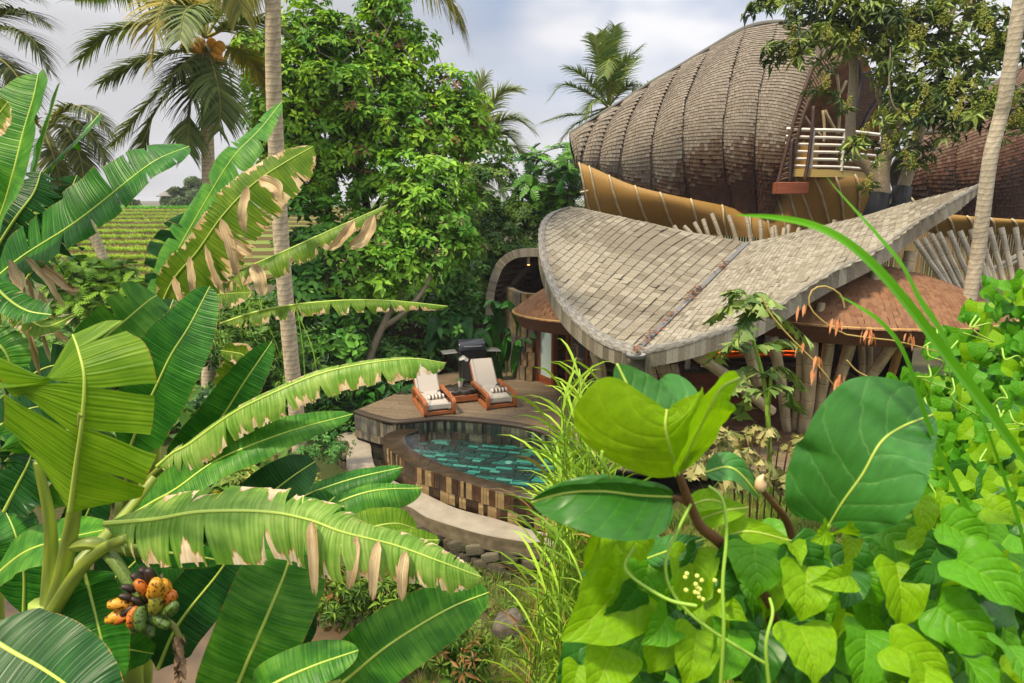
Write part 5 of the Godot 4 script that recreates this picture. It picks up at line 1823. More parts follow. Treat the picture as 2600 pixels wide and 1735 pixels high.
func make_bananas() -> void:
	var near := Vector3(0, 0.25, 0.97)
	# the plant in front, with the fruit
	var a := thing("banana_plant", Vector3(-2.0, -1.9, -2.7), "front banana plant carrying the small bunch of ripe fruit at the left", "banana plant", "banana plants on the near bank")
	stalk(a, [[118, 1570, 2.55], [112, 1660, 2.55], [105, 1900, 2.5], [95, 2600, 2.5]], 0.052, 0.075, "stem")
	stalk(a, [[120, 1590, 2.55], [128, 1440, 2.55], [126, 1320, 2.5], [94, 1175, 2.45]], 0.036, 0.015)
	stalk(a, [[122, 1590, 2.55], [160, 1450, 2.5], [188, 1300, 2.4], [197, 1200, 2.3], [209, 1050, 2.2]], 0.038, 0.014)
	stalk(a, [[130, 1560, 2.5], [200, 1450, 2.45], [260, 1395, 2.4], [318, 1368, 2.35]], 0.03, 0.018)
	stalk(a, [[150, 1520, 2.6], [195, 1440, 2.65], [260, 1370, 2.75], [330, 1290, 2.9], [392, 1212, 3.0]], 0.034, 0.018)
	stalk(a, [[190, 1385, 2.45], [230, 1380, 2.42], [290, 1392, 2.45], [372, 1402, 2.5]], 0.026, 0.024)
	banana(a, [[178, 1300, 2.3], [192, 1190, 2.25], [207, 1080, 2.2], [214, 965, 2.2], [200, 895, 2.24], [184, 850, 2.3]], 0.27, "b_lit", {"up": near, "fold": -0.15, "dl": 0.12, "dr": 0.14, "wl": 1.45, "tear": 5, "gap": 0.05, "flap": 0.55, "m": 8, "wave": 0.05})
	banana(a, [[262, 1330, 2.4], [330, 1325, 2.4], [402, 1318, 2.4], [513, 1300, 2.4], [670, 1300, 2.45], [781, 1320, 2.5], [870, 1352, 2.5], [1002, 1385, 2.55], [1113, 1425, 2.55], [1222, 1466, 2.6]], 0.215, "b_torn", {"up": Vector3(0, 1, 0.45), "fold": 0.05, "dl": 0.35, "dr": 0.95, "wr": 1.0, "wl": 0.85, "tear": 11, "gap": 0.04, "flap": 0.6, "m": 8, "n": 70, "us": 0.55})
	for e in [[[790, 1322, 2.47], [795, 1400, 2.42], [800, 1520, 2.4]], [[905, 1360, 2.5], [896, 1440, 2.44], [885, 1500, 2.43]], [[960, 1372, 2.52], [950, 1440, 2.46], [945, 1530, 2.45]], [[1030, 1398, 2.52], [1022, 1460, 2.47], [1020, 1530, 2.46]]]:
		leaf(a, "dry_strip", path(e), 0.022, {"mat": M.b_dry, "up": near, "n": 12, "m": 3, "swap": true, "prof": "banana", "dl": 0, "dr": 0})
	banana(a, [[-20, 1470, 3.0], [60, 1405, 2.95], [150, 1372, 2.9], [270, 1345, 2.8]], 0.13, "b_mid", {"up": Vector3(0.2, 0.9, 0.5), "dr": 0.35, "dl": 0.2})
	banana(a, [[318, 1392, 2.5], [400, 1402, 2.55], [480, 1410, 2.6], [560, 1424, 2.62]], 0.06, "b_deep", {"up": Vector3(0, 0.6, 0.8), "dl": 0.3, "dr": 0.3})
	banana(a, [[212, 1445, 2.6], [232, 1520, 2.55], [252, 1600, 2.5], [290, 1760, 2.4]], 0.165, "b_deep", {"up": near, "fold": 0.25, "dl": 0.0, "dr": 0.05})
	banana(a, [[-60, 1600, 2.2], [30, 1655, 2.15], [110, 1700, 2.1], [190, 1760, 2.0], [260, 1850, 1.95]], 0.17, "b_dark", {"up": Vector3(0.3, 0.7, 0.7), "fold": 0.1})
	for q in [[[60, 1560, 3.3], [60, 1450, 3.3], [40, 1360, 3.3], [10, 1290, 3.4]], [[230, 1500, 3.4], [330, 1440, 3.4], [420, 1330, 3.4], [470, 1260, 3.5]], [[330, 1640, 3.3], [380, 1540, 3.3], [460, 1480, 3.3], [560, 1450, 3.4]], [[10, 1180, 3.6], [60, 1120, 3.6], [130, 1090, 3.6], [210, 1100, 3.6]], [[150, 1420, 3.6], [210, 1330, 3.6], [240, 1240, 3.6], [230, 1150, 3.7]], [[-20, 1260, 3.3], [60, 1230, 3.3], [110, 1190, 3.3], [150, 1130, 3.4]], [[120, 1740, 2.9], [200, 1680, 2.9], [300, 1650, 2.9], [390, 1660, 3.0]], [[20, 1010, 3.9], [70, 960, 3.9], [130, 930, 3.9], [190, 930, 4.0]]]:
		banana(a, q, rr(0.13, 0.18), ["b_dark", "b_dark", "b_deep"][rng.randi() % 3], {"up": Vector3(rr(-0.4, 0.4), 0.4, 0.9), "tear": rng.randi() % 6, "n": 30, "wave": 0.15, "dl": 0.2, "dr": 0.2})
	banana(a, [[10, 1300, 3.0], [40, 1240, 3.0], [70, 1180, 3.0], [90, 1120, 3.05]], 0.16, "b_dark", {"up": near, "tear": 5, "wave": 0.2})
	banana(a, [[120, 1300, 3.1], [110, 1200, 3.05], [80, 1120, 3.0], [30, 1050, 3.0]], 0.17, "b_mid", {"up": near, "tear": 6, "wave": 0.2})
	bunch(a)
	# the plant behind it: tall leaves in the middle left
	var b := thing("banana_plant", Vector3(-3.2, -1.9, -4.2), "banana plant with broad upright leaves between the fruiting plant and the palm trunk", "banana plant", "banana plants on the near bank")
	stalk(b, [[330, 1250, 3.9], [320, 1500, 3.9], [310, 2000, 3.8]], 0.08, 0.1, "stem")
	stalk(b, [[330, 1300, 3.9], [345, 1140, 3.75], [397, 985, 3.6]], 0.04, 0.02)
	stalk(b, [[335, 1300, 3.9], [380, 1230, 3.9], [440, 1160, 3.9]], 0.04, 0.018)
	stalk(b, [[330, 1300, 3.9], [380, 1220, 3.7], [450, 1150, 3.6]], 0.035, 0.016)
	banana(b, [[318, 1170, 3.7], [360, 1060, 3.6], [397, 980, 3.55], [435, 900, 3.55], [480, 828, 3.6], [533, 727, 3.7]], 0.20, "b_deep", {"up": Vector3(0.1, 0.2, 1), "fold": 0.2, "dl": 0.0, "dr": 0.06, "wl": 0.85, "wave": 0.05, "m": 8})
	banana(b, [[205, 930, 3.9], [258, 865, 3.9], [320, 812, 3.9], [375, 765, 3.95], [398, 750, 4.0]], 0.19, "b_mid", {"up": Vector3(0.2, 0.3, 1), "fold": 0.1, "tear": 3, "flap": 0.3, "wave": 0.06})
	banana(b, [[440, 1205, 3.9], [500, 1130, 3.9], [562, 1060, 3.95], [620, 970, 4.0], [690, 868, 4.1]], 0.145, "b_deep", {"up": Vector3(0.4, 0.3, 1), "fold": 0.35, "wave": 0.05})
	banana(b, [[398, 1185, 3.5], [440, 1150, 3.5], [482, 1127, 3.5], [589, 1051, 3.5], [696, 997, 3.5], [817, 948, 3.55], [943, 921, 3.55], [1050, 912, 3.6], [1132, 922, 3.7]], 0.185, "b_torn", {"up": Vector3(0, 1, 0.5), "fold": 0.0, "dl": 0.25, "dr": 0.93, "wl": 0.35, "tear": 8, "gap": 0.07, "flap": 0.6, "m": 8, "n": 64})
	banana(b, [[300, 1330, 3.4], [380, 1280, 3.4], [450, 1240, 3.4], [540, 1175, 3.45], [640, 1130, 3.5], [760, 1088, 3.6], [895, 1052, 3.8]], 0.13, "b_mid", {"up": Vector3(0.1, 0.85, 0.6), "fold": 0.3, "dr": 0.5, "dl": 0.1, "wave": 0.16})
	banana(b, [[350, 1020, 4.2], [392, 920, 4.2], [415, 830, 4.2], [440, 760, 4.3]], 0.15, "b_dark", {"up": Vector3(0.3, 0.2, 1), "fold": 0.3})
	banana(b, [[560, 1000, 4.4], [590, 950, 4.4], [620, 905, 4.4], [560, 890, 4.4]], 0.10, "b_olive", {"up": near, "dl": 0.3})
	banana(b, [[470, 1230, 4.2], [520, 1180, 4.2], [600, 1120, 4.3], [640, 1060, 4.4]], 0.14, "b_deep", {"up": near})
	banana(b, [[380, 1360, 3.6], [410, 1300, 3.6], [440, 1250, 3.7], [460, 1180, 3.8]], 0.14, "b_dark", {"up": near})
	# high ragged leaves above, from a plant farther back
	var c := thing("banana_plant", Vector3(-3.6, -1.5, -5.4), "tall ragged banana plant with brown hanging shreds before the rice terraces", "banana plant", "banana plants on the near bank")
	stalk(c, [[380, 1000, 5.6], [370, 1300, 5.6], [360, 1900, 5.5]], 0.10, 0.12, "stem")
	stalk(c, [[380, 1010, 5.6], [385, 900, 5.5], [408, 740, 5.4]], 0.045, 0.022)
	stalk(c, [[382, 1010, 5.6], [420, 860, 5.3], [470, 745, 5.1]], 0.04, 0.02)
	banana(c, [[385, 850, 5.4], [408, 740, 5.4], [450, 640, 5.4], [520, 515, 5.4], [590, 402, 5.4], [660, 328, 5.5], [716, 258, 5.6]], 0.25, "b_mid", {"up": Vector3(-0.3, 0.6, 0.75), "fold": 0.1, "dl": 0.35, "dr": 0.5, "wl": 0.95, "tear": 9, "gap": 0.06, "flap": 0.8, "n": 60})
	banana(c, [[400, 800, 5.2], [440, 712, 5.1], [500, 640, 5.0], [565, 548, 5.0], [640, 470, 5.05], [720, 415, 5.1], [795, 372, 5.2]], 0.36, "b_olive", {"up": Vector3(0.1, 0.25, 1), "fold": -0.05, "dl": 0.3, "dr": 0.12, "wl": 0.42, "wr": 1.0, "tear": 5, "gap": 0.02, "flap": 0.4, "m": 8, "n": 60})
	for e in [[[655, 455, 4.95], [690, 470, 4.9], [700, 500, 4.88]], [[630, 470, 4.95], [620, 520, 4.9], [625, 560, 4.9]], [[560, 555, 4.95], [580, 610, 4.9], [595, 680, 4.9]], [[545, 580, 4.95], [600, 620, 4.9], [630, 640, 4.88]], [[520, 620, 4.95], [540, 680, 4.9], [560, 720, 4.9]], [[480, 650, 4.95], [486, 700, 4.9], [490, 745, 4.9]], [[440, 700, 5.0], [455, 740, 4.95], [470, 765, 4.95]]]:
		leaf(c, "dry_strip", longer(path(e), rr(1.0, 1.5)), rr(0.025, 0.06), {"mat": M.b_dry, "up": Vector3(rr(-0.4, 0.4), 0.2, 1), "n": 14, "m": 4, "swap": true, "prof": "banana", "fold": rr(0.2, 0.9), "dl": 0.1, "dr": 0.1, "wave": 0.4})
	banana(c, [[420, 765, 5.2], [520, 720, 5.1], [600, 690, 5.0], [740, 630, 5.0], [860, 575, 5.1], [985, 520, 5.2]], 0.20, "b_olive", {"up": Vector3(0, 1, 0.35), "fold": 0.0, "dl": 0.5, "dr": 0.9, "wl": 0.7, "tear": 10, "gap": 0.10, "flap": 1.0, "n": 60})
	for e in [[[640, 670, 4.95], [655, 700, 4.9], [660, 735, 4.9]], [[900, 560, 5.0], [880, 590, 4.95], [850, 620, 4.95]], [[950, 545, 5.05], [930, 590, 5.0], [900, 610, 5.0]]]:
		leaf(c, "dry_strip", longer(path(e), 1.3), rr(0.025, 0.06), {"mat": M.b_dry, "up": Vector3(rr(-0.3, 0.3), 0.2, 1), "n": 12, "m": 4, "swap": true, "prof": "banana", "fold": rr(0.2, 0.9), "dl": 0.1, "dr": 0.1, "wave": 0.4})
	banana(c, [[560, 822, 5.0], [640, 795, 5.0], [714, 779, 5.0], [800, 768, 5.0], [900, 762, 5.05], [1010, 765, 5.1], [1137, 778, 5.2]], 0.15, "b_olive", {"up": Vector3(0, 1, 0.25), "fold": 0.1, "dl": 0.65, "dr": 0.8, "wl": 0.6, "tear": 11, "gap": 0.12, "flap": 1.3, "n": 60})
	banana(c, [[400, 800, 5.3], [450, 770, 5.3], [540, 750, 5.3], [640, 742, 5.4]], 0.2, "b_olive", {"up": Vector3(0, 0.7, 0.7), "dr": 0.5, "tear": 5})
	banana(c, [[430, 800, 5.6], [440, 700, 5.7], [455, 620, 5.8], [480, 540, 5.9]], 0.26, "b_dark", {"up": Vector3(0.5, 0.2, 1), "tear": 8})
	# far left plant, big blades against the sky
	var d := thing("banana_plant", Vector3(-4.0, -1.9, -3.9), "banana plant at the left edge with a huge upright blade against the grey sky", "banana plant", "banana plants on the near bank")
	stalk(d, [[-40, 760, 3.9], [-60, 1000, 3.9], [-80, 1700, 3.8]], 0.1, 0.12, "stem")
	banana(d, [[-40, 640, 3.7], [5, 540, 3.6], [34, 440, 3.55], [58, 340, 3.6], [84, 250, 3.65], [97, 188, 3.7]], 0.28, "b_mid", {"up": Vector3(-0.35, 0.3, 0.9), "fold": 0.4, "dl": 0.0, "dr": 0.0, "wr": 1.0, "wl": 0.8, "wave": 0.07, "m": 8})
	banana(d, [[30, 620, 4.2], [75, 480, 4.15], [110, 350, 4.2], [150, 210, 4.3]], 0.13, "b_deep", {"up": Vector3(-0.8, 0.2, 0.6), "fold": 0.2})
	banana(d, [[40, 520, 4.3], [95, 455, 4.3], [145, 405, 4.3], [200, 350, 4.3], [256, 286, 4.4]], 0.17, "b_deep", {"up": Vector3(-0.3, 0.9, 0.3), "fold": 0.2, "dl": 0.3, "dr": 0.6, "tear": 7})
	banana(d, [[-60, 720, 3.9], [0, 615, 3.9], [45, 545, 3.9], [85, 490, 3.95], [104, 435, 4.0]], 0.26, "b_dark", {"up": Vector3(0.3, 0.4, 0.9), "fold": -0.1, "dl": 0.3, "dr": 0.3, "tear": 12, "gap": 0.10, "flap": 1.2})
	banana(d, [[60, 720, 4.4], [110, 640, 4.4], [160, 530, 4.4], [195, 445, 4.5]], 0.24, "b_dark", {"up": Vector3(0.3, 0.4, 0.9), "tear": 13, "gap": 0.12, "flap": 1.2, "dl": 0.3, "dr": 0.4})
	banana(d, [[-20, 715, 3.8], [60, 650, 3.8], [170, 580, 3.8], [250, 520, 3.85], [330, 455, 3.9], [400, 405, 3.95], [480, 372, 4.1]], 0.22, "b_deep", {"up": Vector3(-0.1, 0.75, 0.65), "fold": 0.35, "dl": 0.05, "dr": 0.42, "tear": 7, "gap": 0.03, "flap": 0.7, "n": 60})
	for e in [[[60, 650, 3.7], [100, 690, 3.65], [130, 740, 3.65]], [[90, 660, 3.7], [130, 690, 3.65], [160, 720, 3.65]], [[20, 660, 3.7], [40, 700, 3.65], [30, 740, 3.65]], [[70, 700, 3.7], [90, 780, 3.65], [110, 850, 3.65]], [[60, 720, 3.7], [70, 800, 3.65], [90, 880, 3.65]], [[100, 740, 3.7], [120, 790, 3.65], [150, 830, 3.65]], [[130, 670, 3.7], [150, 700, 3.65], [180, 715, 3.65]]]:
		leaf(d, "dry_strip", longer(path(e), 1.5), rr(0.015, 0.045), {"mat": M.b_dry, "up": Vector3(rr(-0.5, 0.5), 0.2, 1), "n": 14, "m": 4, "swap": true, "prof": "banana", "fold": rr(0.2, 0.9), "dl": 0.1, "dr": 0.1, "wave": 0.5})
	banana(d, [[-40, 700, 3.4], [20, 760, 3.4], [70, 790, 3.4], [130, 800, 3.4]], 0.09, "b_deep", {"up": Vector3(0, 0.8, 0.6), "tear": 3})
	banana(d, [[-40, 850, 3.5], [10, 890, 3.5], [40, 960, 3.5]], 0.12, "b_mid", {"up": Vector3(0, 0.7, 0.7), "tear": 4})
	banana(d, [[-40, 780, 3.5], [40, 790, 3.5], [110, 830, 3.5], [190, 800, 3.6]], 0.09, "b_olive", {"up": Vector3(0, 0.8, 0.6), "tear": 5})
	banana(d, [[-30, 330, 3.2], [-10, 300, 3.2], [20, 260, 3.2]], 0.1, "b_olive", {"up": near})
	banana(d, [[-60, 1100, 3.6], [0, 1080, 3.6], [70, 1040, 3.6], [130, 1030, 3.7]], 0.15, "b_dark", {"up": Vector3(0, 0.5, 0.8), "tear": 5})
	# low plant at the bottom centre
	var e2 := thing("banana_plant", Vector3(-0.9, -2.0, -3.4), "low banana plant whose long blades rise from the bottom edge by the stream", "banana plant", "banana plants on the near bank")
	stalk(e2, [[560, 1900, 2.8], [550, 2100, 2.8], [540, 2700, 2.8]], 0.09, 0.11, "stem")
	stalk(e2, [[560, 1960, 2.8], [640, 1850, 2.7], [760, 1770, 2.6], [868, 1735, 2.6]], 0.035, 0.02)
	stalk(e2, [[558, 1960, 2.8], [580, 1850, 2.6], [607, 1735, 2.5]], 0.035, 0.02)
	banana(e2, [[560, 1860, 2.5], [607, 1731, 2.5], [680, 1560, 2.55], [725, 1450, 2.65], [760, 1330, 2.8], [770, 1262, 2.9]], 0.185, "b_mid", {"up": Vector3(0.1, 0.3, 1), "fold": 0.12, "dl": 0.06, "dr": 0.04, "wave": 0.05, "m": 8})
	banana(e2, [[800, 1770, 2.6], [868, 1735, 2.6], [988, 1638, 2.65], [1136, 1548, 2.75], [1240, 1505, 2.9]], 0.15, "b_mid", {"up": Vector3(0, 0.5, 0.9), "fold": 0.1, "dr": 0.15, "wave": 0.06})
	banana(e2, [[640, 1780, 2.4], [700, 1735, 2.4], [800, 1690, 2.45], [910, 1652, 2.5]], 0.10, "b_mid", {"up": Vector3(0, 0.8, 0.6), "fold": 0.3, "dr": 0.3})
	banana(e2, [[400, 1700, 3.1], [451, 1588, 3.1], [549, 1463, 3.15], [600, 1390, 3.2], [640, 1335, 3.3]], 0.15, "b_dark", {"up": Vector3(0.2, 0.3, 1), "fold": 0.2})
	banana(e2, [[520, 1430, 3.7], [600, 1335, 3.7], [680, 1260, 3.75], [740, 1212, 3.8], [800, 1172, 3.9]], 0.16, "b_dark", {"up": Vector3(0.2, 0.4, 1), "fold": 0.2, "wave": 0.04})
	banana(e2, [[700, 1300, 4.2], [787, 1254, 4.2], [900, 1215, 4.25], [1022, 1187, 4.3]], 0.17, "b_deep", {"up": Vector3(0, 0.95, 0.3), "fold": 0.15, "dr": 0.8, "dl": 0.1, "wl": 0.5})
	banana(e2, [[760, 1330, 3.9], [868, 1272, 3.95], [960, 1245, 4.0], [1070, 1240, 4.1]], 0.17, "b_mid", {"up": Vector3(0, 0.9, 0.45), "fold": 0.1, "dr": 0.75, "dl": 0.1, "wl": 0.35, "wave": 0.12})
	banana(e2, [[700, 1420, 3.8], [770, 1340, 3.8], [820, 1290, 3.85], [850, 1262, 3.9]], 0.13, "b_deep", {"up": Vector3(0.2, 0.4, 1), "fold": 0.2})
	banana(e2, [[850, 1400, 3.4], [920, 1350, 3.4], [1000, 1330, 3.5], [1060, 1345, 3.6]], 0.11, "b_lit", {"up": Vector3(0, 0.8, 0.6), "dl": 0.2, "dr": 0.3})
	banana(e2, [[960, 1400, 3.3], [1030, 1375, 3.3], [1115, 1372, 3.4]], 0.07, "b_lit", {"up": Vector3(0, 0.8, 0.6), "dl": 0.2, "dr": 0.3})
	banana(e2, [[560, 1760, 3.4], [640, 1700, 3.4], [740, 1600, 3.4], [790, 1540, 3.4]], 0.14, "b_dark", {"up": Vector3(0.4, 0.3, 0.8)})

func bunch(a: Node3D) -> void:
	# short stalk, hands of stubby fruit in several stages of ripeness, dried flower end
	stalk(a, [[262, 1395, 2.45], [290, 1425, 2.40], [325, 1475, 2.36], [355, 1520, 2.34]], 0.026, 0.022, "bunch_stalk", mt(sRGB(112, 140, 50), 0.6, M.fine, Vector3(1, 2, 1)))
	stalk(a, [[375, 1560, 2.34], [410, 1572, 2.34], [440, 1590, 2.34], [456, 1622, 2.34]], 0.012, 0.011, "bunch_stalk", mt(sRGB(120, 124, 60), 0.7))
	var cols := [sRGB(206, 146, 34), sRGB(192, 108, 32), sRGB(142, 138, 44), sRGB(78, 106, 38), sRGB(48, 34, 24)]
	var mats := []
	for q in cols: mats.append(mt(q, 0.5, pic(64, 64, func(u, v):
		var k := fast.get_noise_2d(u * 300.0, v * 300.0)
		var f := 1.0 if k < 0.25 else 0.35
		return Color(f, f * (1.0 if f > 0.9 else 0.8), f)) if not M.has("spots") else M.spots, Vector3(1, 1, 1)))
	var ctr := sight(366, 1528, 2.34)
	for e in [[352, 1478, -0.35, 1, 4], [366, 1468, 0.0, 1.2, 4], [378, 1470, 0.2, 1.2, 4], [330, 1498, -0.9, 0.8, 4], [325, 1520, -1.0, 0.8, 4], [388, 1495, 0.5, 1.25, 0], [408, 1500, 0.45, 1.35, 0], [424, 1520, 0.75, 1.15, 1], [428, 1545, 0.9, 1.1, 3], [305, 1538, -1.3, 1.0, 0], [300, 1570, -1.7, 1.0, 0], [316, 1572, -1.75, 0.95, 1], [340, 1568, 3.4, 0.9, 1], [356, 1494, -0.15, 0.9, 1], [390, 1535, 0.3, 1.2, 2], [385, 1556, 2.8, 1.0, 3], [362, 1570, 3.1, 1.1, 3], [350, 1588, 3.6, 0.9, 3], [380, 1592, 2.7, 0.9, 3], [410, 1572, 2.2, 1.0, 3], [340, 1545, -2.2, 0.8, 4], [372, 1520, 0.1, 0.8, 4], [350, 1530, -0.6, 0.7, 4], [400, 1525, 0.6, 1.0, 4], [330, 1552, -2.0, 0.8, 4]]:
		var c := sight(e[0], e[1], 2.34 - 0.06 * rng.randf() - (0.02 if e[4] < 4 else 0.0))
		var dir := Vector3(sin(e[2]), cos(e[2]), 0.35).normalized()
		var l: float = 0.085 * e[3]
		var side := Vector3(dir.y, -dir.x, 0) * l * 0.10
		var pp := smooth([c - dir * l * 0.5, c + side, c + dir * l * 0.5], 10)
		var rd := []
		for k in 11: rd.append(0.0235 * e[3] * pow(sin(PI * clampf(0.06 + 0.86 * k / 10.0, 0, 1)), 0.5) * (1.0 if e[4] < 4 else 0.8))
		var m := MB.new(); m.tube(pp, rd, 9, true, 0.1)
		put(m, "banana", mats[e[4]], a)
	var fl := MB.new()
	for k in 46:
		var t := k / 46.0
		var c := sight(lerpf(452, 458, t), lerpf(1610, 1740, t), 2.34)
		var ang := rr(0, TAU)
		var d := Vector3(cos(ang) * 0.024, -0.03, sin(ang) * 0.024)
		var b := leaf_shape(c, c + d, 0.012, 0.6)
		var off := fl.v.size()
		fl.col = Color.WHITE * rr(0.5, 1.0)
		for q in b.v.size(): fl.vert(b.v[q], b.uv[q])
		for q in b.ix: fl.tri_one(q + off)
	put(fl, "dried_flower", mt(sRGB(158, 128, 96), 0.95), a)

# ---------------------------------------------------------------- palms
func frond(par: Node, pts: Array, o := {}) -> void:
	# a rachis with drooping leaflets on both sides
	var n: int = o.get("n", 78)
	var L: float = o.get("leaf", 0.75)
	var hang: float = o.get("hang", 0.55)
	var c0: Color = o.get("col", lin(92, 124, 58))
	var c1: Color = o.get("tip", lin(126, 146, 74))
	var m := MB.new()
	m.col = lin(150, 148, 78)
	m.tube(smooth(pts, 16), [0.045, 0.012], 6)
	for k in n:
		var t := lerpf(0.12, 0.995, k / float(n - 1))
		var p := curve(pts, t)
		var T: Vector3 = (curve(pts, minf(1, t + 0.02)) - curve(pts, maxf(0, t - 0.02))).normalized()
		var S := T.cross(Vector3.UP)
		if S.length() < 0.15: S = T.cross(Vector3(0.3, 0.2, 1))
		S = S.normalized()
		var N := S.cross(T)
		for sd in [-1, 1]:
			if rng.randf() < 0.05: continue
			var ln := L * (0.35 + 0.65 * sin(PI * clampf(pow(t, 0.85), 0.0, 0.93))) * rr(0.85, 1.08)
			var d = (S * sd * 0.85 + T * lerpf(0.35, 0.9, t) + N * rr(0.05, 0.4)).normalized()
			var w := 0.024 * pow(ln / 0.75, 0.7) + 0.008
			m.col = c0.lerp(c1, rng.randf()) * rr(0.75, 1.1)
			var prev := -1
			var q := p
			var wd = d.cross(N).normalized() * w
			for j in 4:
				var x := j / 3.0
				var i := m.vert(q - wd * (1.0 - x * 0.9)); m.vert(q + wd * (1.0 - x * 0.9))
				if prev >= 0:
					m.tri(prev, prev + 1, i); m.tri(prev + 1, i + 1, i)
				prev = i
				d = d.lerp(Vector3.DOWN, hang * (0.25 + 0.35 * x)).normalized()
				q += d * ln / 3.0
	put(m, "frond", M.foliage, par)

func palm_trunk(par: Node, pts: Array, r0: float, r1: float, tint := Color(1, 1, 1)) -> void:
	var m := MB.new()
	m.col = tint
	m.tube(smooth(pts, 40), [r0, r1], 14, true, 2.4)
	put(m, "trunk", M.palm_bark, par)

func coconut(par: Node, p: Vector3, r: float) -> void:
	var m := MB.new()
	m.lathe(Vector3.ZERO, [Vector2(0, -1.1 * r), Vector2(0.6 * r, -0.9 * r), Vector2(0.98 * r, -0.1 * r), Vector2(0.85 * r, 0.6 * r), Vector2(0.4 * r, 1.05 * r), Vector2(0, 1.15 * r)], 12)
	at_place(m.mesh(), Transform3D(Basis(Vector3(1, 0, 0.3).normalized(), rr(-0.6, 0.6)), p), "coconut", M.coco, par)

func make_palms() -> void:
	M.coco = mt(sRGB(226, 158, 44), 0.5)
	# the trunk close by that runs the height of the picture
	var a := thing("coconut_palm", Vector3(-4.7, -0.7, -14.2), "coconut palm whose slim ringed trunk crosses the picture left of the big tree", "palm tree", "coconut palms")
	var foot := sight(765, 1190, 14.3); foot.y = ground_y(foot.x, foot.z) - 0.1
	var head := sight(690, -330, 12.5)
	palm_trunk(a, [foot, sight(757, 1100, 14.2), sight(738, 900, 13.9), sight(718, 670, 13.6), sight(702, 400, 13.3), sight(694, 200, 13.0), sight(693, 60, 12.8), head], 0.17, 0.125)
	for e in [[[690, -330, 12.5], [850, -330, 12.2], [1010, -120, 12.0], [1090, -40, 11.9], [1145, 5, 11.9], [1178, 82, 11.9]], [[690, -330, 12.5], [620, -250, 12.4], [600, -90, 12.3], [612, 30, 12.3]], [[690, -330, 12.5], [560, -480, 13], [380, -450, 13.5]], [[690, -330, 12.5], [800, -560, 13.5], [1000, -600, 14.5]], [[690, -330, 12.5], [640, -600, 12.0], [560, -800, 11.0]], [[690, -330, 12.5], [740, -420, 14.5], [800, -380, 16.5]]]:
		frond(a, path(e), {"leaf": 1.0, "hang": 0.9, "n": 90, "col": lin(96, 112, 46), "tip": lin(150, 142, 66)})
	# the palm with orange nuts
	var b := thing("coconut_palm", Vector3(-8.6, -1.0, -18.5), "tall coconut palm hung with orange nuts against the grey sky on the left", "palm tree", "coconut palms")
	var c := [522, 108, 18.5]
	palm_trunk(b, [Vector3(-8.6, -1.2, -18.5), sight(530, 560, 18.5), sight(526, 330, 18.5), sight(522, 108, 18.5)], 0.19, 0.14)
	for e in [
		[[520, 105, 18.4], [400, 60, 18.0], [270, 88, 17.8], [205, 150, 17.7]],
		[[520, 115, 18.4], [430, 135, 17.8], [330, 165, 17.5], [257, 212, 17.4]],
		[[520, 118, 18.4], [450, 180, 17.4], [360, 280, 17.0], [285, 370, 16.9]],
		[[521, 120, 18.4], [460, 190, 17.6], [390, 290, 17.2], [350, 395, 17.2]],
		[[521, 122, 18.4], [495, 200, 17.6], [480, 290, 17.4], [478, 385, 17.4]],
		[[524, 122, 18.4], [545, 190, 17.6], [558, 260, 17.5], [556, 330, 17.5]],
		[[520, 95, 18.4], [430, 25, 18.6], [300, -10, 18.9], [190, 0, 19.2]],
		[[520, 92, 18.4], [440, -10, 17.6], [400, 40, 16.8], [385, 160, 16.6]],
		[[524, 95, 18.4], [600, 60, 18.2], [665, 50, 18.2], [720, 80, 18.3]],
		[[524, 90, 18.4], [580, 10, 18.8], [660, -30, 19.4], [720, -30, 19.8]],
		[[522, 85, 18.4], [500, -20, 19.2], [440, -110, 19.8], [360, -160, 20.4]],
		[[522, 85, 18.4], [540, -40, 18.8], [580, -140, 19.3], [640, -210, 19.8]],
		[[522, 95, 18.3], [505, 20, 17.4], [470, 30, 16.6], [455, 100, 16.2]],
		[[524, 115, 18.6], [590, 125, 19.4], [640, 160, 20.0], [668, 215, 20.2]]]:
		var old := rng.randf() < 0.2
		frond(b, path(e), {"leaf": 1.1, "hang": 0.5, "col": lin(72, 100, 48) if not old else lin(120, 122, 50), "tip": lin(124, 140, 76) if not old else lin(176, 158, 66)})
	for e in [[470, 122], [490, 122], [476, 104], [560, 118], [553, 130], [545, 145], [500, 128], [558, 155], [505, 110], [538, 110]]:
		coconut(b, sight(e[0], e[1], 18.15), 0.125)
	for k in 7:
		var p := sight(522, 118, 18.3)
		frond(b, [p, p + Vector3(rr(-0.5, 0.6), -0.5, rr(0, 0.4)), p + Vector3(rr(-0.9, 0.9), -1.3, rr(0, 0.5))], {"leaf": 0.15, "n": 16, "hang": 0.9, "col": lin(104, 78, 50), "tip": lin(140, 104, 66)})
	# far left palm, half out of the picture
	var d := thing("coconut_palm", Vector3(-15.5, -1.0, -19.0), "coconut palm at the far left edge with only dark drooping fronds showing", "palm tree", "coconut palms")
	palm_trunk(d, [Vector3(-15.5, -1.2, -19.0), Vector3(-15.4, 4.0, -19.0), sight(-120, 80, 19.0)], 0.19, 0.15)
	for e in [[[-120, 80, 19], [-20, 40, 18.5], [60, 30, 18.2], [120, 60, 18.2]], [[-120, 90, 19], [-20, 70, 18.2], [70, 90, 17.8], [122, 175, 17.8]], [[-120, 95, 19], [-30, 130, 18.0], [40, 190, 17.6], [60, 260, 17.6]], [[-120, 60, 19], [-60, -20, 18.6], [20, -40, 18.2], [90, -10, 18.2]], [[-120, 95, 19], [-80, 180, 18.0], [-30, 260, 17.8], [10, 330, 17.8]]]:
		frond(d, path(e), {"leaf": 1.05, "hang": 0.55, "col": lin(62, 80, 42), "tip": lin(110, 118, 62)})
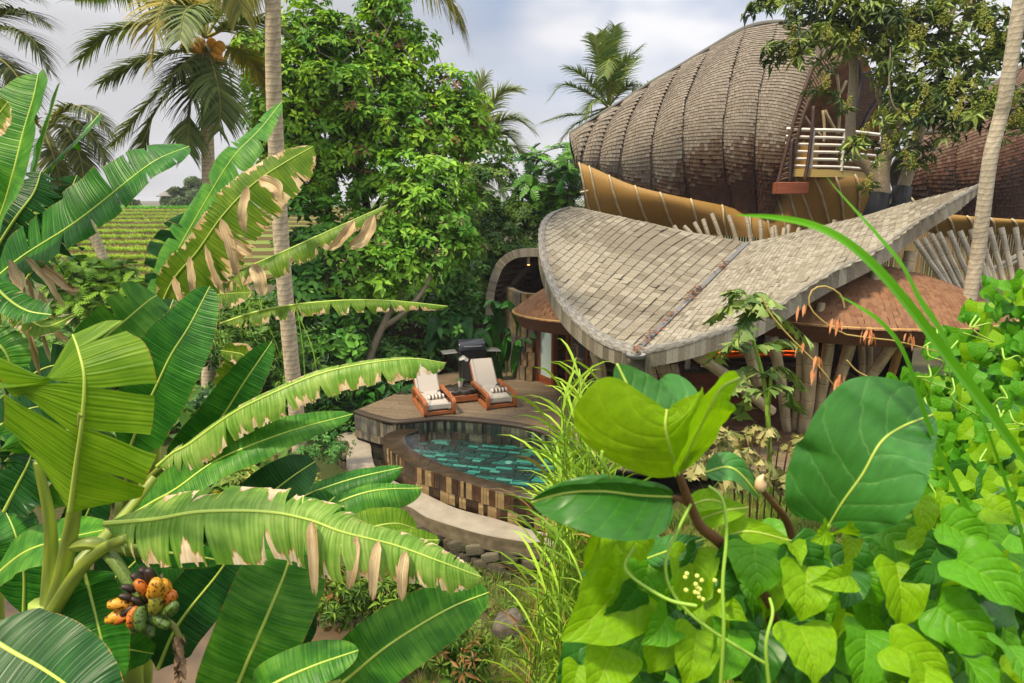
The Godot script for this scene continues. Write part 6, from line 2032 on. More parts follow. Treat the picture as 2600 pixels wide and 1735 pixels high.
	# a lower crown that shows between the banana leaves
	var f := thing("coconut_palm", Vector3(-12.4, -1.0, -21.0), "low palm crown with thin drooping fronds between the left banana leaves and the nut palm", "palm tree", "coconut palms")
	palm_trunk(f, [Vector3(-12.4, -1.2, -21.0), Vector3(-12.3, 2.5, -21.0), sight(110, 330, 21.0)], 0.17, 0.13)
	for e in [[[110, 330, 21], [170, 300, 20.6], [230, 340, 20.3], [268, 410, 20.2]], [[110, 330, 21], [160, 320, 20.4], [200, 390, 20.0], [215, 470, 19.9]], [[110, 325, 21], [180, 270, 20.8], [240, 290, 20.6], [285, 345, 20.6]], [[110, 330, 21], [60, 290, 20.6], [10, 320, 20.4], [-20, 400, 20.4]], [[110, 330, 21], [130, 380, 20.0], [150, 450, 19.8], [160, 520, 19.8]]]:
		frond(f, path(e), {"leaf": 0.95, "hang": 0.6, "col": lin(72, 90, 46), "tip": lin(128, 134, 70)})
	# palm behind the big tree
	var g := thing("coconut_palm", Vector3(-1.6, -0.9, -31.0), "pale green palm with yellow nuts half hidden behind the big leafy tree", "palm tree", "coconut palms")
	palm_trunk(g, [Vector3(-1.7, -1.0, -31.0), sight(1195, 520, 31.0), sight(1180, 420, 31.0)], 0.2, 0.16, Color(0.8, 0.75, 0.7))
	for e in [[[1185, 410, 31], [1195, 320, 30.6], [1215, 240, 30.4], [1232, 195, 30.3]], [[1185, 410, 31], [1225, 310, 30.2], [1270, 240, 29.9], [1310, 225, 29.8]], [[1186, 412, 31], [1240, 330, 30.0], [1300, 300, 29.7], [1350, 328, 29.6]], [[1186, 414, 31], [1240, 350, 29.8], [1280, 340, 29.6], [1315, 370, 29.5]], [[1186, 418, 31], [1230, 420, 29.8], [1262, 450, 29.5], [1280, 500, 29.4]], [[1186, 414, 31], [1260, 375, 32.0], [1310, 375, 32.5], [1345, 420, 32.8]], [[1184, 420, 31], [1200, 460, 30.2], [1210, 500, 30.0], [1215, 540, 30.0]], [[1184, 415, 31], [1150, 350, 31.5], [1110, 330, 31.9], [1080, 350, 32.0]]]:
		frond(g, path(e), {"leaf": 1.6, "hang": 0.42, "n": 84, "col": lin(120, 142, 88), "tip": lin(176, 186, 140)})
	for e in [[1172, 432], [1184, 436], [1178, 424], [1192, 428]]:
		coconut(g, sight(e[0], e[1], 30.5), 0.16)
	# palm against the open sky beside the shell
	var h := thing("coconut_palm", Vector3(4.4, -0.5, -30.0), "upright palm against the open sky left of the shell house", "palm tree", "coconut palms")
	palm_trunk(h, [Vector3(4.3, -0.8, -30.0), sight(1550, 420, 30.0), sight(1546, 268, 30.0)], 0.2, 0.15)
	for e in [
		[[1546, 268, 30], [1550, 190, 30], [1556, 110, 30], [1562, 66, 30]], [[1546, 268, 30], [1540, 170, 29.6], [1536, 120, 29.4], [1530, 80, 29.3]], [[1546, 268, 30], [1530, 180, 29.2], [1515, 120, 28.9], [1513, 92, 28.8]],
		[[1546, 266, 30], [1565, 190, 29.4], [1592, 150, 29.1], [1632, 116, 29.0]], [[1546, 268, 30], [1510, 220, 29.5], [1470, 185, 29.2], [1435, 170, 29.1]], [[1546, 270, 30], [1490, 235, 29.4], [1430, 215, 29.0], [1392, 255, 28.9]],
		[[1546, 272, 30], [1480, 290, 29.4], [1430, 295, 29.2], [1374, 312, 29.1]], [[1546, 274, 30], [1490, 300, 29.4], [1450, 325, 29.2], [1418, 368, 29.1]], [[1546, 274, 30], [1520, 255, 28.9], [1500, 265, 28.6], [1485, 300, 28.5]],
		[[1546, 270, 30], [1580, 230, 28.9], [1605, 215, 28.7], [1612, 240, 28.6]], [[1546, 268, 30], [1552, 180, 28.9], [1548, 150, 28.3], [1535, 190, 27.9]], [[1546, 268, 30], [1575, 210, 30.6], [1600, 170, 30.9], [1612, 150, 31]], [[1546, 272, 30], [1600, 250, 30.6], [1650, 210, 31], [1690, 190, 31.2]]]:
		frond(h, path(e), {"leaf": 0.95, "hang": 0.42, "n": 50, "col": lin(62, 104, 48), "tip": lin(128, 142, 66)})
	# leaning pale trunk at the right and the tree ferns of its crown out of sight above
	var i := thing("leaning_trunk", Vector3(9.3, 0.2, -14.4), "pale leaning bare palm trunk at the right in front of the darker shell house", "palm tree")
	palm_trunk(i, [Vector3(9.4, -0.3, -14.3), sight(2475, 690, 14.2), sight(2494, 560, 14.1), sight(2515, 400, 14.0), sight(2540, 300, 14.0), sight(2556, 225, 13.9), sight(2600, -60, 13.8), sight(2620, -260, 13.7)], 0.14, 0.12, Color(0.84, 0.89, 0.95))

# ---------------------------------------------------------------- broad leaved trees
func spray(n: int, L: float, w: float, droop: float, tilt := 0.5) -> ArrayMesh:   # a whorl of pointed leaves
	var m := MB.new()
	for k in n:
		var a := TAU * k / n * 1.0 + rr(-0.35, 0.35) + (0.5 if k % 2 else 0.0)
		var up := rr(-0.2, tilt)
		var d := Vector3(cos(a) * cos(up), sin(up), sin(a) * cos(up))
		var o := d * L * 0.12 + Vector3(0, rr(-0.25, 0.25) * L, 0)
		var ln := L * rr(0.75, 1.1)
		var s := d.cross(Vector3.UP).normalized()
		s = s.rotated(d, rr(-0.5, 0.5))
		var nn := s.cross(d)
		var sh := rr(0.72, 1.12)
		m.col = Color(sh, sh, sh)
		var p1 := o + d * ln * 0.42; var p2 := o + d * ln - Vector3(0, droop * ln, 0)
		var i0 := m.vert(o); var i1 := m.vert(p1 + s * w * ln + nn * 0.09 * ln - Vector3(0, droop * ln * 0.2, 0)); var i3 := m.vert(p1 - s * w * ln + nn * 0.09 * ln - Vector3(0, droop * ln * 0.2, 0)); var i4 := m.vert(p2)
		m.tri(i0, i1, i4); m.tri(i0, i4, i3)
	return m.mesh()

# lobes: [x pixel, y pixel, distance, radius in pixels, squash]; each lobe is filled with uneven clumps of sprays
func crown(par: Node, lobes: Array, mesh: Mesh, per: int, size: float, ca: Color, cb: Color, mat: Material, o := {}) -> void:
	var tool := SurfaceTool.new()
	tool.begin(Mesh.PRIMITIVE_TRIANGLES)
	var base: Vector3 = par.position
	var tone_mesh := []
	for k in 16: tone_mesh.append(tinted(mesh if k % 2 == 0 or not o.has("also") else o.also, ca.lerp(cb, (k >> 1) / 6.0) if k < 14 else o.get("odd_col", cb)))
	for e in lobes:
		var c := sight(e[0], e[1], e[2])
		var R: float = e[3] * e[2] / FL
		var sq: float = e[4] if e.size() > 4 else 0.85
		var clumps := maxi(1, int(o.get("clumps", 9.0) * R * R))
		for k in clumps:
			var d := Vector3(rr(-1, 1), rr(-1, 1), rr(-1, 1))
			if d.length() > 1.0 or d.length() < 0.05: d = d.normalized() * rr(0.6, 1.0)
			d = d.normalized() * pow(d.length(), 0.4)
			var cc := c + Vector3(d.x, d.y * sq, d.z * 0.9) * R * 0.92
			var r: float = rr(0.28, 0.62) * o.get("clump_r", 0.9)
			if r > 0.75 * R:
				r = 0.75 * R; cc = c + (cc - c) * 0.4
			var tone := rng.randf()
			var n := maxi(3, int(per * r * r * 5.0))
			for j in n:
				var q := Vector3(rr(-1, 1), rr(-1, 1), rr(-1, 1)).normalized()
				if q.y < -0.2 and rng.randf() < 0.5: q.y = -q.y
				var p := cc + Vector3(q.x, q.y * 0.7, q.z) * r * rr(0.7, 1.05)
				var up := (q + d * 0.7 + Vector3(0, 0.9, 0)).normalized()
				var s := size * rr(0.6, 1.3)
				var ti := int(clampf(tone * 0.8 + rr(-0.25, 0.4), 0, 1) * 6.99)
				if rng.randf() < o.get("odd", 0.0): ti = 7
				tool.append_from(tone_mesh[ti * 2 + j % 2], 0, Transform3D(facing(up, rr(0, TAU)).scaled(Vector3.ONE * s), p - base))
	put(tool.commit(), o.get("name", "crown"), mat, par).position = Vector3.ZERO

func tinted(mesh: Mesh, c: Color) -> ArrayMesh:
	var a := mesh.surface_get_arrays(0)
	var cc: PackedColorArray = a[Mesh.ARRAY_COLOR]
	for k in cc.size(): cc[k] = cc[k] * c
	a[Mesh.ARRAY_COLOR] = cc
	var r := ArrayMesh.new()
	r.add_surface_from_arrays(Mesh.PRIMITIVE_TRIANGLES, a)
	return r

func trunk(par: Node, pts: Array, r0: float, r1: float, mat: Material, nm := "trunk") -> void:
	var m := MB.new()
	m.tube(smooth(pts, 18), [r0, r1], 9, true, 0.8)
	put(m, nm, mat, par)

func make_trees() -> void:
	var whorl := spray(9, 1.0, 0.20, 0.25)
	var broad := spray(7, 1.0, 0.27, 0.3)
	var slim := spray(11, 1.0, 0.13, 0.45, 0.7)
	var tiny := spray(14, 1.0, 0.2, 0.2)
	M.whorl = whorl; M.broad = broad; M.slim = slim; M.tiny = tiny
	var gA := lin(82, 138, 34); var gB := lin(156, 200, 52)
	# the big leafy tree
	var t := thing("big_tree", Vector3(-5.5, -0.6, -22.5), "tall dense leafy green tree with knobbly outline right of the slim palm trunk", "tree")
	trunk(t, [Vector3(-4.9, -0.8, -22.0), sight(930, 800, 22), sight(935, 560, 22.3), sight(890, 330, 22.5), sight(880, 160, 22.5)], 0.22, 0.06, M.bark_dark)
	trunk(t, [Vector3(-5.3, -0.8, -21.9), sight(850, 750, 21.8), sight(830, 500, 22), sight(790, 250, 22.3), sight(770, 60, 22.4)], 0.16, 0.05, M.bark_dark)
	for e in [[[935, 560], [1000, 430], [1020, 200], [1000, 60]], [[930, 620], [1060, 450], [1120, 330], [1150, 260]], [[850, 600], [760, 450], [690, 300], [650, 180]], [[890, 400], [820, 300], [850, 200]]]:
		trunk(t, path(e.map(func(p): return [p[0], p[1], 22.2])), 0.09, 0.03, M.bark_dark, "branch")
	for k in 40:
		var q := sight(rr(640, 1190), rr(60, 480), 21.6)
		var dq := Vector3(rr(-0.7, 0.7), rr(0.3, 1.0), rr(0, 0.4))
		trunk(t, [q, q + dq * 0.5 + Vector3(rr(-.1, .1), 0, 0), q + dq], 0.02, 0.007, M.bark, "twig")
	crown(t, [[770, 30, 22.6, 62, 1.1], [800, 110, 22.4, 75], [690, 130, 22.4, 70], [640, 130, 22.4, 50], [670, 230, 22.2, 75], [755, 220, 22.0, 90], [860, 150, 22.5, 85], [930, 110, 22.6, 80], [985, 40, 22.6, 65, 1.2], [1030, 110, 22.5, 60], [985, 20, 22.6, 55], [870, 250, 21.9, 100], [960, 230, 22.0, 95], [1040, 220, 22.3, 70], [740, 330, 21.8, 95], [690, 300, 22.0, 60], [830, 350, 21.7, 100], [930, 340, 21.6, 105], [1030, 320, 21.8, 85], [760, 440, 21.6, 100], [860, 450, 21.5, 95], [960, 440, 21.7, 80], [1150, 235, 22.8, 60], [1170, 310, 22.6, 70], [1120, 350, 22.3, 80], [1200, 370, 22.8, 60]],
		whorl, 9, 0.26, gA, gB, M.foliage, {"clumps": 23.0, "also": spray(6, 1.1, 0.24, 0.4), "odd": 0.045, "odd_col": lin(132, 96, 64)})
	# the paler, rounder tree in front of it
	var t2 := thing("round_tree", Vector3(-2.8, -0.5, -19.8), "round bright green tree in the middle, in front of the tall leafy tree", "tree")
	trunk(t2, [Vector3(-3.6, -0.5, -19.0), sight(935, 930, 19.3), sight(985, 800, 19.5), sight(1040, 690, 19.6), sight(1060, 560, 19.8)], 0.14, 0.05, M.bark)
	trunk(t2, [sight(975, 830, 19.5), sight(1030, 790, 19.2), sight(1085, 720, 19.2), sight(1110, 620, 19.5)], 0.09, 0.04, M.bark, "branch")
	crown(t2, [[1035, 455, 20.2, 65], [1090, 470, 20.2, 75], [1140, 470, 20.4, 60], [1010, 530, 20.0, 65], [1080, 550, 19.8, 85], [1150, 560, 20.0, 70], [1040, 630, 19.7, 70], [1120, 640, 19.7, 80], [1170, 620, 20.2, 60]],
		whorl, 10, 0.25, lin(84, 146, 38), lin(156, 204, 72), M.foliage, {"clumps": 16.0, "also": spray(6, 1.1, 0.24, 0.4), "odd": 0.05, "odd_col": lin(140, 130, 84)})
	# bright lower tree and the shaded ones beside it
	var t3 := thing("broad_leaved_tree", Vector3(-5.0, -0.6, -20.0), "low bright leaved tree under the round tree, left of the curled canopy", "tree")
	trunk(t3, [Vector3(-4.6, -0.6, -20.2), sight(915, 900, 20.2), sight(922, 780, 20.0), sight(905, 690, 20.0)], 0.13, 0.05, M.bark_dark)
	crown(t3, [[905, 640, 20, 65], [985, 680, 19.4, 75], [1050, 720, 19.4, 60], [900, 720, 19.6, 65], [960, 760, 19.3, 60], [880, 560, 20.6, 70], [1000, 620, 20.0, 60]],
		broad, 9, 0.28, lin(80, 144, 38), lin(156, 210, 64), M.foliage, {"clumps": 15.0})
	var t4 := thing("shady_tree", Vector3(-6.2, -0.6, -19.0), "dark shady broad leaved tree behind the slim palm trunk", "tree")
	trunk(t4, [Vector3(-5.6, -0.6, -19.2), sight(845, 900, 19.2), sight(838, 760, 19.2), sight(820, 640, 19.4)], 0.14, 0.05, M.bark_dark)
	crown(t4, [[800, 560, 20.5, 90], [760, 660, 20, 80], [840, 660, 20.2, 70], [790, 760, 19.4, 90], [860, 830, 19.2, 90], [780, 860, 19.0, 80], [900, 900, 19.4, 60], [720, 760, 20, 70]],
		broad, 7, 0.30, lin(56, 116, 40), lin(112, 174, 62), M.foliage_gloss, {"clumps": 13.0})
	var t5 := thing("shady_tree", Vector3(-2.0, -0.6, -21.0), "dark glossy tree behind the loungers, left of the curled canopy", "tree")
	trunk(t5, [Vector3(-2.6, -0.6, -20.8), sight(1050, 880, 20.8), sight(1080, 760, 20.8), sight(1110, 690, 21)], 0.12, 0.05, M.bark_dark)
	crown(t5, [[1110, 770, 21, 70], [1180, 720, 21.4, 70], [1050, 820, 20.6, 70], [1130, 830, 20.6, 80], [1200, 790, 21.5, 60], [1000, 900, 20.2, 60], [1090, 900, 20.4, 60], [1170, 880, 21.2, 50]],
		broad, 7, 0.28, lin(54, 112, 40), lin(110, 168, 64), M.foliage_gloss, {"clumps": 13.0})
	# hazy trees between the crowns and the shell
	var t6 := thing("thicket_tree", Vector3(-0.6, -0.6, -25.0), "fine leaved olive green tree above the curled canopy", "tree")
	trunk(t6, [Vector3(-0.3, -0.6, -25), sight(1280, 720, 25), sight(1270, 620, 25)], 0.14, 0.05, M.bark)
	crown(t6, [[1220, 570, 25, 70], [1290, 600, 25, 75], [1350, 590, 25.5, 60], [1240, 650, 24.5, 70], [1310, 670, 24.5, 70], [1210, 700, 24.0, 60], [1350, 540, 26, 50], [1270, 520, 26, 60], [1180, 640, 24, 50], [1200, 480, 27, 55], [1260, 430, 28, 50]],
		tiny, 12, 0.22, lin(60, 104, 38), lin(136, 172, 74), M.foliage, {"clumps": 15.0})
	var t7 := thing("breadfruit_tree", Vector3(1.2, -0.6, -26.5), "breadfruit tree with large cut leaves beside the nose of the shell house", "tree")
	trunk(t7, [Vector3(1.2, -0.6, -26.5), sight(1400, 620, 26.5), sight(1405, 480, 26.5)], 0.16, 0.06, M.bark_dark)
	crown(t7, [[1380, 430, 26.5, 50], [1430, 440, 26.0, 60], [1400, 490, 26.2, 60], [1450, 500, 26, 40], [1360, 500, 26.8, 45], [1440, 400, 26.6, 35], [1390, 550, 26.4, 50], [1440, 560, 27, 45], [1470, 470, 27.5, 40], [1340, 550, 27, 45]],
		lobed_spray(), 5, 0.62, lin(42, 92, 30), lin(104, 160, 48), M.foliage_gloss, {"clumps": 9.0})
	# far trees over the rice, and low greenery in front of it
	var t8 := thing("distant_tree", Vector3(-42.0, 3.9, -100.0), "distant dark tree on the top rice terrace beside the white hut", "tree")
	trunk(t8, [Vector3(-42, 3.8, -100), Vector3(-42, 6, -100)], 0.3, 0.1, M.bark_dark)
	crown(t8, [[450, 500, 100, 30], [480, 480, 100, 35], [425, 510, 100, 20], [500, 505, 100, 28]], tiny, 9, 0.7, lin(56, 86, 44), lin(96, 124, 66), M.foliage, {"clumps": 1.4, "clump_r": 2.2})
	var t9 := thing("distant_tree", Vector3(-62.0, 4.0, -104.0), "far row of hazy trees on the skyline left of the white hut", "tree")
	trunk(t9, [Vector3(-62, 3.8, -104), Vector3(-62, 6, -104)], 0.3, 0.1, M.bark_dark)
	crown(t9, [[230, 505, 104, 34], [290, 512, 104, 24], [150, 505, 104, 34], [340, 518, 104, 14], [60, 500, 104, 40]], tiny, 9, 0.7, lin(64, 90, 52), lin(104, 130, 76), M.foliage, {"clumps": 1.2, "clump_r": 2.2})
	var hut := thing("white_hut", Vector3(-49.5, 3.9, -101.0), "small white hut with a dark roof on the top rice terrace", "hut")
	var hb := MB.new(); hb.box(Transform3D(Basis(Vector3.UP, 0.3), Vector3(0, 0.8, 0)), Vector3(2.0, 1.6, 2.0), 0.02)
	put(hb, "wall", mt(sRGB(210, 208, 200), 0.9), hut, false)
	var hr := MB.new(); hr.lathe(Vector3(0, 1.6, 0), [Vector2(0, 0.9), Vector2(1.9, -0.05), Vector2(1.8, -0.15), Vector2(0, -0.15)], 4)
	put(hr, "roof", mt(sRGB(120, 116, 112), 0.9), hut, false)
	# fine bushes left of the palm trunk, below the terraces
	var t10 := thing("feathery_bush", Vector3(-11.0, -1.0, -20.5), "feathery bright bush with cut leaves below the rice terraces", "bush")
	crown(t10, [[200, 690, 20, 55], [250, 720, 20, 60], [300, 700, 20.5, 45], [190, 760, 19.5, 60], [270, 780, 19.5, 60], [340, 740, 20, 40], [150, 720, 20, 45]], lobed_spray(), 7, 0.42, lin(58, 108, 34), lin(150, 196, 60), M.foliage, {"clumps": 22.0})
	var t11 := thing("bamboo_thicket", Vector3(-7.0, -0.9, -17.5), "thin leaved bamboo thicket behind the broad upright banana leaves", "bamboo")
	crown(t11, [[640, 840, 17.5, 75], [700, 900, 17, 75], [620, 920, 17, 70], [560, 860, 18, 70], [660, 990, 16.5, 60], [730, 1000, 16.2, 55], [580, 780, 18.5, 60], [690, 790, 18, 45], [800, 950, 17.5, 55], [850, 1000, 17, 45]], slim, 12, 0.26, lin(48, 92, 34), lin(120, 164, 62), M.foliage, {"clumps": 18.0, "clump_r": 0.7})
	for k in 14:
		var p := sight(560 + 18 * k, 1060, 17.2)
		trunk(t11, [Vector3(p.x, -0.9, p.z), Vector3(p.x + rr(-0.2, 0.2), 1.0, p.z), Vector3(p.x + rr(-0.5, 0.5), 2.6, p.z + rr(-0.3, 0.5))], 0.022, 0.01, M.stem_green, "cane")
	make_right_tree()

func lobed_spray() -> ArrayMesh:   # three deeply cut leaves
	var m := MB.new()
	for k in 4:
		var a := TAU * k / 4.0 + rr(-0.4, 0.4)
		var d := Vector3(cos(a) * 0.85, rr(-0.2, 0.5), sin(a) * 0.85).normalized()
		var s := d.cross(Vector3.UP).normalized()
		var sh := rr(0.7, 1.1)
		m.col = Color(sh, sh, sh)
		for j in 6:
			var t := 0.15 + j * 0.15
			var p := d * t - Vector3(0, 0.25 * t * t, 0)
			for sd in [-1, 1]:
				var L := 0.34 * sin(PI * (0.2 + 0.75 * j / 6.0))
				var e: Vector3 = p + (s * sd + d * 0.7) * L - Vector3(0, 0.06, 0)
				var w := d * 0.075
				var i := m.vert(p - w); m.vert(p + w); m.vert(p.lerp(e, 0.6) + w * 0.8); m.vert(e); m.vert(p.lerp(e, 0.6) - w * 0.8)
				m.tri(i, i + 1, i + 2); m.tri(i, i + 2, i + 4); m.tri(i + 4, i + 2, i + 3)
	return m.mesh()

func make_right_tree() -> void:
	# the flowering tree before the shell house: pale trunks, dark leaves, yellow green panicles
	var t := thing("flowering_tree", Vector3(10.0, 2.5, -18.6), "flowering tree with dark leaves and yellow green blossom before the shell house", "tree")
	var D := 18.6
	for e in [[[[2242, 520], [2238, 440], [2252, 380], [2258, 300], [2270, 260]], 0.22, 0.13], [[[2238, 480], [2200, 420], [2165, 385], [2160, 300], [2168, 200], [2168, 130], [2180, 60]], 0.15, 0.10], [[[2285, 500], [2305, 440], [2325, 370], [2345, 300], [2400, 240], [2480, 170], [2560, 110], [2650, 60]], 0.17, 0.09], [[[2258, 350], [2310, 300], [2370, 240], [2400, 120], [2420, 20], [2440, -60]], 0.09, 0.06], [[[2262, 300], [2230, 230], [2280, 120], [2360, 40], [2440, -20]], 0.08, 0.05], [[[2168, 160], [2120, 100], [2060, 60], [2000, 40]], 0.07, 0.03], [[[2420, 120], [2460, 30], [2480, -40]], 0.09, 0.07], [[[2180, 60], [2140, 20], [2060, -10]], 0.06, 0.03], [[[2330, 340], [2420, 330], [2500, 290]], 0.05, 0.03]]:
		trunk(t, path(e[0].map(func(p): return [p[0], p[1], D])), e[1], e[2], M.bark, "trunk" if e[1] > 0.12 else "branch")
	for e in [[2232, 512, 0.28], [2288, 495, 0.26]]:
		var m := MB.new()
		var p := sight(e[0], e[1], D)
		m.tube([p + Vector3(-0.1, -0.6, 0.02), p + Vector3(-0.02, -0.1, 0.02), p + Vector3(0.03, 0.22, 0)], [e[2] * 1.25, e[2], e[2] * 0.9], 12)
		put(m, "black_wrap", mt(sRGB(40, 42, 48), 0.5, M.fine, Vector3(2, 2, 1), false, 1.0), t)
	var lobes := [[1950, 20, 18.4, 40, 0.7], [2010, 30, 18.3, 50, 0.7], [2080, 40, 18.2, 55], [2000, 110, 17.8, 55, 0.7], [2060, 115, 17.6, 55], [1990, 160, 17.7, 35], [2110, 110, 17.8, 55], [2160, 60, 18, 60], [2150, 120, 17.8, 34], [2230, 50, 18, 60], [2250, 95, 18, 48], [2290, 80, 18, 60], [2300, 150, 17.8, 60], [2350, 110, 18, 60], [2370, 50, 18.2, 55], [2340, 190, 17.6, 60], [2290, 195, 17.8, 45], [2216, 150, 17.9, 24], [2400, 170, 17.8, 55], [2440, 110, 18, 55], [2470, 60, 18.2, 45], [2350, 250, 17.4, 60], [2310, 290, 17.4, 55], [2400, 270, 17.2, 60], [2450, 240, 17.2, 45], [2500, 160, 17.6, 50], [2540, 120, 17.8, 45], [2580, 90, 17.8, 45], [2520, 60, 18, 40], [2600, 40, 18, 50], [2470, 300, 16.8, 50], [2530, 280, 16.6, 50], [2580, 270, 16.6, 50], [2600, 320, 16.6, 40], [2410, 320, 17.0, 45], [2560, 340, 16.6, 28], [2105, 250, 17.8, 24], [2080, 235, 17.8, 22], [2150, 285, 17.9, 16], [2185, 375, 17.8, 40], [2230, 385, 17.7, 40], [2305, 390, 17.6, 45], [2320, 430, 17.6, 30], [2205, 475, 17.8, 18], [2180, 350, 17.9, 28], [2270, 330, 17.8, 30], [2210, 20, 18, 60], [2310, 20, 18, 60], [2440, 0, 18.2, 50], [2120, 10, 18.2, 50]]
	crown(t, lobes, M.slim, 11, 0.30, lin(46, 74, 34), lin(142, 164, 78), M.foliage_gloss, {"clumps": 18.0, "clump_r": 0.62, "also": spray(9, 1.0, 0.15, 0.3, 0.8), "odd": 0.02, "odd_col": lin(150, 150, 70)})
	# panicles
	var pan := MB.new()
	for k in 46:
		var a := k * 2.4
		var y := rr(0.0, 1.0)
		var r := 0.42 * (1.0 - y * 0.8) * rr(0.4, 1.0)
		var p := Vector3(cos(a) * r, y, sin(a) * r)
		var s := 0.05
		var sh := rr(0.75, 1.15)
		pan.col = Color(sh, sh, sh)
		var i := pan.vert(p + Vector3(s, 0, 0)); pan.vert(p + Vector3(0, s, 0)); pan.vert(p + Vector3(-s, 0, s)); pan.vert(p + Vector3(0, -s, -s))
		pan.tri(i, i + 1, i + 2); pan.tri(i, i + 2, i + 3); pan.tri(i, i + 3, i + 1); pan.tri(i + 1, i + 3, i + 2)
	for k in 6:
		var a := k * 1.05
		pan.tube([Vector3(0, 0.1, 0), Vector3(cos(a) * 0.3, 0.5 + 0.05 * k, sin(a) * 0.3)], [0.012, 0.006], 4, false)
	var ft := SurfaceTool.new()
	ft.begin(Mesh.PRIMITIVE_TRIANGLES)
	var base := t.position
	var pm := [tinted(pan.mesh(), lin(196, 198, 92)), tinted(pan.mesh(), lin(160, 172, 66))]
	for e in lobes:
		if e[0] < 1990: continue
		for k in 2 if e[0] > 2250 else 1:
			var c := sight(e[0] + rr(-0.9, 0.9) * e[3], e[1] - e[3] * rr(-0.3, 0.9), e[2] - e[3] * e[2] / FL * rr(0.7, 1.15))
			ft.append_from(pm[k % 2], 0, Transform3D(facing(Vector3(rr(-0.5, 0.5), 1, rr(-0.2, 0.6)), rr(0, TAU)).scaled(Vector3.ONE * rr(0.28, 0.45)), c - base))
	put(ft.commit(), "blossom", M.foliage, t).position = Vector3.ZERO
	var vine := MB.new()
	vine.tube(smooth(path([[2262, 120, 17.4], [2258, 210, 17.4], [2268, 265, 17.4], [2292, 292, 17.4], [2310, 285, 17.4]]), 24), [0.02], 6)
	put(vine, "hanging_vine", M.bark, t)
	# bright growth seen between the two shells
	var u := thing("background_tree", Vector3(13.5, 1.0, -27.0), "bright yellow green foliage seen through the gap between the two shell houses", "tree")
	trunk(u, [Vector3(12.5, 0, -26), sight(2212, 400, 26), sight(2215, 250, 26), sight(2240, 180, 26)], 0.22, 0.12, M.bark)
	crown(u, [[2240, 260, 27, 50], [2280, 300, 27, 50], [2230, 330, 27, 40], [2300, 240, 27, 50]], M.broad, 7, 0.4, lin(110, 150, 60), lin(170, 200, 110), M.foliage, {"clumps": 5.0})

# ---------------------------------------------------------------- greenery near the viewpoint
func heart(par: Node, e: Array, mat: String, meshes: Array, turn: float, hint := Vector3(0, 0.35, 0.95)) -> void:
	# e: base x, y, tip x, y, distance of base, distance of tip
	var a := sight(e[0], e[1], e[4]); var b := sight(e[2], e[3], e[5])
	var y := b - a
	var x := y.cross(hint).normalized()
	x = x.rotated(y.normalized(), turn)
	var L := y.length()
	at_place(meshes[rng.randi() % meshes.size()], Transform3D(Basis(x * L * e[6], y, x.cross(y).normalized() * L), a), "leaf", M[mat], par)

func heart_meshes(n: int, m: int) -> Array:
	var r := []
	for k in 3:
		var q := leaf_mesh([Vector3(0, 0, 0), Vector3(0.01, 0.33, 0.07), Vector3(-0.01, 0.7, 0.05 - 0.03 * k), Vector3(0, 1.0, -0.12 - 0.06 * k)], 0.52, {"prof": "heart", "up": Vector3(0, 0, 1), "fold": 0.22 + 0.1 * k, "dl": 0.0, "dr": 0.0, "n": n, "m": m, "wave": 0.16})
		r.append(q.mesh())
	return r

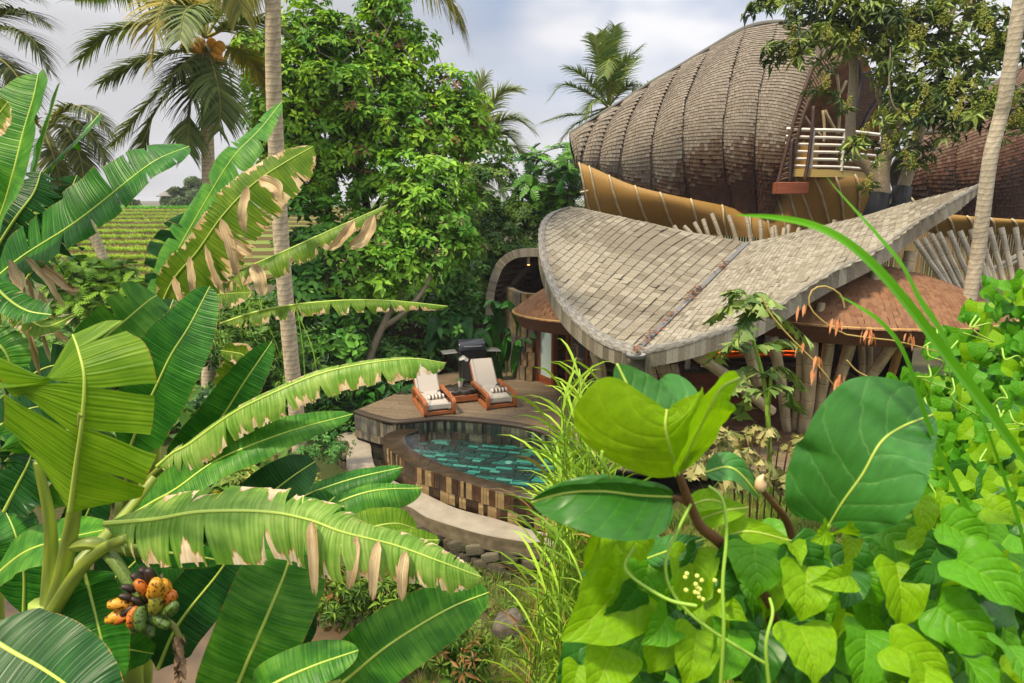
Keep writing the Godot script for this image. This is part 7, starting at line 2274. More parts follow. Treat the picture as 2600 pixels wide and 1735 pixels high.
func make_near() -> void:
	var hm := heart_meshes(22, 6)
	M.hm = hm
	var f := thing("big_leaved_shrub", Vector3(1.0, 2.8, -1.4), "close up shrub with three huge soft leaves at the lower right centre", "shrub")
	# stems
	stalk(f, [[2010, 1900, 1.5], [1960, 1560, 1.45], [1841, 1392, 1.40], [1783, 1342, 1.36], [1756, 1290, 1.34], [1724, 1204, 1.30]], 0.017, 0.008, "woody_stem", M.stem_brown)
	stalk(f, [[1756, 1290, 1.34], [1735, 1272, 1.33], [1706, 1262, 1.31]], 0.007, 0.005, "side_stem", M.stem_brown)
	stalk(f, [[2040, 1500, 1.5], [2005, 1342, 1.46], [1965, 1280, 1.43], [1930, 1240, 1.42]], 0.011, 0.006, "side_stem", M.stem_brown)
	stalk(f, [[2050, 1500, 1.5], [2080, 1400, 1.42], [2106, 1331, 1.38]], 0.008, 0.006, "side_stem", M.stem_green)
	var rb := {"rib": M.b_rib, "rr": 0.0025, "n": 40, "m": 9}
	var big := func(px: Array, w: float, mat: String, o: Dictionary) -> void:
		var d := {"mat": M[mat], "prof": "broad", "slant": 0.5, "wave": 0.07}
		d.merge(rb); d.merge(o, true)
		leaf(f, "leaf", path(px), w, d)
	big.call([[1724, 1206, 1.28], [1703, 1140, 1.25], [1690, 1085, 1.24], [1694, 1040, 1.25]], 0.19, "v_back", {"up": Vector3(0.1, -0.1, 1.0), "fold": 0.0, "wl": 1.0, "wr": 0.6, "dl": 0.5, "dr": 0.75, "pull": Vector3(0.0, 1.0, -0.1), "wave": 0.03, "prof": "round", "slant": 0.1})
	big.call([[1724, 1204, 1.30], [1760, 1120, 1.24], [1800, 1040, 1.2], [1830, 985, 1.2], [1876, 960, 1.22]], 0.062, "v_lime", {"up": Vector3(0.6, -0.2, 0.8), "fold": 0.2, "wave": 0.12})
	big.call([[1690, 1130, 1.26], [1650, 1060, 1.3], [1600, 990, 1.34], [1566, 924, 1.36]], 0.075, "v_deep", {"up": Vector3(0.5, 0.3, 0.8), "fold": 0.3})
	big.call([[1690, 1110, 1.3], [1680, 1060, 1.34], [1690, 1010, 1.36], [1660, 985, 1.36]], 0.085, "v_blue", {"up": Vector3(0.1, 0.7, 0.7), "fold": 0.2})
	big.call([[1706, 1262, 1.31], [1620, 1258, 1.28], [1530, 1248, 1.26], [1440, 1252, 1.26], [1350, 1275, 1.28]], 0.105, "v_deep", {"up": Vector3(0.0, 0.45, 0.9), "fold": 0.55, "wl": 1.0, "wr": 0.6, "dr": 0.6, "dl": 0.0, "wave": 0.05})
	big.call([[2106, 1331, 1.38], [2140, 1275, 1.36], [2190, 1205, 1.35], [2236, 1125, 1.36], [2290, 1085, 1.4], [2368, 1054, 1.45]], 0.148, "v_blue", {"up": Vector3(-0.1, 0.5, 0.9), "fold": 0.22, "wl": 1.0, "wr": 0.75, "wave": 0.11, "prof": "round"})
	for e in [[1740, 1290, 1800, 1270, 1850, 1285], [1790, 1200, 1860, 1190, 1930, 1262], [1760, 1330, 1830, 1300, 1900, 1290], [1640, 1420, 1710, 1395, 1790, 1370], [1830, 1370, 1900, 1350, 2010, 1375]]:
		big.call([[e[0], e[1], 1.42], [e[2], e[3], 1.4], [e[4], e[5], 1.42]], rr(0.026, 0.04), ["v_lime", "v_green", "v_blue"][rng.randi() % 3], {"up": Vector3(0, 0.8, 0.6), "n": 20, "m": 5})
	var bud := MB.new()
	bud.tube(smooth(path([[1935, 1246, 1.42], [1930, 1222, 1.41], [1940, 1205, 1.41]]), 8), [0.006, 0.012, 0.014, 0.012, 0.01, 0.008, 0.006, 0.004, 0.002], 8)
	put(bud, "bud", mt(sRGB(224, 190, 150), 0.6), f)
	# the twining vine that fills the corner
	var v := thing("heart_leaved_vine", Vector3(1.4, 2.5, -1.6), "mass of lime green heart shaped vine leaves filling the lower right corner", "vine")
	var list := [
		[1540, 1305, 1479, 1486, 1.35, 1.3, 0.55, "v_lime"], [1604, 1330, 1631, 1440, 1.35, 1.3, 1.35, "v_lime"], [1600, 1460, 1424, 1650, 1.4, 1.25, 1.0, "v_lime"], [1650, 1420, 1617, 1578, 1.42, 1.36, 0.95, "v_green"],
		[1761, 1400, 1751, 1590, 1.4, 1.33, 0.85, "v_lime"], [1690, 1590, 1650, 1732, 1.36, 1.3, 1.1, "v_lime"], [1560, 1640, 1490, 1790, 1.35, 1.25, 1.1, "v_lime"], [1810, 1520, 1908, 1584, 1.36, 1.3, 0.8, "v_lime"],
		[1916, 1385, 1925, 1540, 1.36, 1.3, 1.25, "v_green"], [1770, 1600, 1740, 1770, 1.32, 1.25, 1.0, "v_lime"], [1990, 1600, 2040, 1800, 1.4, 1.34, 1.1, "v_deep"], [2050, 1440, 2036, 1600, 1.32, 1.26, 1.1, "v_lime"],
		[2030, 1590, 2085, 1760, 1.28, 1.2, 1.25, "v_lime"], [2160, 1462, 2056, 1484, 1.3, 1.27, 0.7, "v_lime"], [2275, 1430, 2300, 1632, 1.35, 1.28, 0.85, "v_lime"], [2190, 1450, 2240, 1560, 1.38, 1.34, 1.0, "v_green"],
		[2390, 1330, 2548, 1402, 1.34, 1.3, 0.95, "v_green"], [2430, 1420, 2640, 1560, 1.25, 1.15, 0.95, "v_green"], [2380, 1540, 2560, 1680, 1.25, 1.18, 1.0, "v_green"], [2260, 1640, 2450, 1740, 1.22, 1.15, 0.9, "v_lime"],
		[2300, 1370, 2405, 1440, 1.36, 1.3, 1.0, "v_lime"], [2329, 1262, 2350, 1380, 1.45, 1.4, 0.9, "v_lime"], [2240, 1340, 2330, 1460, 1.45, 1.38, 1.1, "v_green"], [2130, 1350, 2170, 1330, 1.36, 1.3, 0.9, "v_lime"],
		[2100, 1345, 2060, 1380, 1.34, 1.3, 0.9, "v_lime"], [2160, 1360, 2150, 1440, 1.38, 1.34, 0.8, "v_back"], [1880, 1420, 1800, 1480, 1.4, 1.35, 0.8, "v_lime"], [2010, 1380, 2040, 1430, 1.36, 1.3, 0.9, "v_lime"],
		[1850, 1600, 1820, 1760, 1.34, 1.26, 1.0, "v_green"], [1930, 1600, 1900, 1790, 1.36, 1.3, 0.9, "v_deep"], [2440, 1660, 2520, 1800, 1.2, 1.1, 1.0, "v_green"], [2500, 1290, 2640, 1330, 1.5, 1.45, 0.8, "v_lime"],
		[2200, 1600, 2180, 1780, 1.3, 1.22, 1.0, "v_green"], [2350, 1700, 2330, 1830, 1.15, 1.08, 1.1, "v_lime"], [1470, 1690, 1440, 1800, 1.4, 1.35, 1.0, "v_lime"], [2560, 1640, 2640, 1790, 1.15, 1.05, 1.0, "v_green"]]
	for e in list:
		for j in [2, 3]: e[j] = lerpf(e[j - 2], e[j], 0.86)
		heart(v, e, e[7], hm, rr(-0.25, 0.25))
	for k in 90:
		var x := rr(1480, 2660); var y := rr(1330, 1790)
		if y < 1400 + 0.3 * maxf(0.0, 1750 - x): continue
		var d := rr(1.32, 1.62)
		var a := rr(-1.1, 1.1)
		var L := rr(60, 115)
		heart(v, [x, y - L * 0.4, x + sin(a) * L, y + cos(a) * L * 0.8, d, d - rr(0.0, 0.08), rr(0.8, 1.15)], ["v_lime", "v_green", "v_green", "v_deep"][rng.randi() % 4], hm, rr(-0.6, 0.6), Vector3(rr(-0.5, 0.5), rr(0.0, 0.9), 0.9))
	for k in 120:
		var x := rr(1500, 2680); var y := rr(1400, 1800)
		if x < 1700 and y < 1560 - (x - 1500) * 0.3: continue
		var d := rr(1.6, 2.3)
		var a := rr(-0.9, 0.9)
		var L := rr(80, 150)
		heart(v, [x, y - L * 0.4, x + sin(a) * L, y + cos(a) * L * 0.7, d, d - rr(0.0, 0.12), rr(0.85, 1.15)], ["v_deep", "v_deep", "v_deep", "v_green"][rng.randi() % 4], hm, rr(-0.5, 0.5))
	for e in [[[1955, 1760, 1.2], [1945, 1640, 1.2], [1962, 1560, 1.22], [1955, 1520, 1.25]], [[1830, 1740, 1.2], [1838, 1600, 1.2], [1835, 1480, 1.22], [1845, 1360, 1.25], [1835, 1270, 1.28], [1800, 1235, 1.3]], [[1950, 1690, 1.25], [1790, 1590, 1.25], [1710, 1510, 1.25], [1690, 1430, 1.26], [1720, 1350, 1.28], [1755, 1280, 1.3]], [[1770, 1540, 1.2], [1690, 1520, 1.22], [1590, 1450, 1.25], [1610, 1390, 1.28]], [[2500, 1735, 1.2], [2450, 1660, 1.25], [2400, 1560, 1.3]]]:
		stalk(v, e, 0.0038, 0.003, "tendril", M.stem_green)
	var curl := [[1530, 1145, 1.15], [1528, 1170, 1.15], [1545, 1200, 1.16], [1552, 1215, 1.17]]
	stalk(v, curl, 0.003, 0.0025, "tendril", M.stem_green)
	for k in 14:
		var m := MB.new()
		m.lathe(sight(1770 + rr(-30, 60), 1500 + rr(-45, 30), 1.22), [Vector2(0, -0.004), Vector2(0.005, 0), Vector2(0.004, 0.004), Vector2(0, 0.006)], 7)
		put(m, "flower_bud", mt(sRGB(214, 226, 110), 0.5), v)
	# huge grass blades in front
	var g := thing("tall_grass_blades", Vector3(2.0, 2.8, -1.5), "four long bright grass blades arching up across the right side close by", "grass")
	for e in [[[[2700, 1280, 1.5], [2600, 1170, 1.42], [2500, 1035, 1.36], [2400, 905, 1.32], [2310, 785, 1.28], [2230, 690, 1.26], [2150, 618, 1.25], [2060, 572, 1.26], [1960, 552, 1.28], [1868, 546, 1.3]], 0.021, Vector3(0.5, 0.2, 0.8)],
			[[[2460, 990, 1.36], [2390, 850, 1.33], [2332, 763, 1.32], [2290, 680, 1.32], [2233, 607, 1.33], [2165, 530, 1.35], [2120, 478, 1.37], [2092, 440, 1.39]], 0.015, Vector3(0.7, 0.1, 0.6)],
			[[[2500, 1400, 1.5], [2462, 1310, 1.46], [2400, 1190, 1.42], [2350, 1070, 1.4], [2318, 965, 1.38], [2283, 878, 1.37], [2233, 817, 1.37], [2180, 780, 1.38], [2128, 750, 1.4]], 0.016, Vector3(0.6, 0.2, 0.7)],
			[[[2620, 1500, 1.5], [2590, 1350, 1.45], [2550, 1220, 1.42], [2500, 1080, 1.4], [2440, 960, 1.4]], 0.012, Vector3(0.5, 0.2, 0.8)]]:
		leaf(g, "blade", path(e[0]), e[1], {"mat": M.blade, "prof": "grass", "up": e[2], "fold": 0.3, "dl": 0.0, "dr": 0.0, "n": 40, "m": 3, "wave": 0.04, "slant": 0.0})
	# tendril with orange leaflets
	var t := thing("climbing_tendril", Vector3(1.6, 4.4, -2.4), "looping thin tendrils with drooping orange young leaflets before the brown dome", "vine")
	for e in [[[2145, 782, 2.4], [2134, 748, 2.4], [2095, 727, 2.4], [2062, 738, 2.4], [2055, 775, 2.4], [2085, 812, 2.4], [2150, 850, 2.4], [2262, 864, 2.4], [2350, 885, 2.45], [2420, 905, 2.5]], [[1935, 755, 2.4], [1958, 800, 2.4], [2010, 860, 2.4], [2070, 920, 2.4], [2110, 970, 2.4], [2160, 1040, 2.5]], [[2150, 915, 2.6], [2180, 945, 2.6], [2230, 965, 2.6], [2290, 975, 2.6]]]:
		stalk(t, e, 0.0032, 0.0022, "tendril", mt(sRGB(176, 150, 80), 0.6))
	for e in [[2125, 812, 7], [2205, 838, 12], [2040, 770, 3], [2078, 907, 5], [2135, 955, 7], [2075, 940, 4], [2310, 850, 5], [2036, 870, 3], [2155, 1010, 4], [2148, 1035, 4]]:
		for k in e[2]:
			var a := sight(e[0] + rr(-14, 14), e[1] + rr(-6, 6), 2.4)
			put(leaf_shape(a, a + Vector3(rr(-0.014, 0.014), -rr(0.03, 0.055), rr(-0.01, 0.01)), 0.0055, 0.4), "leaflet", M.orange, t)
	# mound of vines at the right edge
	var w := thing("vine_covered_mound", Vector3(4.4, 1.5, -6.0), "bright vine covered mound at the right edge below the brown dome", "vine")
	var ll := [[], [], []]
	for k in 900:
		var x := rr(2230, 2700); var y := rr(690, 1420)
		var edge := 2290.0 - 45.0 * smoothstep(800, 1000, y) + 60.0 * smoothstep(1000, 1250, y)
		var topy := 960.0 - 270.0 * smoothstep(2225, 2560, x) + 18.0 * sin(x * 0.05)
		if x < edge + 30 * sin(y * 0.03) or y < topy: continue
		var d := 6.4 - 2.4 * smoothstep(topy, 1400, y) + rr(-0.35, 0.25)
		var p := sight(x, y, d)
		var L := rr(0.10, 0.21) * (0.8 if rng.randf() < 0.5 else 1.1)
		var a := rr(-1.3, 1.3)
		var yv := Vector3(sin(a), -cos(a), rr(-0.1, 0.5)).normalized()
		var hint := Vector3(rr(-0.4, 0.3), rr(0.2, 0.9), 0.8)
		var xv := yv.cross(hint).normalized()
		ll[k % 3].append([Transform3D(Basis(xv * L * rr(0.85, 1.15), yv * L, xv.cross(yv) * L), p), [0, 1, 1, 2, 2, 3][rng.randi() % 6], L * L / (d * d)])
	var vm := [M.v_lime, M.v_lime, M.v_green, M.v_deep]
	var low := heart_meshes(9, 3)
	for k in 3:
		pieces(ll[k], "leaf", "leaves", low[k], [Color.WHITE, Color.WHITE, Color(0.8, 0.9, 0.7), Color(0.6, 0.8, 0.6)], vm, M.v_green, w, 100)
	for k in 16:
		var x := rr(2300, 2580); var y := rr(760, 1250)
		stalk(w, [[x, y, 4.2], [x + rr(-30, 30), y + 30, 4.15], [x + rr(-60, 60), y + rr(20, 70), 4.15], [x + rr(-90, 90), y + rr(30, 110), 4.2]], 0.006, 0.004, "tendril", M.stem_green)
	for e in [[2478, 757, 2508, 772], [2527, 752, 2520, 720]]:
		put(leaf_shape(sight(e[0] + 20, e[1], 5.2), sight(e[2], e[3], 5.2), 0.03, 0.4), "white_bud", mt(sRGB(224, 224, 200), 0.6), w)
	var fill := Many.new()
	for k in 2600:
		var x := rr(2.9, 7.6); var z := rr(-9.0, -3.6)
		var y := ground_y(x, z)
		if y < 0.0: continue
		fill.add(Transform3D(facing(Vector3(rr(-0.4, 0.4), 1, rr(0, 0.9)), rr(0, TAU)).scaled(Vector3.ONE * rr(0.16, 0.3)), Vector3(x, y + 0.05, z) - w.position), lin(54, 104, 30).lerp(lin(120, 170, 46), rng.randf()))
	stuff(scatter(fill, M.broad, "undergrowth", M.foliage, w)).position = Vector3.ZERO
	make_reeds()
	make_ground_plants()
	make_fishtail()

func make_reeds() -> void:
	var r := thing("reed_clump", Vector3(0.9, -2.0, -6.4), "tall clump of bright green cane grass between the pool and the big leaves", "reeds")
	for k in 112:
		var dry := rng.randf() < 0.2
		var x0 := rr(1390, 1660); var d := rr(5.4, 7.4)
		var b := sight(x0, 1735, d); b.y = ground_y(b.x, b.z)
		var topy := rr(960, 1260) if not dry else rr(1250, 1500)
		var tx := rr(1420, 1550) if rng.randf() < 0.7 else rr(1380, 1680)
		if tx > 1540: topy = maxf(topy, 1150)
		if k > 66:
			x0 = rr(1340, 1560); topy = rr(1180, 1520); tx = x0 + rr(-60, 60); d = rr(5.0, 6.4); b = sight(x0, 1735, d); b.y = ground_y(b.x, b.z)
		var tip := sight(tx, topy, d + rr(-0.4, 0.3))
		var m := MB.new()
		var c0 := lin(106, 150, 40) if not dry else lin(150, 112, 62)
		var c1 := lin(168, 204, 60) if not dry else lin(186, 150, 92)
		m.col = c0
		var mid := b.lerp(tip, 0.5) + Vector3(rr(-0.15, 0.15), 0.1, 0)
		var sp := smooth([b, mid, tip], 12)
		m.tube(sp, [0.012, 0.004], 5, false)
		for j in 15:
			var t := 0.12 + 0.88 * j / 14.0
			var p := curve([b, mid, tip], t)
			var a := rr(0, TAU)
			var dir := Vector3(cos(a) * 0.55, 0.85, sin(a) * 0.55).normalized()
			var L := rr(0.35, 0.75)
			m.col = c0.lerp(c1, rng.randf()) * rr(0.8, 1.1)
			var w := rr(0.008, 0.014)
			var side := dir.cross(Vector3(0.2, 0.1, 1)).normalized() * w
			var prev := -1
			var q := p
			for s in 6:
				var x := s / 5.0
				var ww := side * (sin(PI * (0.12 + 0.88 * x)) * 0.9 + 0.04)
				var i := m.vert(q - ww); m.vert(q + ww)
				if prev >= 0:
					m.tri(prev, prev + 1, i); m.tri(prev + 1, i + 1, i)
				prev = i
				dir = dir.lerp(Vector3.DOWN, 0.11 + 0.22 * x).normalized()
				q += dir * L / 5.0
		put(m, "stalk", M.foliage if not dry else M.straw_leaf, r)

func make_ground_plants() -> void:
	# grass of the banks, one mass
	var tuft := tuft_mesh(9, 0.26, 0.014, 0.7, 3)
	var gr := Many.new()
	for k in 22000:
		var x := rr(-6.5, 5.5); var z := rr(-13.4, -3.2)
		var y := ground_y(x, z)
		if y < -2.36 or y > 1.5: continue
		if z < -11.36 + 0.53 * x + 0.35 and x > -3.4 and x < 2.4: continue
		if z < -12.0 and x > 2.0: continue
		if z < -12.2 - (x + 2.6) * 0.0 and x > -4.1: continue
		var pch := fast.get_noise_2d(x * 14.0, z * 14.0)
		if pch < -0.38: continue
		var c := lin(58, 100, 28).lerp(lin(136, 164, 52), clampf(0.4 + pch + rr(-0.3, 0.3), 0, 1))
		if rng.randf() < 0.16: c = lin(150, 130, 74)
		gr.add(Transform3D(facing(Vector3(rr(-0.3, 0.3), 1, rr(-0.3, 0.3)), rr(0, TAU)).scaled(Vector3.ONE * rr(0.45, 1.15)), Vector3(x, y - 0.02, z)), c)
	tag(stuff(scatter(gr, tuft, "bank_grass", M.foliage)), "green and straw coloured grass on the banks of the stream", "grass")
	var litter := Many.new()
	for k in 2600:
		var x := rr(-6.0, 4.0); var z := rr(-13.0, -6.0)
		var y := ground_y(x, z)
		if y < -2.5: continue
		litter.add(Transform3D(facing(Vector3(rr(-.5, .5), 1, rr(-.5, .5)), rr(0, TAU)).scaled(Vector3.ONE * rr(0.05, 0.12)), Vector3(x, y + 0.03, z)), lin(140, 104, 68).lerp(lin(84, 62, 44), rng.randf()))
	tag(stuff(scatter(litter, leaf_flat(), "leaf_litter", M.foliage)), "brown fallen leaves scattered on the stream banks", "leaf litter")
	# a grey stone in the grass and a brown one by the ledge
	for e in [[1293, 1515, 9.6, 0.5, 0.42, "large pointed grey stone in the grass below the curving ledge", sRGB(120, 112, 98)], [868, 1215, 13.6, 0.55, 0.8, "brown boulder under the round green bush beside the ledge", sRGB(118, 98, 78)]]:
		var p := sight(e[0], e[1], e[2])
		p.y = minf(p.y, ground_y(p.x, p.z) + 0.12)
		tag(at_place(stone_mesh(9), Transform3D(Basis.from_scale(Vector3(e[3], e[4], e[3])).rotated(Vector3(0, 0, 1), 0.3), p), numbered(self, "boulder"), mt(e[6], 0.95, M.blot, Vector3.ONE * 1.5, true, 3.0, M.fine), self), e[5], "boulder")
	# bushes round the palm foot
	var b1 := thing("round_bush", Vector3(-3.9, -0.8, -14.2), "round fresh green bush beside the pale end of the ledge", "bush")
	crown(b1, [[815, 1130, 14.2, 45], [850, 1140, 14.0, 38], [790, 1150, 14.3, 35], [840, 1105, 14.3, 35]], M.broad, 14, 0.10, lin(64, 122, 56), lin(112, 172, 84), M.foliage, {"clumps": 130.0, "clump_r": 0.35})
	var b2 := thing("variegated_shrub", Vector3(-4.6, -1.4, -10.8), "yellow and green variegated shrub behind the banana leaves by the trunk foot", "shrub")
	crown(b2, [[650, 1150, 11, 45], [700, 1120, 11.2, 40], [610, 1220, 10.4, 45], [660, 1260, 10.2, 50], [700, 1300, 10, 40], [590, 1280, 10, 40], [740, 1240, 10.6, 35], [800, 1240, 11, 30]], M.broad, 9, 0.17, lin(84, 120, 44), lin(196, 200, 96), M.foliage, {"clumps": 80.0, "clump_r": 0.5, "odd": 0.06, "odd_col": lin(200, 170, 120)})
	var b3 := thing("overhanging_plants", Vector3(-1.6, -1.6, -11.4), "low weeds and straw growing along the stone footing below the ledge", "weeds")
	var wd := Many.new()
	for k in 700:
		var t := rr(0.5, 0.98)
		var p := curve(v3(LEDGE_OUT, 0), t) + Vector3(rr(-0.25, 0.1), 0, rr(0.25, 0.9))
		wd.add(Transform3D(facing(Vector3(rr(-.3, .3), 1, rr(-.3, .6)), rr(0, TAU)).scaled(Vector3.ONE * rr(0.4, 0.9)), Vector3(p.x, ground_y(p.x, p.z) - 0.02, p.z) - b3.position), lin(96, 130, 50).lerp(lin(178, 170, 104), rng.randf()))
	stuff(scatter(wd, tuft, "tufts", M.foliage, b3)).position = Vector3.ZERO
	var b4 := thing("creeping_bush", Vector3(-2.2, -2.2, -9.0), "dense creeping grass bush overhanging the stream in the bottom middle", "bush")
	crown(b4, [[870, 1480, 9.6, 60], [940, 1520, 9.2, 75], [1010, 1540, 9.0, 60], [850, 1550, 9.0, 55], [1120, 1640, 8.2, 70], [1200, 1690, 7.8, 60], [1060, 1480, 9.6, 55]], M.slim, 16, 0.17, lin(50, 94, 28), lin(122, 156, 50), M.foliage, {"clumps": 130.0, "clump_r": 0.45, "odd": 0.08, "odd_col": lin(150, 116, 70)})
	# planting behind the deck and by the stone wall
	var deep := {"prof": "broad", "n": 20, "m": 4, "fold": 0.2, "dl": 0.05, "dr": 0.05}
	var h := thing("broad_leaf_clump", Vector3(-0.1, 0, -19.6), "dark upright broad leaved plants against the stone wall beside the doors", "plant")
	for k in 16:
		var x := rr(1262, 1345); var y := rr(790, 935)
		var dx := rr(-45, 45)
		leaf(h, "leaf", path([[x, y + 50, 19.2], [x + dx * 0.5, y + 5, 19.1], [x + dx, y - 30, 18.9], [x + dx * 1.5, y - 20, 18.7]]), rr(0.10, 0.17), deep.merged({"mat": M.b_dark if k % 3 else M.b_deep, "up": Vector3(rr(-0.5, 0.5), 0.6, 0.7)}))
		if k < 8: stalk(h, [[x, y + 50, 19.2], [x + rr(-8, 8), 940, 19.2], [x + rr(-12, 12), 972, 19.3]], 0.015, 0.02, "stalk", M.stem_green)
	var h2 := thing("broad_leaf_clump", Vector3(-3.6, 0, -18.2), "dark broad leaves growing low behind the left corner of the deck", "plant")
	for k in 22:
		var x := rr(850, 1040); var y := rr(985, 1040)
		var dx := rr(-40, 40)
		leaf(h2, "leaf", path([[x, y + 22, 18.0], [x + dx * 0.4, y - 14, 17.8], [x + dx, y - 22, 17.6], [x + dx * 1.5, y - 4, 17.5]]), rr(0.08, 0.15), deep.merged({"mat": M.b_dark if k % 2 else M.b_deep, "up": Vector3(rr(-0.3, 0.3), 0.9, 0.4)}))
	var h3 := thing("broad_leaf_clump", Vector3(-2.0, 0, -19.6), "large dark hanging leaves in the shade left of the barbecue", "plant")
	for k in 14:
		var x := rr(1080, 1200); var y := rr(820, 900)
		var dx := rr(-50, 50)
		leaf(h3, "leaf", path([[x, y, 19.8], [x + dx * 0.5, y - 18, 19.7], [x + dx, y, 19.6], [x + dx * 1.4, y + 30, 19.5]]), rr(0.12, 0.2), deep.merged({"mat": M.b_dark, "up": Vector3(rr(-0.3, 0.3), 0.8, 0.6)}))
	var u := Many.new()
	for k in 1500:
		var x := rr(-8.5, 0.2); var z := rr(-21.5, -16.5)
		if x > -4.0 - 0.2 * (z + 16) * 0.0 and z > -18.4: continue
		if x > -3.0 and z > -20.2: continue
		u.add(Transform3D(facing(Vector3(rr(-.4, .4), 1, rr(0, .8)), rr(0, TAU)).scaled(Vector3.ONE * rr(0.2, 0.42)), Vector3(x, -0.55 + rr(0, 0.7), z)), lin(30, 70, 28).lerp(lin(70, 120, 44), rng.randf()))
	tag(stuff(scatter(u, M.broad, "ground_cover", M.foliage_gloss)), "dark leafy ground cover under the trees behind the deck", "ground cover")
	var u4 := Many.new()
	for k in 1500:
		var x := rr(-6.5, -0.6); var z := rr(-8.8, -2.6)
		var y := ground_y(x, z)
		if y < -2.3: continue
		u4.add(Transform3D(facing(Vector3(rr(-.5, .5), 1, rr(0, .7)), rr(0, TAU)).scaled(Vector3.ONE * rr(0.14, 0.3)), Vector3(x, y + rr(0, 0.35), z)), lin(30, 70, 22).lerp(lin(86, 130, 40), rng.randf()))
	tag(stuff(scatter(u4, M.broad, "undergrowth", M.foliage)), "low leafy undergrowth on the near bank round the feet of the banana plants", "undergrowth")
	var u5 := Many.new()
	for k in 420:
		var x := rr(-3.4, 3.6); var z := rr(-11.2, -5.5)
		var y := ground_y(x, z)
		if y < -2.3 or z < -11.36 + 0.53 * x + 0.4: continue
		u5.add(Transform3D(facing(Vector3(rr(-.5, .5), 1, rr(0, .7)), rr(0, TAU)).scaled(Vector3.ONE * rr(0.07, 0.17)), Vector3(x, y + rr(0, 0.12), z)), lin(60, 104, 30).lerp(lin(130, 166, 60), rng.randf()))
	tag(stuff(scatter(u5, M.broad, "weeds", M.foliage)), "small broad leaved weeds growing through the bank grass below the ledge", "weeds")
	var u2 := Many.new()
	for k in 2200:
		var x := rr(-24.0, -5.2); var z := rr(-40.0, -15.0)
		u2.add(Transform3D(facing(Vector3(rr(-.4, .4), 1, rr(0, .8)), rr(0, TAU)).scaled(Vector3.ONE * rr(0.3, 0.7)), Vector3(x, ground_y(x, z) + rr(0, 0.7), z)), lin(48, 92, 32).lerp(lin(110, 156, 50), rng.randf()))
	tag(stuff(scatter(u2, M.broad, "shrubbery", M.foliage)), "green shrubbery below the rice terraces on the far bank", "shrubbery")
	# bushes on the ground round the posts of the villa and under the far trees
	var u3 := Many.new()
	for k in 1500:
		var x := rr(-6.0, 3.0); var z := rr(-34.0, -23.5)
		u3.add(Transform3D(facing(Vector3(rr(-.4, .4), 1, rr(0, .8)), rr(0, TAU)).scaled(Vector3.ONE * rr(0.35, 0.75)), Vector3(x, -0.8 + rr(0, 2.6), z)), lin(60, 110, 34).lerp(lin(140, 184, 60), rng.randf()))
	tag(stuff(scatter(u3, M.broad, "thicket", M.foliage)), "bright thicket under the trees behind the curled canopy", "thicket")

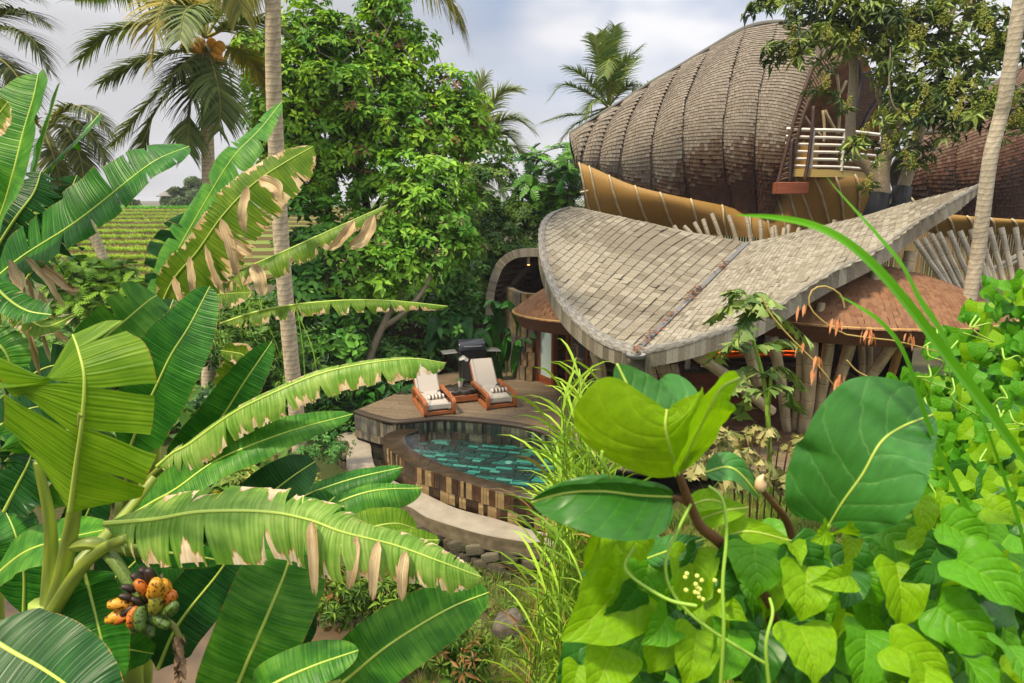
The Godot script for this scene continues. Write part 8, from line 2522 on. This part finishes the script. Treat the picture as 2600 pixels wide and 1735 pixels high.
func make_fishtail() -> void:
	var f := thing("fishtail_palm", Vector3(3.4, -0.4, -9.4), "fishtail palm with ragged wedge leaflets in front of the villa posts", "palm tree")
	M.fish = leafy(Color.WHITE, 0.45, 0.6)
	stalk(f, [[1900, 770, 9.4], [1912, 860, 9.4], [1938, 960, 9.4], [1950, 1060, 9.4], [1954, 1180, 9.4], [1954, 1400, 9.4]], 0.02, 0.045, "trunk", M.stem_green)
	stalk(f, [[1960, 935, 9.3], [1955, 1000, 9.35], [1948, 1060, 9.4]], 0.02, 0.03, "sheath", M.stem_green)
	for e in [[[1900, 770], [1930, 772], [1970, 795], [2015, 828], [2062, 868]], [[1900, 770], [1880, 762], [1845, 775], [1800, 812]], [[1905, 780], [1900, 800], [1880, 850], [1850, 880]], [[1916, 880], [1950, 872], [1985, 862], [2030, 872]], [[1914, 880], [1880, 865], [1850, 875], [1812, 905]], [[1938, 950], [1975, 930], [2010, 942], [2040, 975]], [[1932, 950], [1905, 930], [1880, 945], [1862, 985]], [[1945, 990], [1985, 975], [2010, 1000], [2025, 1030]], [[1940, 1000], [1915, 985], [1895, 1010], [1885, 1050]], [[1902, 770], [1890, 740], [1870, 735], [1850, 745]], [[1902, 770], [1915, 745], [1940, 745], [1960, 760]]]:
		var pts := path(e.map(func(p): return [p[0], p[1], 9.3 + rr(-0.25, 0.25)]))
		fish_frond(f, pts, 13, 0.2, lin(80, 116, 50), lin(150, 168, 92))
	var b := thing("dull_leaved_bush", Vector3(3.3, -0.4, -8.8), "dusty olive bush of ragged wedge leaves at the foot of the fishtail palm", "bush")
	for k in 34:
		var x := rr(1800, 2080); var y := rr(1080, 1230)
		var d := rr(8.4, 9.3)
		var dx := rr(-60, 60)
		fish_frond(b, path([[x, y + 20, d], [x + dx * 0.5, y - 10, d], [x + dx, y - 5, d - 0.1], [x + dx * 1.4, y + 20, d - 0.15]]), 8, 0.15, lin(104, 116, 58), lin(176, 166, 110))
	for k in 8:
		stalk(b, [[1850 + k * 26, 1120, 8.9], [1860 + k * 22, 1190, 8.9], [1870 + k * 18, 1290, 9.0]], 0.01, 0.014, "stem", M.stem_brown)

func fish_frond(par: Node, pts: Array, n: int, size: float, c0: Color, c1: Color) -> void:
	var m := MB.new()
	m.col = c0
	m.tube(smooth(pts, 8), [0.008, 0.003], 5, false)
	for k in n:
		var t := (k + 0.6) / n
		var p := curve(pts, t)
		var T: Vector3 = (curve(pts, minf(1, t + 0.03)) - curve(pts, maxf(0, t - 0.03))).normalized()
		for sd in [-1, 1]:
			var S = T.cross(Vector3.UP).normalized() * sd
			var d = (S * 0.6 + T * 0.5 + Vector3(0, -0.55, 0) + Vector3(rr(-.3, .3), rr(-.3, .3), rr(-.3, .3))).normalized()
			var w = d.cross(S.cross(T) + Vector3(rr(-.4, .4), rr(-.4, .4), rr(-.4, .4))).normalized()
			var L := size * rr(0.7, 1.2)
			m.col = c0.lerp(c1, rng.randf()) * rr(0.8, 1.1)
			var a := m.vert(p)
			var q1 := m.vert(p + d * L * 0.75 - w * L * 0.42); var q2 := m.vert(p + d * L * 0.95 - w * L * 0.1); var q3 := m.vert(p + d * L * 0.85 + w * L * 0.12); var q4 := m.vert(p + d * L * 1.15 + w * L * 0.42)
			var ce := m.vert(p + d * L * 0.55 + S.cross(T) * L * 0.06)
			m.tri(a, q1, ce); m.tri(q1, q2, ce); m.tri(q2, q3, ce); m.tri(q3, q4, ce); m.tri(q4, a, ce)
	put(m, "frond", M.fish, par)

# ---------------------------------------------------------------- all of it
func _ready() -> void:
	make_light()
	rng.seed = 7
	fast.seed = 3
	fast.frequency = 0.02
	fast.fractal_octaves = 3
	make_materials()
	M.orange = leafy(sRGB(226, 160, 120), 0.5, 0.8)
	M.straw_leaf = leafy(Color.WHITE, 0.8, 0.5)
	make_ground()
	make_terraces()
	make_deck()
	make_pool()
	make_ledge()
	make_lower_villa()
	make_arch()
	make_houses()
	make_furniture()
	make_palms()
	make_trees()
	make_bananas()
	make_near()
